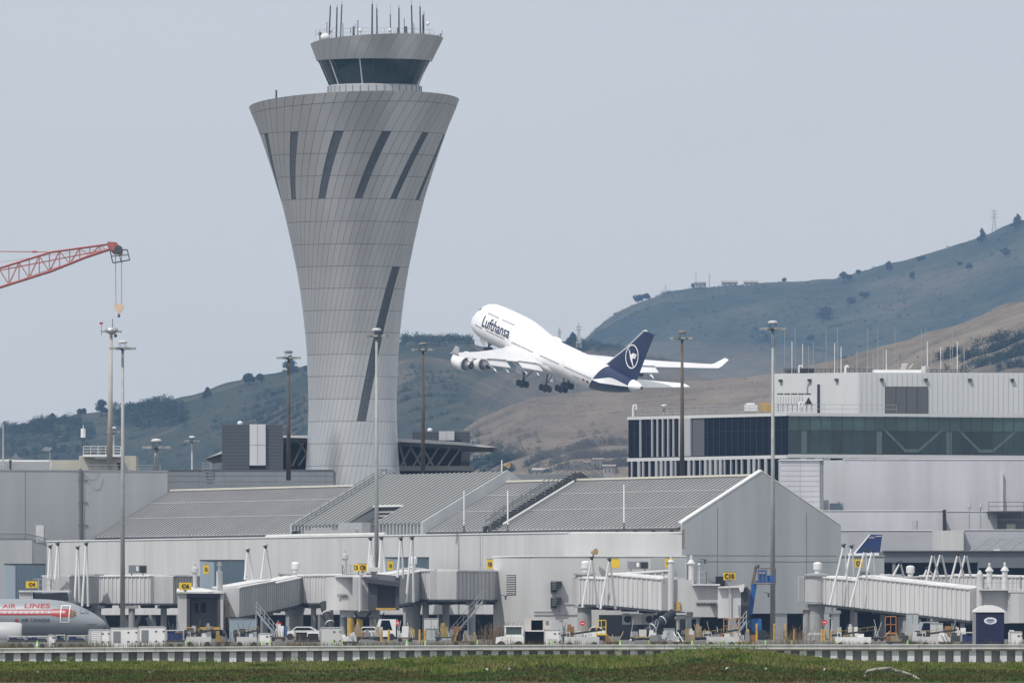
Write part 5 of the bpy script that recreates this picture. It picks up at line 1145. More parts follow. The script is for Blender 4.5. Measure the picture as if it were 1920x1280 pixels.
# C8
r8 = thing('passenger_bridge', 'C8 boarding bridge with grey bellows mouth and yellow legs', 'boarding bridge', (X(740, 1118), 1118, 0), G_)
z8 = Z(1123, 1120)
tunnel(r8, (X(924, 1130), 1130, z8), (X(832, 1118), 1118, z8), mat=brg, name='fixed_walkway', step=1.0); tunnel(r8, (X(829, 1118.5), 1118.5, z8), (X(786, 1123), 1123, z8), mat=brw, name='fixed_walkway')
rotunda(r8, (X(772, 1123), 1123), z8-.1, r=1.35, colr=.85, vent=True); 
tunnel(r8, (X(765, 1121), 1121, z8-.1), (X(715, 1106), 1106, z8-.6), 2.6, 2.8, brg)
cz8 = Z(1143, 1102); zt8 = Z(1081, 1102)
mb = MB(); mb.lathe((X(648, 1104), 1105.5, cz8), [(1.9, 0), (1.9, zt8-cz8)], 22); mb.build('round_cab_wall', brw, r8)
mb = MB(); mb.prism([P(661, 1143, 1101), P(690, 1143, 1101.6), P(690, 1143, 1105), P(661, 1143, 1105)], (0, 0, zt8-cz8)); mb.fb(672, 1080, 675, 1146, 1100.7, .3); mb.build('cab', brw, r8)
mb = MB(); x0, x1 = X(690, 1100), X(748, 1100); zb8 = Z(1143, 1100); zk = Z(1082, 1100)
mb.box(x0, 1100.2, zb8, x0+.9, 1104, zk); mb.box(x1-.35, 1100.4, zb8, x1, 1104, zk); mb.prism([(x0-.2, 1099.6, zk-.5), (x1+.1, 1099.9, zk-.9), (x1+.1, 1104, zk-.3), (x0-.2, 1104, zk)], (0, 0, .45)); mb.build('bellows', M('bellows_grey', (.05, .05, .06)), r8)
mb = MB(); mb.box(x0+.9, 1103.8, zb8, x1-.35, 1104.2, zk-.5); mb.build('inner_wall', M('inner', (.20, .20, .22)), r8)
mb = MB(); mb.prism([(X(628, 1104), 1103.6, zt8), (x0+.3, 1100.4, zt8), (x0+.6, 1108, zt8), (X(628, 1104), 1108, zt8)], (0, 0, .2)); mb.build('cab_roof', brroof, r8)
mb = MB(); mb.fb(705, 1139, 742, 1142.5, 1099.7, 1.5); mb.build('floor_sill', yellowp, r8)
mb = MB()
for k in range(8): mb.fb(633+k*2.4, 1113, 634+k*2.4, 1119, 1103.45, .1)
mb.build('vent_slot', black, r8)
mb = MB(); 
for px in (657, 674.5): mb.tube(P(px, 1207, 1103), P(px, 1158, 1103), .32, n=12)
each(mb, 'yellow_leg', yellowp, r8)
mb = MB()
for px in (643, 698): mb.tube(P(px, 1207, 1105), P(px, 1143, 1105), .3, n=10)
mb.fb(640, 1143.5, 712, 1156, 1104, 1.2); mb.build('drive_column', wall_grey, r8)
mb = MB(); mb.path([P(665, 1147, 1102.5), P(670, 1156, 1102.5), P(684, 1160, 1102.5), P(696, 1146, 1102.5)], .1, 6); mb.path([P(720, 1147, 1102), P(715, 1170, 1102), P(700, 1186, 1102), P(685, 1183, 1102)], .05, 5); mb.build('hose', black, r8)
railbox(r8, 642, 672, 1080, 1104, 2.5, 1.1)
mb = MB(); mb.tube(P(647, 1080, 1106), P(647, 1050, 1106), .2, n=10); mb.lathe(tuple(P(647, 1050, 1106)), [(.2, 0), (.34, .2), (.28, .55), (.1, .7), (.08, 1), (.02, 1.05)], 10); mb.build('beacon_post', brg, r8)
mb = MB(); mb.tube(P(698, 1080, 1104), P(698, 1040, 1104), .3, n=12); mb.fb(693, 1063, 713, 1071, 1103.4, .8); mb.build('roof_post', brw, r8)
for px in (798, 836, 885): post(r8, px, 1122, 0, z8-.25, .35)
mb = MB(); a, b = P(905, 1130, 1119), P(845, 1200, 1119)
for s in (0, 1.1): mb.obox(a+Vector((0, s, 0)), b-a, (0, .08, 0), (0, 0, .3))
for k in range(14): p = a+(b-a)*(k/14); mb.obox(p+Vector((0, .08, 0)), (.28, 0, 0), (0, 1.0, 0), (0, 0, .05))
railing(r8, a+ZV*.2, b+ZV*.2, 1.0, .9, (.5, 1), .03); mb.build('service_stair', metal, r8)
# C10
r10 = thing('passenger_bridge', 'C10 boarding bridge with bright ribbed tunnel and round grey cab', 'boarding bridge', (X(1200, 1105), 1105, 0), G_)
z10 = Z(1132, 1112)
mb = MB(); mb.fb(1073, 1082, 1091, 1130, 1113, 3); mb.build('end_wall', brg, r10)
rotunda(r10, (X(1096, 1113), 1113), z10-.1, r=.9, colr=.7); a = Vector((X(1104, 1112), 1112, z10)); b = Vector((X(1160, 1108), 1108, z10-.12)); c = Vector((X(1262, 1100), 1100, z10-.62))
tunnel(r10, a, b, 2.4, 2.5, brw, step=.5); tunnel(r10, b, c, 2.7, 2.95, brw, step=.85)
mb = MB(); mb.obox((X(1262, 1099), 1098.4, z10-.75), (X(1300, 1098)-X(1262, 1098), -.4, 0), (0, 3, 0), (0, 0, 3.1)); mb.build('cab_lobby', brg, r10)
zc = Z(1156, 1096); mb = MB(); mb.lathe((X(1322, 1097), 1098.5, zc), [(1.2, 0), (1.2, 3.15)], 20); mb.box(X(1300, 1096), 1097, zc, X(1346, 1096), 1101, zc+3.1); mb.build('round_cab_wall', brg, r10)
mb = MB(); mb.fb(1346, 1099, 1389, 1158, 1096, 4); mb.fb(1366, 1098, 1371, 1160, 1095.8, .3); mb.build('cab', brw, r10)
mb = MB(); mb.fb(1298, 1094, 1350, 1097, 1096.3, 5); mb.prism([P(1346, 1099, 1095.5), P(1382, 1097, 1095.5), P(1396, 1094, 1095.5), P(1394, 1108, 1095.5), P(1388, 1110, 1095.5), P(1385, 1101, 1095.5), P(1346, 1102, 1095.5)], (0, 4, 0)); mb.build('cab_roof', brroof, r10)
mb = MB(); mb.prism([P(1389, 1107, 1096), P(1400, 1099, 1096), P(1407, 1106, 1096), P(1403, 1150, 1096), P(1408, 1157, 1096), P(1398, 1156, 1096), P(1389, 1148, 1096)], (0, 3.5, 0)); mb.build('bellows', M('bellows_grey', (.05, .05, .06)), r10)
mb = MB()
for k in range(14): mb.fb(1306+k*2.8, 1129, 1307.3+k*2.8, 1134, 1095.9 if 1306+k*2.8 > 1330 else 1097.0-.1-.0*k, 1.1)
mb.build('vent_slot', black, r10)
legs(r10, (X(1290, 1099), 1099.5), z10-1.1, 1.9, brg); railbox(r10, 1245, 1325, 1094, 1099, 2.6, 1.2, metal)
mb = MB(); mb.tube(P(1258, 1146, 1098), P(1258, 1056, 1098), .3, n=12); mb.lathe(tuple(P(1258, 1056, 1098)), [(.3, 0), (.38, .15), (.1, .4), (.06, .7)], 10); mb.tube(P(1296, 1094, 1099), P(1296, 1058, 1099), .26, n=10); mb.lathe(tuple(P(1296, 1058, 1099)), [(.26, 0), (.42, .1), (.3, .3), (.12, .5), (.12, .8), (.02, .9)], 10); mb.tube(P(1311, 1094, 1099), P(1311, 1060, 1099), .04, n=5); mb.lathe(tuple(P(1310.5, 1058, 1099)), [(.02, -.2), (.15, 0), (.02, .2)], 8); mb.build('roof_post', brw, r10)
mb = MB(); mb.fb(1268, 1128, 1275, 1144, 1098, .3); mb.build('yellow_box', yellowp, r10)
for (x0, x1) in ((1167, 1182), (1206, 1225)):
    mb = MB(); mb.fb(x0, 1149, x1, 1170, 1107, 1.2); mb.build('fan_housing', wall_light, r10)
    mb = MB(); mb.lathe((0, 0, 0), [(.35, 0), (.35, .05)], 14); p = P((x0+x1)/2+2, 1160, 1106.95); mb.v = [(p.x+v[0], p.y-v[2], p.z+v[1]) for v in mb.v]; mb.build('fan', black, r10)
mb = MB(); mb.fb(1184, 1150, 1205, 1170, 1107.3, 1); mb.build('unit_casing', white, r10)
# C11
r11 = thing('passenger_bridge', 'C11 boarding bridge with long ribbed tunnel sloping down to the right', 'boarding bridge', (X(1650, 1100), 1100, 0), G_)
z11 = Z(1132, 1108)
mb = MB(); mb.fb(1497, 1080, 1518, 1127, 1109, 3); mb.build('end_wall', brg, r11); mb = MB(); 
for k in range(5): mb.fb(1498+k*4, 1080.5, 1499.2+k*4, 1126.5, 1108.9, .1)
mb.build('end_rib', brw, r11)
rotunda(r11, (X(1531, 1108), 1108), Z(1127, 1108), r=1.15, h=2.45, colr=.75); mb = MB(); mb.fb(1548, 1081, 1562, 1136, 1106, 2.4); mb.build('tunnel_collar', brw, r11)
a = Vector((X(1562, 1106.5), 1106.5, z11)); b = Vector((X(1630, 1102), 1102, Z(1139, 1102))); c = Vector((X(1842, 1086), 1086, Z(1163, 1086)))
tunnel(r11, a, b, 2.4, 2.55, brw, step=.9); tunnel(r11, b, c, 2.75, 2.95, brw, step=.78)
mb = MB(); mb.fb(1838, 1105, 1890, 1168, 1084, 4); mb.fb(1890, 1110, 1930, 1168, 1083.5, 4); mb.build('cab', brg, r11); mb = MB(); mb.fb(1836, 1104, 1932, 1106, 1083, 5); mb.build('cab_roof', brroof, r11)
mb = MB(); mb.lathe((X(1915, 1083), 1084, Z(1167, 1083)), [(1.3, 0), (1.3, 2.8)], 18); mb.build('round_cab_wall', brg, r11)
railbox(r11, 1845, 1915, 1104, 1084, 2.5, 1.2)
mb = MB(); mb.tube(P(1837, 1165, 1084), P(1837, 1080, 1084), .32, n=12)
for (px, t_) in ((1855, 1067), (1884, 1066)): mb.tube(P(px, 1104, 1085), P(px, t_+5, 1085), .28, n=10); mb.lathe(tuple(P(px, t_+5, 1085)), [(.28, 0), (.42, .1), (.3, .3), (.12, .5), (.12, .8), (.02, .9)], 10)
mb.lathe(tuple(P(1837, 1080, 1084)), [(.3, 0), (.3, .2), (.15, .5), (.02, .6)], 10); mb.build('roof_post', brw, r11)
mb = MB(); mb.fb(1892, 1130, 1897, 1143, 1083.4, .1); mb.build('window', glassd, r11)
mb = MB(); mb.tube(P(1560, 1200, 1106), P(1560, 1136, 1106), .05, n=6); mb.fb(1555, 1157, 1564, 1159, 1106, .4); mb.build('drop_pendant', white, r11)
legs(r11, (X(1770, 1091), 1091), Z(1157, 1091), 2.0, brg)
for px in (1512, 1600): post(r11, px, 1108, 0, z11-.25, .35)
# far right bridge
r12 = thing('passenger_bridge', 'partly hidden boarding bridge roofline behind the C11 bridge', 'boarding bridge', (X(1780, 1150), 1150, 0), G_)
zq = Z(1128, 1150); rotunda(r12, (X(1705, 1150), 1150), zq, r=1.7, h=2.3, colr=.7); tunnel(r12, (X(1660, 1152), 1152, zq), (X(1680, 1151), 1151, zq), 2.6, 2.6, brg); tunnel(r12, (X(1735, 1149), 1149, zq+.1), (X(1800, 1145), 1145, zq+.1), 2.6, 2.4, brg); tunnel(r12, (X(1800, 1144), 1144, zq-.1), (X(1990, 1132), 1132, zq-.4), 2.8, 2.7, brw)
r9 = thing('passenger_bridge', 'pale walkway roof seen above the C10 tunnel', 'boarding bridge', (X(1200, 1116), 1116, 0), G_)
tunnel(r9, (X(1146, 1116.5), 1116.5, Z(1128, 1116)), (X(1262, 1114), 1114, Z(1121, 1114)), 2.0, 2.6, brw, step=.8)
# inverted-V frames
for i, a in enumerate([(93.5, 1026, 90, 97, 1084, 1150, 'leftmost white pole pair above the C4 cab'), (107.5, 1021, 103, 111, 1086, 1149, 'thicker white pole pair right of the leftmost one above the C4 cab'), (145, 1028, 140, 149, 1128, 1147, 'white pole pair at the left side of the C4 rotunda'), (161, 1021, 154, 165, 1136, 1145, 'tall white pole pair at the C4 rotunda'),
          (464, 1033, 459, 475, 1086, 1150, 'left white pole pair above the C6 tunnel'), (497, 1026, 490, 508, 1084, 1152, 'right white pole pair above the C6 tunnel'),
          (694, 1011, 690, 698, 1072, 1113, 'first white pole pair beside the pale mast above C8'), (714.5, 1010, 710, 722, 1076, 1112, 'second white pole pair right of the mast above C8'), (751, 1011, 745, 756, 1083, 1103, 'third white pole pair standing over the C8 tunnel'), (772, 1010, 761, 775, 1128, 1102, 'tallest white pole pair at the C8 rotunda'),
          (1108.5, 1047, 1092, 1121, 1138, 1105, 'left inverted-V frame at the C10 rotunda'), (1142, 1050, 1126, 1154, 1141, 1101, 'right inverted-V frame at the C10 rotunda'),
          (1581, 1024, 1556, 1592, 1133, 1102, 'leftmost inverted-V frame over the C11 tunnel'), (1596, 1026, 1586, 1602, 1080, 1108, 'second inverted-V frame from the left over the C11 tunnel'), (1620.5, 1033, 1594, 1628, 1137, 1099, 'third inverted-V frame over the C11 tunnel, below the blue tail'), (1635, 1033, 1624, 1642, 1082, 1106, 'fourth inverted-V frame over the C11 tunnel, right under the blue tail'),
          (1686.5, 1056, 1675, 1694, 1079, 1140, 'short inverted-V frame left of the roof fan at right'), (1738, 1066, 1733, 1750, 1079, 1139, 'short leaning pole frame right of the roof fan'), (1748, 1039, 1736, 1762, 1094, 1132, 'first tall inverted-V frame in front of the ribbon windows'), (1763, 1038, 1750, 1776, 1086, 1136, 'second tall inverted-V frame in front of the ribbon windows'), (1795, 1040, 1784, 1808, 1084, 1134, 'third tall inverted-V frame in front of the ribbon windows'), (1810, 1039, 1799, 1820, 1082, 1136, 'rightmost tall inverted-V frame in front of the ribbon windows')]): vframe(*a)
# black ground air hoses / conveyors
for (a, b, D, lab) in (((1262, 1148), (1186, 1203), 1092, 'thick black ribbed hose boom slanting down under the C10 bridge'), ((606, 1131), (630, 1203), 1120, 'thick black ribbed hose boom hanging left of the C8 legs')):
    root = thing('air_hose_boom', lab, 'hose', tuple(P(b[0], b[1], D)), 'black hose booms'); A = P(a[0], a[1], D); B = P(b[0], b[1], D-3); mb = MB(); mb.tube(A, B, .42, .36, 12); mb.build('hose', black, root)
    mb = MB()
    for k in range(1, 4): p = A+(B-A)*k/4; mb.tube(p, p+(B-A).normalized()*.08, .46, n=12)
    mb.tube(B, B+(B-A).normalized()*.35, .36, .3, 12); mb.build('band', white, root)
# ------------------------------------------------------------------ climbing jumbo
AD = 2334.
ptail = P(1203, 727, AD)
yaw = R(31.2); pit_ = R(14.6)
fwd = Vector((-math.sin(yaw)*math.cos(pit_), math.cos(yaw)*math.cos(pit_), math.sin(pit_)))
left = Vector((-math.cos(yaw), -math.sin(yaw), 0)).normalized(); 
left = (Matrix.Rotation(R(1.5), 3, fwd) @ left)
upv = fwd.cross(left).normalized(); left = upv.cross(fwd).normalized()
rotm = Matrix((tuple(-fwd), tuple(-left), tuple(upv))).transposed()   # local x aft, y right, z up
pl = thing('jumbo_jet', 'white four engined jumbo jet with navy tail climbing away with wheels down', 'airliner', (0, 0, 0))
pl.rotation_euler = rotm.to_euler()
pl.location = ptail-(rotm @ Vector((68.6, 0, 1.7)))
ST = [(0, -.75, -.55, .06, -.65), (.25, -1.2, .0, .55, -.6), (.8, -1.7, .75, 1.05, -.5), (1.8, -2.2, 1.75, 1.65, -.35), (3.2, -2.65, 2.95, 2.25, -.1), (4.4, -2.87, 3.95, 2.6, 0), (5.6, -3.02, 4.55, 2.85, 0), (7.5, -3.15, 4.98, 3.08, 0), (10, -3.25, 5.18, 3.22, 0), (14, -3.25, 5.22, 3.25, 0), (20, -3.25, 5.2, 3.25, 0), (23, -3.25, 5.0, 3.25, 0), (26, -3.25, 4.5, 3.25, 0), (29, -3.25, 3.9, 3.25, 0), (32, -3.25, 3.45, 3.25, 0), (35, -3.25, 3.27, 3.25, 0), (40, -3.25, 3.25, 3.25, 0), (46, -3.25, 3.25, 3.25, 0), (49, -3.15, 3.25, 3.24, .03), (52, -2.85, 3.25, 3.15, .15), (55, -2.4, 3.22, 2.98, .35), (58, -1.8, 3.15, 2.65, .62), (61, -1.1, 3.05, 2.2, .95), (64, -.3, 2.85, 1.6, 1.25), (66, .35, 2.65, 1.15, 1.5), (67.6, .9, 2.35, .72, 1.65), (68.6, 1.35, 2.05, .35, 1.7)]
def fus(x):
    for a, b in zip(ST, ST[1:]):
        if a[0] <= x <= b[0]: t = (x-a[0])/(b[0]-a[0]); t2 = t; return [a[i]+(b[i]-a[i])*t2 for i in range(1, 5)]
    return list(ST[-1][1:])
def fpt(x, a):     # a: angle from top
    zb, zt, w, zm = fus(x); s_, c = math.sin(a), math.cos(a)
    if c > 0 and zt-zm > w*1.1:
        # narrower upper lobe for the hump
        z = zm+(zt-zm)*c; y = w*s_
        y = math.copysign(abs(y)**1.0, y)
        y = w*math.copysign(abs(s_)**(1.0+.18*((zt-zm)/w-1)), s_)
        return y, z
    return w*s_, zm+((zt-zm) if c > 0 else (zm-zb))*c
xs_ = []; 
for a, b in zip(ST, ST[1:]):
    n_ = max(1, int((b[0]-a[0])/.8))
    xs_ += [a[0]+(b[0]-a[0])*k/n_ for k in range(n_)]
xs_.append(68.6); xs_ = sorted(xs_); NA = 40; mb = MB()
for x in xs_:
    for k in range(NA): y, z = fpt(x, 2*math.pi*k/NA); mb.v.append((x, y, z))
for i in range(len(xs_)-1):
    for k in range(NA): j = (k+1) % NA; mb.f.append((i*NA+k, i*NA+j, (i+1)*NA+j, (i+1)*NA+k))
mb.f.append(tuple(range(NA))); mb.f.append(tuple(range((len(xs_)-1)*NA, len(xs_)*NA)))
def fusemat():
    m = bpy.data.materials.new('fuselage_paint'); m.use_nodes = True; t = m.node_tree; b = t.nodes['Principled BSDF']; b.inputs['Roughness'].default_value = .3
    tc = t.nodes.new('ShaderNodeTexCoord'); sx = t.nodes.new('ShaderNodeSeparateXYZ'); t.links.new(tc.outputs['Object'], sx.inputs[0])
    # navy from x > 51 + z*1.1 - curve, to x < 66.6
    def mth(op, a, b_=None, c=None):
        n = t.nodes.new('ShaderNodeMath'); n.operation = op
        for i, v in enumerate((a, b_, c)):
            if v is None: continue
            if isinstance(v, (int, float)): n.inputs[i].default_value = v
            else: t.links.new(v, n.inputs[i])
        return n.outputs[0]
    zz_ = mth('MULTIPLY', mth('ADD', sx.outputs[2], -3.2), mth('ADD', sx.outputs[2], -3.2))
    edge = mth('MULTIPLY_ADD', zz_, -.13, 55.6)
    edge = mth('ADD', edge, mth('MULTIPLY', mth('MINIMUM', mth('ADD', sx.outputs[2], -.0), 0), .0))
    g1_ = mth('GREATER_THAN', sx.outputs[0], edge); g2_ = mth('LESS_THAN', sx.outputs[0], 65.4); f = mth('MULTIPLY', g1_, g2_)
    mm = t.nodes.new('ShaderNodeMix'); mm.data_type = 'RGBA'; mm.inputs[6].default_value = (.86, .86, .87, 1); mm.inputs[7].default_value = (.008, .014, .055, 1)
    t.links.new(f, mm.inputs[0]); t.links.new(mm.outputs[2], b.inputs['Base Color']); return m
mb.build('fuselage', fusemat(), pl, smooth=True, raw=True)
def foil(mb, secs, axis='y'):    # secs: (span, xLE, xTE, z, thick)
    prof = [(0, 0), (.05, .5), (.2, .95), (.4, 1), (.7, .6), (1, .06), (1, -.06), (.7, -.35), (.4, -.6), (.2, -.6), (.05, -.35)]
    k0 = len(mb.v); n = len(prof)
    for (sp, x0, x1, z, th) in secs:
        for (u, v) in prof:
            x = x0+(x1-x0)*u
            if axis == 'y': mb.v.append((x, sp, z+v*th))
            else: mb.v.append((x, v*th, sp))
    for i in range(len(secs)-1):
        for k in range(n): j = (k+1) % n; a = k0+i*n; mb.f.append((a+k, a+j, a+n+j, a+n+k))
    mb.f.append(tuple(range(k0, k0+n))); mb.f.append(tuple(range(k0+(len(secs)-1)*n, k0+len(secs)*n)))
wingm = M('wing_paint', (.70, .70, .72), .35, var=.08, vs=.2)
WS = [(2.2, 17.5, 33.8, -1.9, .85), (5, 21.0, 34.3, -1.6, .75), (9, 24.6, 35.2, -1.15, .6), (12.5, 27.6, 36.6, -.75, .45), (18, 32.3, 39.4, -.1, .34), (24, 37.4, 42.8, .75, .26), (30, 42.4, 46.4, 1.7, .19), (31.6, 43.8, 47.4, 2.0, .14)]
def wz(y): 
    for a, b in zip(WS, WS[1:]):
        if a[0] <= y <= b[0]: t = (y-a[0])/(b[0]-a[0]); return [a[i]+(b[i]-a[i])*t for i in range(5)]
    return WS[-1]
for sg in (-1, 1):
    mb = MB(); foil(mb, [(sg*a, b, c, d, e) for a, b, c, d, e in WS]); w = mb.build('wing', wingm, pl, smooth=False, raw=True)
    mb = MB(); foil(mb, [(sg*31.6, 44.2, 47.4, 2.0, .1), (sg*32.0, 45.2, 47.9, 2.5, .09), (sg*32.8, 47.4, 49.0, 4.2, .05)]); mb.build('winglet', planew, w, raw=True)
    for (y0, y1) in ((3.6, 9.6), (13.5, 20.5)):      # lowered flaps
        mb = MB(); A, B_ = wz(y0), wz(y1); c0, c1 = 1.9, 1.5 if y1 > 12 else 1.9
        mb.prism([(A[2]-.3, sg*y0, A[3]-.25), (B_[2]-.3, sg*y1, B_[3]-.2), (B_[2]+c1, sg*y1, B_[3]-.95), (A[2]+c0, sg*y0, A[3]-1.15)], (0, 0, .14)); mb.build('flap', wingm, w, raw=True)
        mb = MB(); mb.prism([(A[2]-.45, sg*y0, A[3]+.10), (B_[2]-.45, sg*y1, B_[3]+.10), (B_[2]-.15, sg*y1, B_[3]+.06), (A[2]-.15, sg*y0, A[3]+.06)], (0, 0, .03)); mb.build('flap_gap', metald, w, raw=True)
    for y0 in (5.2, 8.6, 14.8, 19.2):
        A = wz(y0); mb = MB(); prv = None
        pts = [(A[2]-4, A[3]-.55, .1), (A[2]-2.5, A[3]-.85, .32), (A[2]-.5, A[3]-1.1, .34), (A[2]+1.6, A[3]-1.5, .2), (A[2]+2.9, A[3]-1.9, .04)]
        for p, q in zip(pts, pts[1:]): mb.tube((p[0], sg*y0, p[1]), (q[0], sg*y0, q[1]), p[2], q[2], 10)
        mb.build('flap_fairing', planew, w, raw=True)
    for (y0, dz) in ((11.7, -2.35), (20.8, -2.05)):
        A = wz(y0); xi = A[1]-5.2; zc_ = A[3]+dz-.75
        def ring(prof): 
            q = MB(); n = 24; k0 = 0
            for (x, r) in prof:
                for i in range(n): t = 2*math.pi*i/n; q.v.append((xi+x, sg*y0+1.08*r*math.cos(t), zc_+1.08*r*math.sin(t)))
            for m_ in range(len(prof)-1):
                for i in range(n): j = (i+1) % n; q.f.append((m_*n+i, m_*n+j, (m_+1)*n+j, (m_+1)*n+i))
            return q
        e_ = ring([(.9, .15), (.9, 1.15), (0, 1.22), (-.1, 1.32), (.3, 1.5), (1.6, 1.62), (3.4, 1.55), (4.3, 1.38), (4.2, 1.30), (3.0, 1.2)]).build('engine_nacelle', planew, pl, smooth=True, raw=True)
        ring([(3.0, 1.25), (3.05, .9), (4.4, .88), (5.6, .70), (5.9, .62), (5.8, .55), (5.0, .5)]).build('exhaust_nozzle', M('nozzle_steel', (.42, .41, .40), .3, .9), e_, smooth=True, raw=True)
        ring([(4.9, .52), (5.6, .34), (6.5, .05)]).build('exhaust_cone', metald, e_, smooth=True, raw=True)
        mb = MB(); mb.prism([(xi+.8, sg*y0-.14, zc_+1.45), (xi+3.0, sg*y0-.14, zc_+2.5), (A[1]+3.0, sg*y0-.14, A[3]), (A[1]+3.5, sg*y0-.14, A[3]-.3), (xi+5.2, sg*y0-.14, zc_+.75), (xi+3.6, sg*y0-.14, zc_+1.3)], (0, .28, 0)); mb.build('pylon', planew, e_, raw=True)
    mb = MB(); foil(mb, [(sg*.9, 57.5, 66.0, 1.2, .35), (sg*5, 61.2, 67.6, 1.75, .24), (sg*11, 66.6, 69.6, 2.6, .1)]); mb.build('tailplane', planew, pl, raw=True)
    # doors and windows
# belly fairing
mb = MB(); 
for i, (x, w_, zb) in enumerate([(17, .6, -3.2), (20, 2.6, -3.5), (24, 3.4, -3.75), (30, 3.55, -3.85), (34, 3.3, -3.8), (38, 2.4, -3.45), (41, .8, -3.15)]):
    for k in range(13): a = math.pi*k/12; mb.v.append((x, w_*math.cos(a), -1.6+(zb+1.6)*math.sin(a)))
for i in range(6):
    for k in range(12): a = i*13+k; mb.f.append((a, a+1, a+14, a+13))
mb.build('belly_fairing', planew, pl, smooth=True, raw=True)
mb = MB(); foil(mb, [(2.6, 52.0, 66.4, 0, .30), (3.4, 54.2, 66.6, 0, .30), (8, 60.4, 68.2, 0, .24), (13.1, 66.3, 70.2, 0, .14), (13.3, 66.9, 70.2, 0, .08)], axis='z'); fin = mb.build('fin', navy, pl, raw=True)
mb = MB(); mb.path([(54.9, 0, 3.95), (60.25, 0, 8.0), (66.2, 0, 13.2), (67.4, 0, 13.35)], .13, 8); mb.build('white_leading_edge', planew, fin, raw=True)
# emblem: ring and flying bird on the left (negative y) side
def finy(z): return -.36
def ringmesh(c, r0, r1, y, n=40):
    q = MB()
    for i in range(n):
        a, b = 2*math.pi*i/n, 2*math.pi*(i+1)/n
        q.prism([(c[0]+r0*math.cos(a), y, c[1]+r0*math.sin(a)), (c[0]+r1*math.cos(a), y, c[1]+r1*math.sin(a)), (c[0]+r1*math.cos(b), y, c[1]+r1*math.sin(b)), (c[0]+r0*math.cos(b), y, c[1]+r0*math.sin(b))], (0, .05, 0))
    return q
EC = (63.6, 7.1)
for y in (-.34, .29):
    ringmesh(EC, 2.28, 2.48, y).build('ring_emblem', planew, fin, raw=True)
    q = MB(); e = lambda u, v: (EC[0]+u, y, EC[1]+v)
    def poly(pts): q.prism([e(*p) for p in pts], (0, .05, 0))
    poly([(-1.72, 1.25), (-1.2, .95), (-.7, .35), (-.35, .0), (.0, -.2), (.35, -.75), (.85, -1.45), (1.25, -2.0), (.75, -1.65), (.05, -1.05), (-.55, -.5), (-.85, .1), (-1.25, .7)])
    for k in range(4): poly([(-.55+.2*k, .1-.22*k), (-.2+.1*k, .5-.22*k), (.3, .8-.27*k), (1.75-.12*k, .78-.27*k), (1.7-.12*k, .62-.27*k), (.45, .6-.27*k), (.0+.1*k, .3-.22*k), (-.25+.2*k, -.05-.22*k)])
    q.build('bird_emblem', planew, fin, raw=True)
# writing and windows on the fuselage side (left = negative y)
def side(x, z, off=.05, sg=-1):
    zb, zt, w, zm = fus(x)
    c = (z-zm)/((zt-zm) if z > zm else (zm-zb)); c = max(-1, min(1, c)); a = math.acos(c); y, _ = fpt(x, a); return (x, sg*(abs(y)+off), z)
tx0 = 8.6
textmesh('Lufthansa', lambda x, y: side(tx0+x, .35+y+.0, .07), 2.35, 'airline_name', navy, pl, raw=True, cuts=14, width=11.4, bold=.012)
textmesh('Lufthansa', lambda x, y: side(tx0+11.4-x, .35+y, .07, 1), 2.35, 'airline_name', navy, pl, raw=True, cuts=14, width=11.4, bold=.012)
winm = M('cabin_window', (.05, .06, .08), .3)
def wins(rng, z, sg, h=.34, w=.26):
    q = MB()
    for (a, b) in rng:
        x = a
        while x < b: p = [side(x, z-h/2, .03, sg), side(x+w, z-h/2, .03, sg), side(x+w, z+h/2, .03, sg), side(x, z+h/2, .03, sg)]; q.quad(*p); x += .53
    return q
for sg in (-1, 1):
    wins([(5.5, 9.2), (10.8, 18.4), (21.5, 30.5), (33.2, 41), (43.3, 53.5), (55.2, 57.8)], -.05, sg).build('window_row', winm, pl, raw=True, recalc=False)
    wins([(9.3, 14.0), (15.2, 20.2)], 3.35, sg, .32, .24).build('upper_deck_window_row', winm, pl, raw=True, recalc=False)
    q = MB()
    for x in (9.7, 19.6, 31.6, 42.0, 54.2):
        for (u, v, w_, h_) in ((0, -.9, .05, 1.9), (1.05, -.9, .05, 1.9), (0, 1.0, 1.1, .05), (0, -.95, 1.1, .05), (.4, .1, .22, .3)): q.quad(side(x+u, v-.1, .035, sg), side(x+u+w_, v-.1, .035, sg), side(x+u+w_, v+h_-.1, .035, sg), side(x+u, v+h_-.1, .035, sg))
    q.build('door_outline', M('line_grey', (.42, .42, .44), .5), pl, raw=True, recalc=False)
q = MB()
for sg in (-1, 1):
    for (x, z) in ((3.7, 2.75), (4.15, 2.95), (4.7, 3.05)): q.quad(side(x, z-.1, .04, sg), side(x+.4, z-.1, .04, sg), side(x+.45, z+.38, .04, sg), side(x+.05, z+.38, .04, sg))
each(q, 'cockpit_window', glassd, pl, raw=True, recalc=False)
q = MB()
for i, c_ in enumerate(((.02, .02, .02), (.5, .03, .03), (.7, .45, .02))):
    m_ = MB(); m_.quad(side(50.4, -1.35+.2*(2-i), .05), side(51.3, -1.35+.2*(2-i), .05), side(51.3, -1.15+.2*(2-i), .05), side(50.4, -1.15+.2*(2-i), .05)); m_.build('flag_stripe', M('flag%d' % i, c_, .5), pl, raw=True, recalc=False)
textmesh('D-ABVT', lambda x, y: side(46.8+x, -1.35+y, .05), .5, 'registration', M('reg_grey', (.2, .2, .22), .5), pl, raw=True, width=2.9)
m_ = MB(); m_.quad(side(51.9, -1.35, .05), side(52.6, -1.35, .05), side(52.6, -.8, .05), side(51.9, -.8, .05)); m_.build('small_emblem', navy, pl, raw=True, recalc=False)
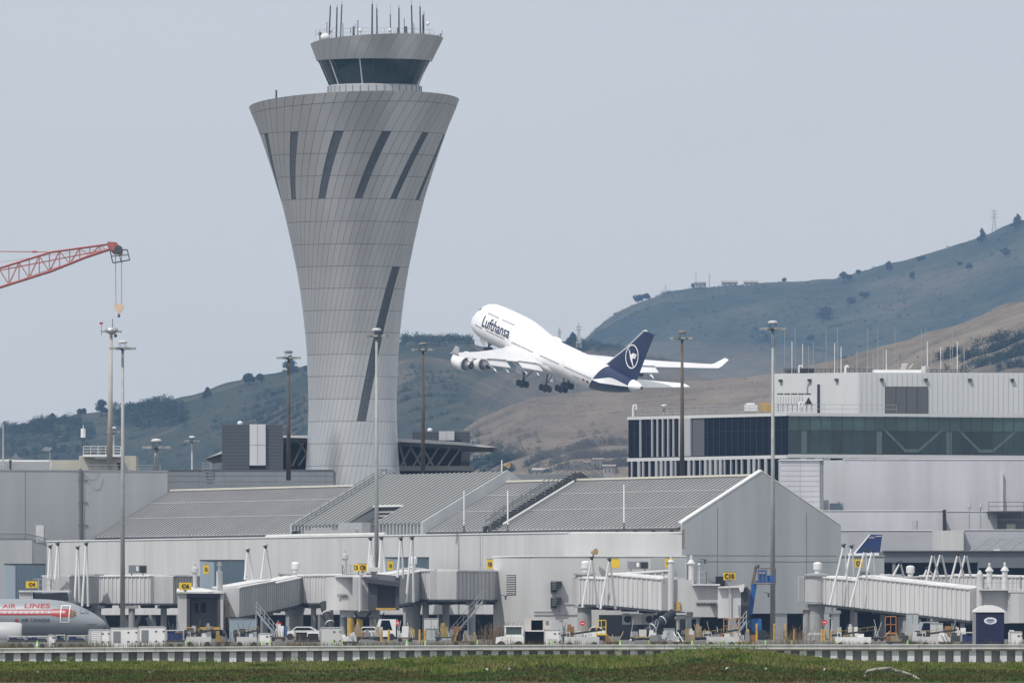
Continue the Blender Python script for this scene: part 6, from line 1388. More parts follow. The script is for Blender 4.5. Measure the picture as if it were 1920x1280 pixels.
m_ = MB(); m_.tube((31.5, 0, 3.3), (34.5, 0, 3.5), .55, .6, 10); m_.tube((34.5, 0, 3.5), (36, 0, 3.2), .6, .1, 10); m_.build('antenna_hump', planew, pl, smooth=True, raw=True)
m_ = MB(); m_.tube((44, 0, 3.2), (44.4, 0, 3.9), .1, .05, 6); m_.tube((68.55, 0, 1.7), (68.75, 0, 1.7), .33, .3, 12); m_.build('tail_outlet', metald, pl, raw=True)
# gear
def bogie(x, y, z, n=2, drop=3.0):
    g = MB(); g.tube((x, y, z+drop), (x, y, z+.1), .22, .16, 8); g.tube((x-.75 if n > 1 else x, y, z), (x+.75 if n > 1 else x, y, z), .15, n=8); g.tube((x+.1, y, z+drop*.3), (x+1.2, y*.8, z+drop), .1, n=6); gg = g.build('landing_gear', metald, pl, raw=True)
    for dx in ((-.73, .73) if n > 1 else (0,)):
        for dy in (-.56, .56):
            w = MB(); w.tube((x+dx, y+dy-.22, z), (x+dx, y+dy+.22, z), .68, n=18); w.build('wheel', black, gg, raw=True)
bogie(31.8, -5.5, -6.5); bogie(31.8, 5.5, -6.5); bogie(35.2, -1.95, -6.5); bogie(35.2, 1.95, -6.5); bogie(7.6, 0, -4.9, 1, 2.2)
m_ = MB()
for (x0, x1, y, z0, z1) in ((5.2, 7.4, -.9, -4.0, -2.8), (5.2, 7.4, .9, -4.0, -2.8), (33.6, 36.4, -1.2, -4.9, -3.5), (33.6, 36.4, 1.2, -4.9, -3.5), (30.8, 33, -7.0, -4.3, -1.8), (30.8, 33, 7.0, -4.3, -1.8)): m_.box(x0, y-.04, z0, x1, y+.04, z1)
each(m_, 'gear_door', planew, pl, raw=True)

# ------------------------------------------------------------------ silver retro airliner at left
SD = 1112.; zc_ = Z(1157, SD); sr = 1.85
nose_x = X(199, SD)
sv = thing('silver_airliner', 'silver grey airliner nose with red lettering parked at the left edge', 'airliner', (X(100, SD), SD, 0))
def sfus(s):    # s metres aft of the nose -> (zbottom, ztop, half width)
    tab = [(0, -.72, -.62, .05), (.15, -.98, -.38, .30), (.5, -1.25, -.05, .62), (1.2, -1.5, .42, 1.0), (2.2, -1.68, .95, 1.35), (3.2, -1.78, 1.38, 1.58), (4.4, -1.84, 1.66, 1.75), (5.8, -1.85, 1.8, 1.83), (7.5, -1.85, 1.85, 1.85), (40, -1.85, 1.85, 1.85)]
    for a, b in zip(tab, tab[1:]):
        if a[0] <= s <= b[0]: t = (s-a[0])/(b[0]-a[0]); return [a[i]+(b[i]-a[i])*t for i in (1, 2, 3)]
    return list(tab[-1][1:])
sss = [0, .07, .15, .3, .5, .8, 1.2, 1.7, 2.2, 2.7, 3.2, 3.8, 4.4, 5.1, 5.8, 6.6, 7.5, 10, 14, 18, 22]
zc8 = Z(1157.5, SD); mb = MB(); NA = 36
HD = Vector((.985, -.17, 0)); SDn = Vector((-.17, -.985, 0))
def sp_(s, lat, z): b = Vector((nose_x, SD, zc8)); return b-HD*s+SDn*lat+ZV*z
for s in sss:
    zb, zt, w = sfus(s)
    for k in range(NA): a = 2*math.pi*k/NA; mb.v.append(tuple(sp_(s, w*math.sin(a), (zt+zb)/2+(zt-zb)/2*math.cos(a))))
for i in range(len(sss)-1):
    for k in range(NA): j = (k+1) % NA; mb.f.append((i*NA+k, i*NA+j, (i+1)*NA+j, (i+1)*NA+k))
mb.f.append(tuple(range(NA)))
mb.build('fuselage', M('silver_paint', (.25, .275, .30), .45, .05, var=.05, vs=.4), sv, smooth=True)
def ss(s, z, off=.03):
    zb, zt, w = sfus(s); zm = (zt+zb)/2; c = (z-zm)/((zt-zb)/2); c = max(-.99, min(.99, c)); return tuple(sp_(s, w*math.sqrt(1-c*c)+off, z))
def spx(px): return (nose_x-X(px, SD))/.985
pxm = F/SD
def zpx(py): return (1157.5-py)/pxm
redp = M('livery_red', (.36, .022, .02), .6)
m_ = MB(); a0 = spx(137)
m_ = MB()
for (u0, u1, v0, v1) in ((a0, spx(112), zpx(1156), zpx(1141)), (spx(112), spx(104), zpx(1154), zpx(1141)), (spx(104), spx(-60), zpx(1152.5), zpx(1142))):
    n_ = max(1, int(abs(u1-u0)/.6))
    for k in range(n_):
        ua, ub = u0+(u1-u0)*k/n_, u0+(u1-u0)*(k+1)/n_
        for r_ in range(3): va, vb = v0+(v1-v0)*r_/3, v0+(v1-v0)*(r_+1)/3; m_.quad(ss(ua, va, .02), ss(ub, va, .02), ss(ub, vb, .02), ss(ua, vb, .02))
m_.build('red_stripe', redp, sv, recalc=False)
m_ = MB(); k = spx(100)
while k < spx(-20): m_.quad(ss(k, zpx(1149.5), .035), ss(k+.3, zpx(1149.5), .035), ss(k+.3, zpx(1143.5), .035), ss(k, zpx(1143.5), .035)); k += .55
m_.build('cabin_window', M('win_silver', (.30, .32, .35), .4), sv, recalc=False)
m_ = MB()
for (v0, v1) in ((1144.3, 1145.3), (1147.3, 1148.3)): 
    k = spx(128)
    while k < spx(-40): m_.quad(ss(k, zpx(v1), .03), ss(k+.55, zpx(v1), .03), ss(k+.55, zpx(v0), .03), ss(k, zpx(v0), .03)); k += .55
for (u0, u1, v0, v1) in [(c0_, c0_-1.3, 1134+3.2*k_, 1137.2+3.2*k_) for k_ in range(10) for c0_ in (136, 120.3)]+[(136, 119, 1134, 1135.2), (136, 119, 1165, 1166.2)]: m_.quad(ss(spx(u0), zpx(v1), .045), ss(spx(u1), zpx(v1), .045), ss(spx(u1), zpx(v0), .045), ss(spx(u0), zpx(v0), .045))
m_.build('white_trim', planew, sv, recalc=False)
def stxt(t_, px0, px1, py0, py1, mat, nm, bold=.0): textmesh(t_, lambda x, y: ss(spx(px0)-x*.985, zpx(py1)+y, .04), (py1-py0)/pxm, nm, mat, sv, cuts=4, width=(px1-px0)/pxm/.985, bold=bold)
stxt('AIR', 9, 35, 1131.5, 1139, redp, 'airline_name', .012); stxt('LINES', 51, 99, 1130.5, 1139, redp, 'airline_name', .012)
stxt('AIR CANADA', 46.5, 101.5, 1158.5, 1165, M('livery_black', (.03, .03, .035), .5), 'airline_name', .01)
m_ = MB(); c0 = spx(37.5); 
for k in range(12):
    a, b = k*math.pi/6, (k+1)*math.pi/6; r1_, r2_ = (.24 if k % 2 else .13), (.13 if k % 2 else .24); zz0 = zpx(1162.5)
    m_.tri(ss(c0, zz0, .04), ss(c0+r1_*math.cos(a), zz0+r1_*math.sin(a), .04), ss(c0+r2_*math.cos(b), zz0+r2_*math.sin(b), .04))
m_.build('leaf_emblem', redp, sv, recalc=False)
m_ = MB(); random.seed(2); c0 = spx(141); zz0 = zpx(1150)
for k in range(16):
    a, b = k*math.pi/8, (k+1)*math.pi/8; r1_, r2_ = (.44 if k % 2 else .26), (.26 if k % 2 else .44)
    m_.tri(ss(c0, zz0, .04), ss(c0+r1_*math.cos(a), zz0+r1_*math.sin(a)*1.1, .04), ss(c0+r2_*math.cos(b), zz0+r2_*math.sin(b)*1.1, .04))
m_.build('leaf_crest', M('crest', (.25, .12, .05), .5, col2=(.04, .04, .03), vs=5), sv, recalc=False)
m_ = MB()
for (pts) in ([(162, 1148), (155, 1149), (154, 1141), (158, 1139.5), (163, 1141.5)],): m_.f.append(tuple(range(5))); m_.v += [ss(spx(a), zpx(b), .10) for a, b in pts]
m_.f.append((5, 6, 7, 8)); m_.v += [ss(spx(a), zpx(b), .10) for a, b in ((164, 1142), (169, 1146), (168, 1149.5), (163.5, 1148.5))]
m_.build('cockpit_window', M('cockpit_glass', (.16, .19, .22), .15), sv, recalc=False)
m_ = MB(); m_.path([sp_(.3, .3, -.62), sp_(1.0, .95, -.62), sp_(1.8, 1.28, -.6)], .025, 4); m_.build('radome_seam', metald, sv)
m_ = MB(); m_.tube(tuple(sp_(5, 0, -1.8)), tuple(sp_(5, 0, -1.8)-ZV*1.2), .1, n=8); g = m_.build('nose_gear', metald, sv)
for s_2 in (-.2, .2): m_ = MB(); c_ = Vector(sp_(5, s_2, 0)); m_.tube((c_.x, c_.y-.08, .36), (c_.x, c_.y+.08, .36), .36, n=14); m_.build('wheel', black, g)
# engine
m_ = MB(); ec = Vector((X(-12, 1098), 1098, Z(1188, 1098))); prof = [(2.76, .85), (2.78, 1.0), (2.6, 1.12), (1.9, 1.2), (.8, 1.2), (-.6, 1.05), (-1.2, .8), (-1.2, .3)]
n = 24
for (s, r) in prof:
    for i in range(n): t = 2*math.pi*i/n; m_.v.append((ec.x+s, ec.y+r*math.cos(t), ec.z+r*math.sin(t)*.97))
for q_ in range(len(prof)-1):
    for i in range(n): j = (i+1) % n; m_.f.append((q_*n+i, q_*n+j, (q_+1)*n+j, (q_+1)*n+i))
m_.build('engine_nacelle', M('silver_light', (.42, .43, .45), .35), sv, smooth=True)
m_ = MB(); m_.prism([P(-40, 1166, 1106), P(-5, 1167, 1104), P(-5, 1163, 1110), P(-40, 1160, 1110)], (0, 0, .35)); m_.build('wing', planeg, sv)

# ------------------------------------------------------------------ blue tail on the right
TDl = 1245.; tl = thing('parked_airliner', 'navy aircraft tail fin with white leading edge and red band showing above the gate box', 'airliner', tuple(P(1625, 1060, TDl)))
m_ = MB(); m_.prism([P(1598, 1041, TDl), P(1649, 1041, TDl), P(1654.5, 1002, TDl), P(1631, 1001.5, TDl)], (0, .35, 0)); m_.build('fin', M('tail_navy', (.012, .03, .12), .4), tl)
m_ = MB(); m_.prism([P(1599, 1041, TDl-.03), P(1648.5, 1041, TDl-.03), P(1649, 1037, TDl-.03), P(1602.5, 1037, TDl-.03)], (0, .41, 0)); m_.build('red_band', red, tl)
m_ = MB(); m_.prism([P(1596.5, 1041, TDl-.05), P(1600, 1041, TDl-.05), P(1632.5, 1001.2, TDl-.05), P(1630, 1001.2, TDl-.05)], (0, .45, 0)); m_.build('leading_edge', planew, tl)
letters('3731', 1630, 1005.5, 1639, 1009, TDl, tl, planew, .05, 0); m_ = MB(); m_.fb(1641, 1004.5, 1653, 1005.3, TDl-.04, .04); m_.build('pinstripe', planew, tl)
m_ = MB(); m_.tube(P(1560, 1070, TDl), P(1660, 1052, TDl), 1.9, 1.0, 16); m_.build('fuselage', planeg, tl)
m_ = MB(); 
for dx in (0, 40): m_.tube(P(1590+dx, 1080, TDl), (X(1590+dx, TDl), TDl, 0), .2, n=8)
m_.build('landing_gear', metald, tl)

# ------------------------------------------------------------------ crane
KD = 1620.; kr = thing('crane_jib', 'red lattice crane jib reaching in from the left edge', 'crane', tuple(P(60, 515, KD)))
jt = lambda px: (467.5 if px < 95 else 467.5-(px-95)*.1)   # not used for structure
top0, top1 = P(-60, 537-20, KD), P(202, 458, KD)
tc_ = [P(-60, 520, KD), P(0, 502, KD), P(95, 472.5, KD), P(200, 458, KD)]; bc_ = [P(-60, 556, KD), P(0, 538, KD), P(95, 508, KD), P(160, 482, KD), P(208, 466, KD)]
def onp(pts, px):
    for a, b in zip(pts, pts[1:]):
        xa, xb = a.x, b.x; x = X(px, KD)
        if xa <= x <= xb+1e-6: t = (x-xa)/(xb-xa); return a+(b-a)*t
    return pts[-1]
m_ = MB(); Wj = Vector((0, 2.2, 0))
for o_ in (Vector((0, 0, 0)), Wj): 
    m_.path([p+o_ for p in tc_], .12, 6); m_.path([p+o_ for p in bc_], .16, 6)
px = -60; st = 19; i = 0
while px < 195:
    for o_ in (Vector((0, 0, 0)), Wj):
        m_.tube(onp(tc_, px)+o_, onp(bc_, px)+o_, .05, n=4); m_.tube(onp(tc_, px if i % 2 else min(px+st, 200))+o_, onp(bc_, min(px+st, 200) if i % 2 else px)+o_, .06, n=4)
    m_.tube(onp(tc_, px), onp(tc_, px)+Wj, .05, n=4); m_.tube(onp(bc_, px), onp(bc_, min(px+st, 200))+Wj, .05, n=4)
    px += st; i += 1
m_.build('lattice', cranered, kr)
m_ = MB(); m_.path([P(-60, 470.5, KD+1), P(95, 472.5, KD+1)], .07, 5); m_.tube(P(60, 472, KD+1), P(70, 472, KD+1), .14, n=6); m_.path([P(-60, 500, KD+1), P(80, 480, KD+1), P(200, 466, KD+1)], .03, 4); m_.build('stay_cable', cranered, kr)
m_ = MB(); m_.prism([P(200, 456, KD-.2), P(203, 453, KD-.2), P(218, 454, KD-.2), P(230, 470, KD-.2), P(228, 477, KD-.2), P(212, 476, KD-.2), P(202, 463, KD-.2)], (0, 2.4, 0)); m_.build('jib_head', M('crane_head', (.42, .12, .09), .6, var=.4, vs=2), kr)
m_ = MB(); m_.lathe((0, 0, 0), [(.62, 0), (.62, .35)], 16); p = P(222, 468, KD-.4); m_.v = [(p.x+v[0], p.y+v[2], p.z+v[1]) for v in m_.v]; m_.build('pulley', metald, kr)
m_ = MB()
def bars(pts, o_=Vector((0, 0, 0))): m_.path([p+o_ for p in pts+[pts[0]]], .06, 4)
for o_ in (Vector((0, 0, 0)), Vector((0, 2.5, 0))): bars([P(206, 470, KD-.3), P(238, 467.5, KD-.3), P(242.5, 487, KD-.3), P(211, 492.5, KD-.3)], o_); m_.tube(P(222, 469, KD-.3)+o_, P(226, 489, KD-.3)+o_, .05, n=4); m_.tube(P(208, 480, KD-.3)+o_, P(240, 477, KD-.3)+o_, .05, n=4)
for (a, b) in ((206, 470), (238, 467.5), (242.5, 487), (211, 492.5), (222, 469), (226, 490)): m_.tube(P(a, b, KD-.3), P(a, b, KD+2.2), .05, n=4)
m_.build('head_cage', metald, kr)
m_ = MB(); m_.tube(P(216.5, 478, KD+.5), P(217.5, 570, KD+.5), .05, n=5); m_.tube(P(228, 478, KD+.5), P(228, 570, KD+.5), .05, n=5); m_.build('hoist_rope', M('rope', (.25, .2, .18), .8), kr)
m_ = MB(); m_.prism([P(214.5, 571, KD), P(218, 569, KD), P(223, 570.5, KD), P(228, 569, KD), P(231.5, 571, KD), P(231, 579, KD), P(226, 586, KD), P(223, 588, KD), P(219.5, 586, KD), P(215, 579, KD)], (0, 1, 0)); hb = m_.build('hook_block', M('hook_orange', (.62, .36, .16), .6, col2=(.75, .7, .62), vs=4.5, vec=(5, 5, 5)), kr)
m_ = MB(); m_.path([P(222.5, 588, KD+.5), P(222.5, 590.5, KD+.5), P(225, 592, KD+.5), P(222.5, 594, KD+.5), P(220.5, 592.5, KD+.5)], .12, 6); m_.build('hook', metald, hb)

# ------------------------------------------------------------------ boom lift
LD = 1097.; bl = thing('boom_lift', 'blue boom lift with raised caged platform in front of the gable wall', 'boom lift', (X(1425, LD), LD, 0))
m_ = MB(); m_.fb(1409, 1159, 1428, 1184, LD, 2.0); m_.fb(1404, 1160, 1412, 1176, LD+.3, 1.4); m_.build('turret', bluep, bl)
m_ = MB(); m_.fb(1400, 1184, 1434, 1192, LD-.1, 2.3); m_.build('chassis', metald, bl)
for px in (1404, 1430):
    for dy in (-.35, 2.1): w_ = MB(); c_ = X(px, LD); w_.tube((c_, LD+dy, .5), (c_, LD+dy+.35, .5), .5, n=16); w_.build('wheel', black, bl)
m_ = MB()
A, B = P(1405, 1152, LD+1), P(1414, 1094, LD+1); m_.obox(A-Vector((.22, .2, 0)), (.5, 0, 0), (0, .4, 0), B-A); A2, B2_ = P(1404, 1160, LD+1), P(1406, 1120, LD+1); m_.obox(A2-Vector((.3, .45, 0)), (.35, 0, 0), (0, .22, 0), B2_-A2)
m_.build('boom_arm', bluep, bl)
m_ = MB(); m_.obox(P(1407, 1100, LD+1), (.3, 0, 0), (0, .3, 0), P(1415, 1062, LD+1)-P(1407, 1100, LD+1)); m_.tube(P(1416, 1060, LD+.8), P(1420, 1062, LD+.8), .25, n=10); m_.build('jib_arm', M('jib_brown', (.16, .12, .09), .7), bl)
m_ = MB(); m_.fb(1417, 1058, 1424, 1064, LD+.8, .5); m_.fb(1417, 1088, 1450, 1092, LD+.2, 1.1); m_.fb(1421, 1068, 1437, 1089, LD+.25, .4); m_.fb(1438, 1078, 1451, 1089, LD+.9, .1); m_.build('platform_panel', bluep, bl)
m_ = MB()
for dy in (0, 1.3):
    m_.path([P(1414, 1094, LD+dy), P(1454, 1094, LD+dy), P(1454, 1065, LD+dy), P(1417, 1065, LD+dy), P(1414, 1094, LD+dy)], .06, 5)
    for px in (1422, 1430, 1438, 1446): m_.tube(P(px, 1094, LD+dy), P(px, 1065, LD+dy), .035, n=4)
for (a, b) in ((1414, 1094), (1454, 1094), (1454, 1065), (1417, 1065)): m_.tube(P(a, b, LD), P(a, b, LD+1.3), .06, n=5)
m_.build('platform_cage', M('cage_brown', (.15, .11, .085), .7), bl)
m_ = MB(); m_.fb(1423, 1072, 1435, 1075, LD+.2, .05); m_.build('white_label', white, bl)

# ------------------------------------------------------------------ portable toilet
QD = 444.; pt_ = thing('portable_toilet', 'dark blue portable toilet with domed white roof behind the wall', 'portable toilet', (X(1853, QD), QD, 0))
m_ = MB(); m_.fb(1830, 1146, 1883, 1243, QD, 1.15); m_.build('body', M('navy_plastic', (.012, .02, .07), .4, var=.15, vs=6), pt_)
m_ = MB(); m_.box(X(1825.5, QD), QD-.02, Z(1243, QD), X(1830, QD)-.002, QD+1.1, Z(1146, QD)); m_.build('side_post', M('grey_plastic', (.25, .26, .28), .5), pt_)
m_ = MB()
for py in (1172, 1198): m_.fb(1832, py, 1881, py+.8, QD-.012, .012)
for px in (1834, 1880): m_.fb(px, 1147, px+.7, 1240, QD-.012, .012)
m_.build('door_moulding', M('navy_plastic_edge', (.03, .045, .12), .4), pt_)
m_ = MB(); pts = []
for k in range(13): t = k/12; pts.append(P(1825+60*t, 1145-11.5*math.sin(math.pi*t)**.75, QD-.05))
pts += [P(1885, 1147, QD-.05), P(1825, 1147, QD-.05)]
m_.prism(pts, (0, 1.25, 0)); m_.build('roof', M('white_plastic', (.78, .78, .80), .4), pt_, smooth=False)
m_ = MB(); n = 28; c_ = P(1857, 1163, QD-.02); m_.f.append(tuple(range(n)))
for i in range(n): t = 2*math.pi*i/n; m_.v.append((c_.x+.25*math.cos(t), c_.y, c_.z+.135*math.sin(t)))
m_.build('oval_badge', M('badge_white', (.75, .76, .8), .4), pt_)
m_ = MB(); m_.f.append(tuple(range(n)))
for i in range(n): t = 2*math.pi*i/n; m_.v.append((c_.x+.2*math.cos(t)+.0, c_.y-.006, c_.z+.02*math.sin(t)+.0))
m_.build('badge_band', M('badge_blue', (.05, .10, .30), .4), pt_)
m_ = MB(); 
for (u, v, w_, h_) in ((-.16, .035, .32, .012), (-.12, .06, .22, .01), (-.14, -.06, .28, .012), (-.09, -.085, .16, .01)): m_.box(c_.x+u, c_.y-.008, c_.z+v, c_.x+u+w_, c_.y-.002, c_.z+v+h_)
m_.build('badge_small_print', M('badge_blue', (.05, .10, .30)), pt_)
# ------------------------------------------------------------------ apron clutter
def base_z(D): return 0
def container(x0, x1, y0, D, lab, mat=white, panel=True, group='white equipment containers'):
    root = thing('equipment_container', lab, 'container', (X((x0+x1)/2, D), D, 0), group); w = X(x1, D)-X(x0, D); h = Z(y0, D)
    m = MB(); m.box(X(x0, D), D, .12, X(x1, D), D+1.6, h); m.build('casing', mat, root)
    m = MB()
    for u in (0, 1): m.box(X(x0, D)+u*(w-.06), D-.03, .12, X(x0, D)+u*(w-.06)+.06, D+.03, h+.03)
    m.box(X(x0, D), D-.03, h-.02, X(x1, D), D+.03, h+.04); m.build('corner_trim', M('trim_grey', (.45, .45, .46), .6), root)
    if panel: m = MB(); a = X(x0, D)+w*.12; m.box(a, D-.02, h*.32, a+w*.26, D, h*.86); m.build('grey_panel', wall_mid, root)
    m = MB()
    for (u, v) in ((.62, .35), (.62, .78), (.9, .35), (.9, .78)): m.box(X(x0, D)+w*u, D-.03, h*v, X(x0, D)+w*u+.12, D, h*v+.07)
    m.build('latch', metald, root)
    m = MB(); m.box(X(x0, D)+.1, D+.1, 0, X(x0, D)+.3, D+1.5, .12); m.box(X(x1, D)-.3, D+.1, 0, X(x1, D)-.1, D+1.5, .12); m.build('skid', metald, root)
container(166, 206, 1180, 690, 'louvred white equipment container leftmost in the row behind the wall', panel=False)
container(206, 259, 1177, 684, 'middle white equipment container with grey panel behind the wall'); container(259, 310, 1174.5, 680, 'right hand white equipment container with grey panel behind the wall')
m_ = MB(); root = thing('louvre_rack', 'white ladder-like rack leaning on the leftmost container', 'rack', tuple(P(180, 1208, 687)))
for k in range(6): m_.tube(P(170, 1184+k*4, 687), P(190, 1184+k*4+1, 687), .03, n=4)
m_.tube(P(170, 1182, 687), P(170, 1215, 687), .04, n=4); m_.tube(P(190, 1182, 687), P(190, 1215, 687), .04, n=4); m_.build('rungs', metal, root)
bluec = M('container_blue', (.02, .035, .13), .5, var=.3, vs=2)
def cart(x0, x1, y0, D, lab, mat=bluec, fill=True, group='baggage carts behind the wall'):
    root = thing('baggage_cart', lab, 'baggage cart', (X((x0+x1)/2, D), D, 0), group); a, b = X(x0, D), X(x1, D); h = Z(y0, D)
    m = MB(); m.box(a, D, .42, b, D+1.5, .55); m.build('deck', metald, root)
    m = MB(); m.box(a, D, h-.06, b, D+1.5, h); m.build('roof', wall_light, root)
    m = MB()
    for x in (a, b-.06):
        for y in (D, D+1.44): m.box(x, y, .55, x+.06, y+.06, h-.06)
    m.build('frame_post', metal, root)
    if fill: m = MB(); w = b-a; m.box(a+.1, D+.08, .55, a+w*.48, D+1.3, h-.12); m.box(a+w*.52, D+.1, .55, b-.12, D+1.3, h-.2); m.build('curtain', mat, root)
    for x in (a+.3, b-.3):
        m = MB(); m.tube((x, D-.02, .16), (x, D+.12, .16), .16, n=12); m.build('wheel', black, root)
cart(14, 48, 1191, 700, 'leftmost blue curtained baggage cart'); cart(49, 88, 1191, 702, 'blue curtained baggage cart second from the left edge'); cart(104, 122, 1189, 704, 'narrow blue curtained baggage cart left of the white post'); cart(126, 160, 1190, 700, 'blue curtained baggage cart beside the white containers')
container(89, 103, 1190, 700, 'small upright white container between the blue carts', panel=False); 
cart(311, 345, 1180, 700, 'blue baggage cart right of the white containers'); cart(552, 600, 1181, 700, 'long dark curtained baggage cart left of the hose boom', black)
container(600, 640, 1176, 710, 'plain white container right of the dark cart', panel=False, mat=wall_light)
container(484, 508, 1187, 690, 'small white and yellow container below the C6 tunnel', panel=False); container(1893, 1917, 1184, 620, 'white container right of the portable toilet', panel=False); cart(1802, 1828, 1184, 640, 'blue cart left of the portable toilet'); container(1020, 1050, 1180, 690, 'white container with dark lettering right of the tug', panel=False)
D = 690.; m_ = MB(); a = P(1026, 1201, D)
textmesh('VESTA', lambda x, y: (a.x+x, D-.05, a.z+y), .14, 'lettering', M('ink', (.2, .2, .2), .6), [o for o in COL.objects if o.get('label', '').startswith('white container with dark')][0], width=.62)
# tug
def tug(x0, x1, D, ytop, lab):
    root = thing('aircraft_tug', lab, 'tug', (X((x0+x1)/2, D), D, 0)); a = X(x0, D); w = X(x1, D)-a; h = Z(ytop, D)
    m = MB(); m.box(a+w*.25, D, .3, a+w, D+1.8, h*.55); m.prism([(a+w*.25, D, .3), (a, D, .35), (a+w*.02, D, h*.5), (a+w*.25, D, h*.55)], (0, 1.8, 0)); m.build('body', white, root)
    m = MB(); m.box(a+w*.32, D+.05, h*.55, a+w*.98, D+1.7, h*.62); m.box(a+w*.30, D, h*.95, a+w, D+1.8, h)
    for x in (.32, .93): m.box(a+w*x, D+.03, h*.6, a+w*(x+.05), D+.15, h*.96); m.box(a+w*x, D+1.6, h*.6, a+w*(x+.05), D+1.7, h*.96)
    m.build('cab_frame', white, root)
    m = MB(); m.box(a+w*.38, D+.08, h*.62, a+w*.92, D+.12, h*.94); m.build('windscreen', M('tug_glass', (.06, .09, .09), .2), root)
    for x in (.2, .82): m = MB(); m.tube((a+w*x, D-.03, .25), (a+w*x, D+.3, .25), .25, n=14); m.build('wheel', black, root)
    m = MB()
    for k in range(5): m.tube((a-.1+k*.06, D+.1, .4+k*.1), (a-.05+k*.05, D+.2, h*.5+k*.05), .04, n=4)
    m.build('tow_gear', metald, root)
tug(929, 982, 690, 1172, 'white aircraft tug with green tinted windscreen behind the wall')
root = thing('open_container', 'open pale container with dark interior behind the tug', 'container', (X(1010, 860), 860, 0)); m_ = MB(); D = 860.
m_.fb(984, 1161, 996, 1204, D, 2.2); m_.fb(1018, 1161, 1034, 1204, D, 2.2); m_.fb(984, 1159, 1034, 1161.5, D, 2.4); m_.fb(984, 1180, 1034, 1204, D+1.2, 1); m_.build('shell', M('pale_pink', (.6, .57, .54), .7, var=.15, vs=2), root)
m_ = MB(); m_.fb(996, 1162, 1018, 1204, D+2, .1); m_.build('interior', dark, root); m_ = MB(); m_.fb(1023, 1163, 1029, 1170, D-.03, .03); m_.build('label_plate', wall_mid, root)
m_ = MB(); m_.fb(983, 1182, 1020, 1215, 692, 1.6); root = thing('dark_cart_body', 'dark open-sided cart between the tug and white container', 'cart', (X(1000, 772), 692, 0)); m_.build('body', dark, root); m_ = MB(); m_.fb(982, 1181, 1021, 1183, 691.5, 2); m_.fb(982, 1183, 984, 1213, 691.5, .2); m_.build('frame', white, root)
# loaders and steps
dully0 = M('dull_yellow', (.36, .26, .09), .7, var=.4, vs=3)
def loader(x0, x1, D, lab, col=None):
    root = thing('belt_loader', lab, 'belt loader', (X((x0+x1)/2, D), D, 0), 'belt loaders on the apron'); a, b = X(x0, D), X(x1, D); w = b-a; col = col or wall_light
    m = MB(); m.box(a+w*.08, D, .12, b-w*.08, D+1.5, .72); m.box(a+w*.13, D+.1, .72, a+w*.22, D+1, 1.0); m.box(a+w*.6, D+.1, .72, a+w*.75, D+1, .92); m.build('chassis', col, root)
    m = MB(); m.obox((a, D+.5, .75), (w, 0, .35), (0, .7, 0), (0, 0, .12)); m.build('belt', black, root)
    m = MB(); m.path([(a, D+.45, 1.0), (b, D+.45, 1.38)], .02, 4)
    for k in range(7): m.tube((a+w*k/6, D+.45, .8+.35*k/6), (a+w*k/6, D+.45, 1.02+.36*k/6), .018, n=4)
    m.build('side_rail', dully0, root)
    m = MB(); m.box(a+w*.14, D-.02, .74, a+w*.2, D, .95); m.build('label_plate', metald, root)
    for x in (.2, .8): m = MB(); m.tube((a+w*x, D-.04, .2), (a+w*x, D+.15, .2), .2, n=12); m.build('wheel', black, root)
loader(1052, 1130, 720, 'long belt loader with yellow rail left of the black hose boom'); loader(1320, 1385, 730, 'belt loader below the C10 cab'); loader(440, 485, 720, 'belt loader beside the C6 cab mouth'); loader(1720, 1795, 720, 'belt loader left of the portable toilet', wall_light); loader(345, 400, 730, 'belt loader under the open C6 cab'); loader(1560, 1640, 710, 'low white belt loader under the C11 tunnel', white)
# cargo loader with guard rail (yellow)
for (x0, x1, y0, y1, D, lab, mt) in ((1119, 1136, 1162, 1187, 1000, 'yellow guard rail platform left of the fan units', yellow), (1357, 1385, 1160, 1185, 1050, 'orange-brown railed loader under the C10 cab', M('orange_rail', (.45, .18, .04), .6)), (1660, 1680, 1155, 1185, 1080, 'orange lift platform under the C11 tunnel', M('orange_rail', (.45, .18, .04), .6))):
    root = thing('railed_platform', lab, 'platform', (X((x0+x1)/2, D), D, 0)); m = MB()
    for dy in (0, 1.2):
        m.path([P(x0, y1, D+dy), P(x0, y0, D+dy), P(x1, y0, D+dy), P(x1, y1, D+dy)], .05, 4); m.tube(P(x0, (y0+y1)/2, D+dy), P(x1, (y0+y1)/2, D+dy), .04, n=4)
        m.tube(P((x0+x1)/2, y0, D+dy), P((x0+x1)/2, y1, D+dy), .04, n=4)
    m.build('guard_rail', mt, root); m = MB(); m.fb(x0-2, y1, x1+2, y1+3, D, 1.4); m.build('deck', mt, root)
    m = MB(); 
    for k in (0, 1): m.tube(P(x0+(x1-x0)*k, y1+3, D+.6), (X(x0+(x1-x0)*(1-k), D), D+.6, 0), .07, n=5)
    m.build('scissor_leg', metald, root)
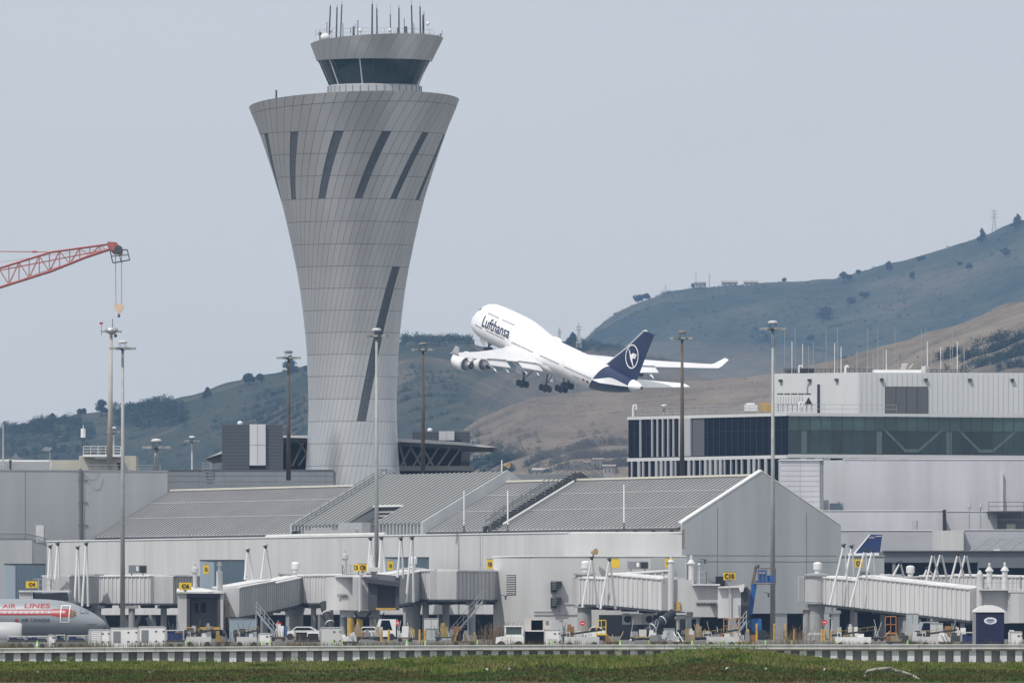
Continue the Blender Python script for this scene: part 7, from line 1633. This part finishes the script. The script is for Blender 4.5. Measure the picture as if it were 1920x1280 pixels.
# cars
def car(x0, x1, D, ytop, lab, col, van=False):
    root = thing('parked_car', lab, 'van' if van else 'car', (X((x0+x1)/2, D), D, 0), 'parked service vehicles'); a = X(x0, D); w = X(x1, D)-a; h = max(Z(ytop, D), 1.3)
    if van: pr_ = [(0, .35), (0, .95), (.12, 1.1), (.25, h), (1, h), (1, .35)]
    else: pr_ = [(0, .35), (0, .75), (.22, .9), (.36, h), (.75, h), (.92, .95), (1, .9), (1, .35)]
    m = MB(); m.prism([(a+w*u, D, z) for u, z in pr_], (0, 1.7, 0)); m.build('body', col, root)
    m = MB(); m.prism([(a+w*.27, D-.01, .95), (a+w*.37, D-.01, h-.1), (a+w*.72, D-.01, h-.1), (a+w*.85, D-.01, .97)], (0, 1.72, 0)); m.build('window', glassd, root)
    for x in (.2, .8): m = MB(); m.tube((a+w*x, D-.04, .33), (a+w*x, D+.2, .33), .33, n=14); m.build('wheel', black, root)
car(660, 716, 1060, 1174, 'white sedan parked between the yellow C8 legs', white); car(700, 742, 1075, 1160, 'white van parked behind the sedan near the red sign', white, True); car(530, 600, 1085, 1176, 'long white car parked below the C6 rotunda', white); car(1095, 1135, 1070, 1185, 'small white car in the dark undercroft left of the hose boom', white)
car(1715, 1760, 1060, 1165, 'grey van in the shade below the C11 tunnel', wall_grey, True)
# bollards
BL = ['yellow guard post just left of the boom lift base', 'yellow guard post at the right side of the boom lift base', 'yellow guard post beside the pale mast at the gable', 'tallest yellow guard post in the dark gable opening', 'short yellow guard post right of the tallest one', 'yellow guard post below the red sign of the C11 rotunda', 'yellow guard post left of the utility cabinet', 'taller yellow guard post against the utility cabinet', 'yellow guard post just left of the C11 rotunda column', 'yellow guard post between the sedan and the C8 column', 'short yellow guard post right of the C11 rotunda column', 'yellow guard post in the dark recess left of the C11 supports', 'yellow guard post at the C8 rotunda column']
for i, (px, t_, D) in enumerate([(1403, 1184, 1040), (1419, 1170, 1030), (1452, 1170, 1015), (1473, 1170, 1012), (1489, 1190, 1000), (1546, 1184, 1010), (787, 1188, 950), (797, 1180, 980), (1541, 1184, 1000), (715, 1188, 980), (1559, 1190, 1000), (1576, 1190, 1002), (729, 1190, 960)]):
    root = thing('bollard', BL[i], 'bollard', (X(px, D), D, 0), 'yellow guard posts on the apron'); m = MB(); m.tube((X(px, D), D, 0), (X(px, D), D, max(1.0, Z(t_, D))), .1, n=10); m.build('post', yellowp, root); m = MB(); m.lathe((X(px, D), D, max(1.0, Z(t_, D))), [(.1, 0), (.08, .06), (.01, .09)], 10); m.build('cap', yellowp, root)
# cones
CL = ['lime cone below the red lettered airliner, leftmost of all cones', 'lime cone left of the C6 cab mouth', 'left lime cone of the pair at the small white container', 'right lime cone of the pair at the small white container', 'left lime cone at the plain white container by the hose boom', 'right lime cone at the plain white container by the hose boom', 'lime cone at the C8 rotunda column', 'lime cone in front of the utility cabinet', 'lime cone below the service stair', 'lime cone in front of the lettered white container', 'lime cone left of the foot of the hose boom', 'lime cone right of the foot of the hose boom', 'lime cone under the C10 tunnel end', 'lime cone below the round grey C10 cab', 'lime cone right of the boom lift', 'lime cone between the guard posts at the gable', 'lime cone right of the C11 rotunda column', 'lime cone under the long C11 tunnel']
cone0 = thing('traffic_cone', 'lime green cone standing just behind the wall cap', 'traffic cone', (0, 0, 0), 'lime green cones along the wall')
m_ = MB(); m_.lathe((0, 0, .05), [(.16, 0), (.05, .62), (.04, .66)], 12); m_.build('cone', lime, cone0, raw=True); m_ = MB(); m_.box(-.2, -.2, 0, .2, .2, .05); m_.build('base', lime, cone0, raw=True); m_ = MB(); m_.lathe((0, 0, .3), [(.124, 0), (.098, .18)], 12, cap=False); m_.build('reflective_band', white, cone0, raw=True)
for i, px in enumerate((70, 349, 491, 506, 624, 641, 763, 798, 895, 1033, 1163, 1217, 1298, 1355, 1435, 1485, 1567, 1702)):
    c_ = cone0 if i == 0 else copy_tree(cone0); c_.scale = (.75, .75, .8); c_.location = (X(px, 655+(i*7) % 15), 655+(i*7) % 15, 0)
    c_['label'] = CL[i]
# red round signs
for (px, py, D, lab) in ((523, 1170, 1130, 'round red sign hanging under the C6 rotunda'), (745, 1167, 1100, 'round red sign beside the C8 rotunda column'), (1092, 1168, 1095, 'round red sign at the C10 rotunda column'), (1546, 1166, 1095, 'round red sign at the C11 rotunda column')):
    root = thing('stop_sign', lab, 'sign', tuple(P(px, 1198, D)), 'round red signs'); m = MB(); p = P(px, py, D); m.lathe((0, 0, 0), [(.26, 0), (.26, .04)], 8); m.v = [(p.x+v[0], p.y+v[2], p.z+v[1]) for v in m.v]; m.build('sign_plate', M('sign_red', (.6, .03, .03), .5), root); m = MB(); m.fb(px-2.5, py-.7, px+2.5, py+.7, D-.02, .02); m.build('white_bar', white, root)
    m = MB(); m.tube((p.x, D+.08, 0), (p.x, D+.08, p.z+.2), .03, n=5); m.build('post', metal, root)
# mobile steps
for (xa, ya, xb, yb, D, lab) in ((480, 1148, 520, 1196, 1120, 'blue-grey metal steps below the C6 tunnel'), (1400, 1166, 1375, 1200, 1080, 'small dark steps beside the boom lift')):
    root = thing('mobile_steps', lab, 'steps', (X((xa+xb)/2, D), D, 0), 'mobile steps'); A, B = P(xa, ya, D), P(xb, yb, D); m = MB()
    for s in (0, 1.2): m.obox(A+Vector((0, s, 0)), B-A, (0, .07, 0), (0, 0, .3))
    m.build('stringer', blueg, root); m = MB()
    for k in range(10): p = A+(B-A)*(k/10); m.obox(p+Vector((0, .07, .1)), (.28, 0, 0), (0, 1.13, 0), (0, 0, .04))
    m.build('tread', metal, root)
    railing(root, A+ZV*.2, B+ZV*.2, .9, .6, (.5, 1), .03); railing(root, A+ZV*.2+Vector((0, 1.2, 0)), B+ZV*.2+Vector((0, 1.2, 0)), .9, .6, (.5, 1), .03)
    m = MB(); m.tube(A, (A.x, A.y, 0), .06, n=5); m.tube(A+Vector((0, 1.2, 0)), (A.x, A.y+1.2, 0), .06, n=5); m.build('prop', metal, root)
# cabinets
for (x0, x1, y0, D, lab, mt) in ((795, 822, 1159, 1090, 'white utility cabinet under the C8 walkway', wall_light), (797, 822, 1178, 1085, 'grey concrete plinth under the utility cabinet', wall_grey), (828, 850, 1184, 1080, 'concrete footing right of the utility cabinet', wall_grey), (1245, 1265, 1178, 1080, 'grey utility box under the C10 tunnel', wall_grey), (1330, 1350, 1190, 900, 'low grey tank under the C10 cab', wall_grey), (1700, 1722, 1150, 1085, 'fan unit with grey casing under the C11 tunnel', wall_grey), (1745, 1768, 1168, 950, 'pale cluttered cabinet under the C11 tunnel', wall_light), (430, 482, 1160, 1128, 'blue-grey corrugated container below the C6 tunnel', blueg)):
    root = thing('utility_cabinet', lab, 'cabinet', (X((x0+x1)/2, D), D, 0)); m = MB(); m.fb(x0, y0, x1, HY+CZ*F/D-.5, D, 1.2); m.build('body', mt, root); m = MB(); m.fb(x0-.5, y0-1, x1+.5, y0, D-.05, 1.3); m.build('lid', metal, root); m = MB(); m.fb((x0+x1)/2-.3, y0+2, (x0+x1)/2+.3, y0+18, D-.02, .02); m.build('door_gap', seam, root)
# loaded dollies and stacks of ground equipment
random.seed(21)
tarp = M('tan_tarp', (.30, .24, .16), .9, var=.3, vs=2); bl2 = M('faded_blue', (.05, .09, .22), .6, var=.3, vs=2); orr = M('orange_paint', (.30, .14, .05), .6, var=.3, vs=2)
dully = M('dull_yellow', (.36, .26, .09), .7, var=.4, vs=3); LOADS = [wall_light, white, dully, wall_mid, tarp, rust, metald, bl2, orr, metal, wall_light, wall_grey, black, white, wall_mid]
for i, (px, w, D, lab) in enumerate([(418, 30, 720, 'cluttered dolly right of the C6 cab mouth'), (870, 44, 740, 'long orange and brown dolly below the service stair'), (1235, 34, 725, 'cluttered dolly at the foot of the hose boom'), (1278, 36, 722, 'brown loaded dolly right of the hose boom'), (1396, 34, 715, 'loaded dolly below the blue boom lift'), (1690, 56, 725, 'long brown loaded dolly under the C11 tunnel'), (1648, 22, 1010, 'small dark loaded dolly under the orange lift platform'), (1775, 28, 715, 'loaded dolly left of the cart beside the portable toilet'), (1150, 30, 720, 'loaded dolly left of the hose boom foot'), (655, 34, 730, 'low loaded dolly at the yellow C8 legs'),
    (372, 46, 1000, 'messy stack of equipment under the open C6 cab'), (330, 26, 960, 'stacked gear left of the open C6 cab'), (455, 34, 980, 'white and yellow stacked gear right of the C6 cab'), (522, 30, 1010, 'stacked gear under the C6 rotunda'), (690, 50, 1020, 'stacked gear behind the yellow C8 legs'), (760, 30, 960, 'stacked gear at the C8 rotunda column'), (835, 40, 1000, 'stacked gear below the C8 walkway'), (1075, 44, 1000, 'white and green stacked gear left of the yellow guard rail'), (1205, 46, 1020, 'stacked gear in the dark opening under the fan units'), (1310, 50, 1000, 'stacked gear under the round grey cab'), (1365, 40, 970, 'orange and white stacked gear under the C10 cab'), (1590, 40, 1010, 'stacked gear under the left end of the C11 tunnel'), (1735, 40, 1000, 'white cluttered rack of gear under the C11 tunnel'), (1790, 36, 980, 'yellow and tan stacked gear left of the portable toilet'), (1905, 26, 900, 'stacked gear at the right edge beyond the portable toilet')]):
    root = thing('equipment_dolly', lab, 'dolly', (X(px, D), D, 0), 'loaded dollies and stacked gear on the apron'); a, b = X(px-w/2, D), X(px+w/2, D); big = D > 900
    m = MB(); m.box(a, D, .3, b, D+1.4, .42); m.build('deck_frame', random.choice((rust, dully, metald)), root)
    for x in (a+.25, b-.25): m = MB(); m.tube((x, D-.03, .18), (x, D+.1, .18), .18, n=10); m.build('wheel', black, root)
    x = a
    while x < b-.2:
        ww = random.uniform(.25, .75); h = random.uniform(.3, 1.0 if big else .45); d0 = random.uniform(0, .5)
        m = MB(); m.obox((x, D+d0, .425), (ww*.95, random.uniform(-.1, .1), 0), (0, .6, 0), (random.uniform(-.06, .06), 0, h))
        if random.random() < .5: m.obox((x+.05, D+d0+.05, .43+h), (ww*.5, 0, 0), (0, .4, 0), (0, 0, random.uniform(.1, .3)))
        m.build('load', random.choice(LOADS), root); x += ww*random.uniform(.8, 1.25)
    m = MB()
    for k in range(5 if big else 3): xx = random.uniform(a, b); m.tube((xx, D-.05, .4), (xx+random.uniform(-.5, .5), D+.3, random.uniform(.9, 2.0) if big else random.uniform(.8, 1.1)), .03, n=4)
    m.build('loose_bars', random.choice((dully, metal, metald, metal)), root)
# dry weeds poking above the wall
dry = M('dry_stem', (.17, .12, .075), .95)
for i, (px, lab) in enumerate([(150, 'dry brown weed stems behind the wall at the silver nose'), (545, 'dense dry brown weeds behind the wall at the C6 rotunda'), (880, 'sparse dry stems behind the wall near the service stair'), (945, 'dry stems behind the wall left of the tug'), (1240, 'dry weeds behind the wall under the hose boom'), (1458, 'tall dark dry plant right of the boom lift'), (1495, 'tall dark dry plant between the guard posts'), (1640, 'dry weeds behind the wall under the C11 tunnel'), (1860, 'thin dry stems in front of the portable toilet')]):
    D = 436.; m = MB(); h0 = {1458: 1.35, 1495: 1.4, 545: 1.25, 945: 1.2}.get(px, .95)
    for k in range(26 if px not in (545,) else 60):
        x = X(px, D)+random.uniform(-.35, .35)*(1.6 if px == 545 else 1); h = h0*random.uniform(.55, 1); p = Vector((x, D+random.uniform(0, .3), 0)); q = p+Vector((random.uniform(-.2, .2), 0, h)); m.tube(p, q, .005, .003, 3)
        for s in range(3): t = random.uniform(.5, .95); r_ = p+(q-p)*t; m.tube(r_, r_+Vector((random.uniform(-.1, .1), 0, random.uniform(.02, .1))), .004, .002, 3)
    one('dry_weed', lab, 'weed', m, dry, 'dry weeds behind the wall')
random.seed(31); m = MB()
for k in range(17000):
    px = random.uniform(-30, 1950); D = random.uniform(432, 470); x = X(px, D); dn = noise.noise(Vector((px*.02, 0, 0)))
    h = CZ-(1208-HY)/F*D+random.uniform(-.2, .22)+max(0, dn)*.22*random.random(); 
    if dn < -.2 and random.random() < .6: continue
    lx = random.uniform(-.12, .12); w = .006+.01*random.random(); m.tri((x-w, D, h-.5), (x+w, D, h-.5), (x+lx, D, h))
tag(m.build('dry_grass', M('dry_grass', (.11, .088, .05), .95, col2=(.045, .055, .022), vs=1.5, island=.35), recalc=False), 'dry brown grass growing behind the wall cap', 'grass', kind='stuff')
for (px, D, h0, n_, lab) in ((932, 700, 1.75, 150, 'tall thicket of dry brown twigs under the service stair'), (1500, 700, 1.5, 60, 'tall dry brown twigs in front of the dark gable opening')):
    m = MB()
    for k in range(n_):
        x = X(px, D)+random.gauss(0, .55); h = h0*random.uniform(.4, 1); p = Vector((x, D+random.uniform(0, .8), 0)); q = p+Vector((random.gauss(0, .35), 0, h)); m.tube(p, q, .012, .006, 3)
        for s_i in range(3): t = random.uniform(.4, .95); r_ = p+(q-p)*t; m.tube(r_, r_+Vector((random.uniform(-.25, .25), 0, random.uniform(.05, .3))), .008, .004, 3)
    one('dry_weed', lab, 'weed', m, dry, 'dry weeds behind the wall')
m = MB(); random.seed(4)
for (px, py, rx, rz) in ((1150, 740, 34, 9), (1210, 745, 34, 12), (1280, 742, 34, 13), (1345, 748, 34, 13), (1410, 755, 30, 14), (1200, 790, 36, 14), (1270, 800, 36, 16), (1130, 790, 30, 12)):
    c_ = P(px, py, 2620); m.lathe((c_.x, 2620, c_.z), [(rx*math.sin(math.pi*k/10)+.01, -rz*math.cos(math.pi*k/10)) for k in range(11)], 20, cap=True)
ex = bpy.data.materials.new('exhaust_smoke'); ex.use_nodes = True; t = ex.node_tree; t.nodes.clear(); o_ = t.nodes.new('ShaderNodeOutputMaterial'); v = t.nodes.new('ShaderNodeVolumePrincipled')
v.inputs['Color'].default_value = (.62, .52, .50, 1); v.inputs['Density'].default_value = .0075; t.links.new(v.outputs[0], o_.inputs['Volume'])
tag(m.build('exhaust_smoke', ex, smooth=True), 'faint brownish exhaust smoke hanging behind the climbing aircraft', 'smoke', kind='stuff')
# ------------------------------------------------------------------ haze (air)
def haze():
    m = bpy.data.materials.new('haze_air'); m.use_nodes = True; t = m.node_tree; t.nodes.clear(); o_ = t.nodes.new('ShaderNodeOutputMaterial'); v = t.nodes.new('ShaderNodeVolumePrincipled')
    v.inputs['Color'].default_value = (*HAZE_C, 1); v.inputs['Density'].default_value = HAZE_D; v.inputs['Anisotropy'].default_value = .2; t.links.new(v.outputs[0], o_.inputs['Volume'])
    mb = MB(); mb.box(-4000, -60, -4, 4000, 8600, 480); b = mb.build('haze', m); tag(b, 'pale even haze filling the air over airport and hills', 'haze', kind='stuff'); return b
haze()
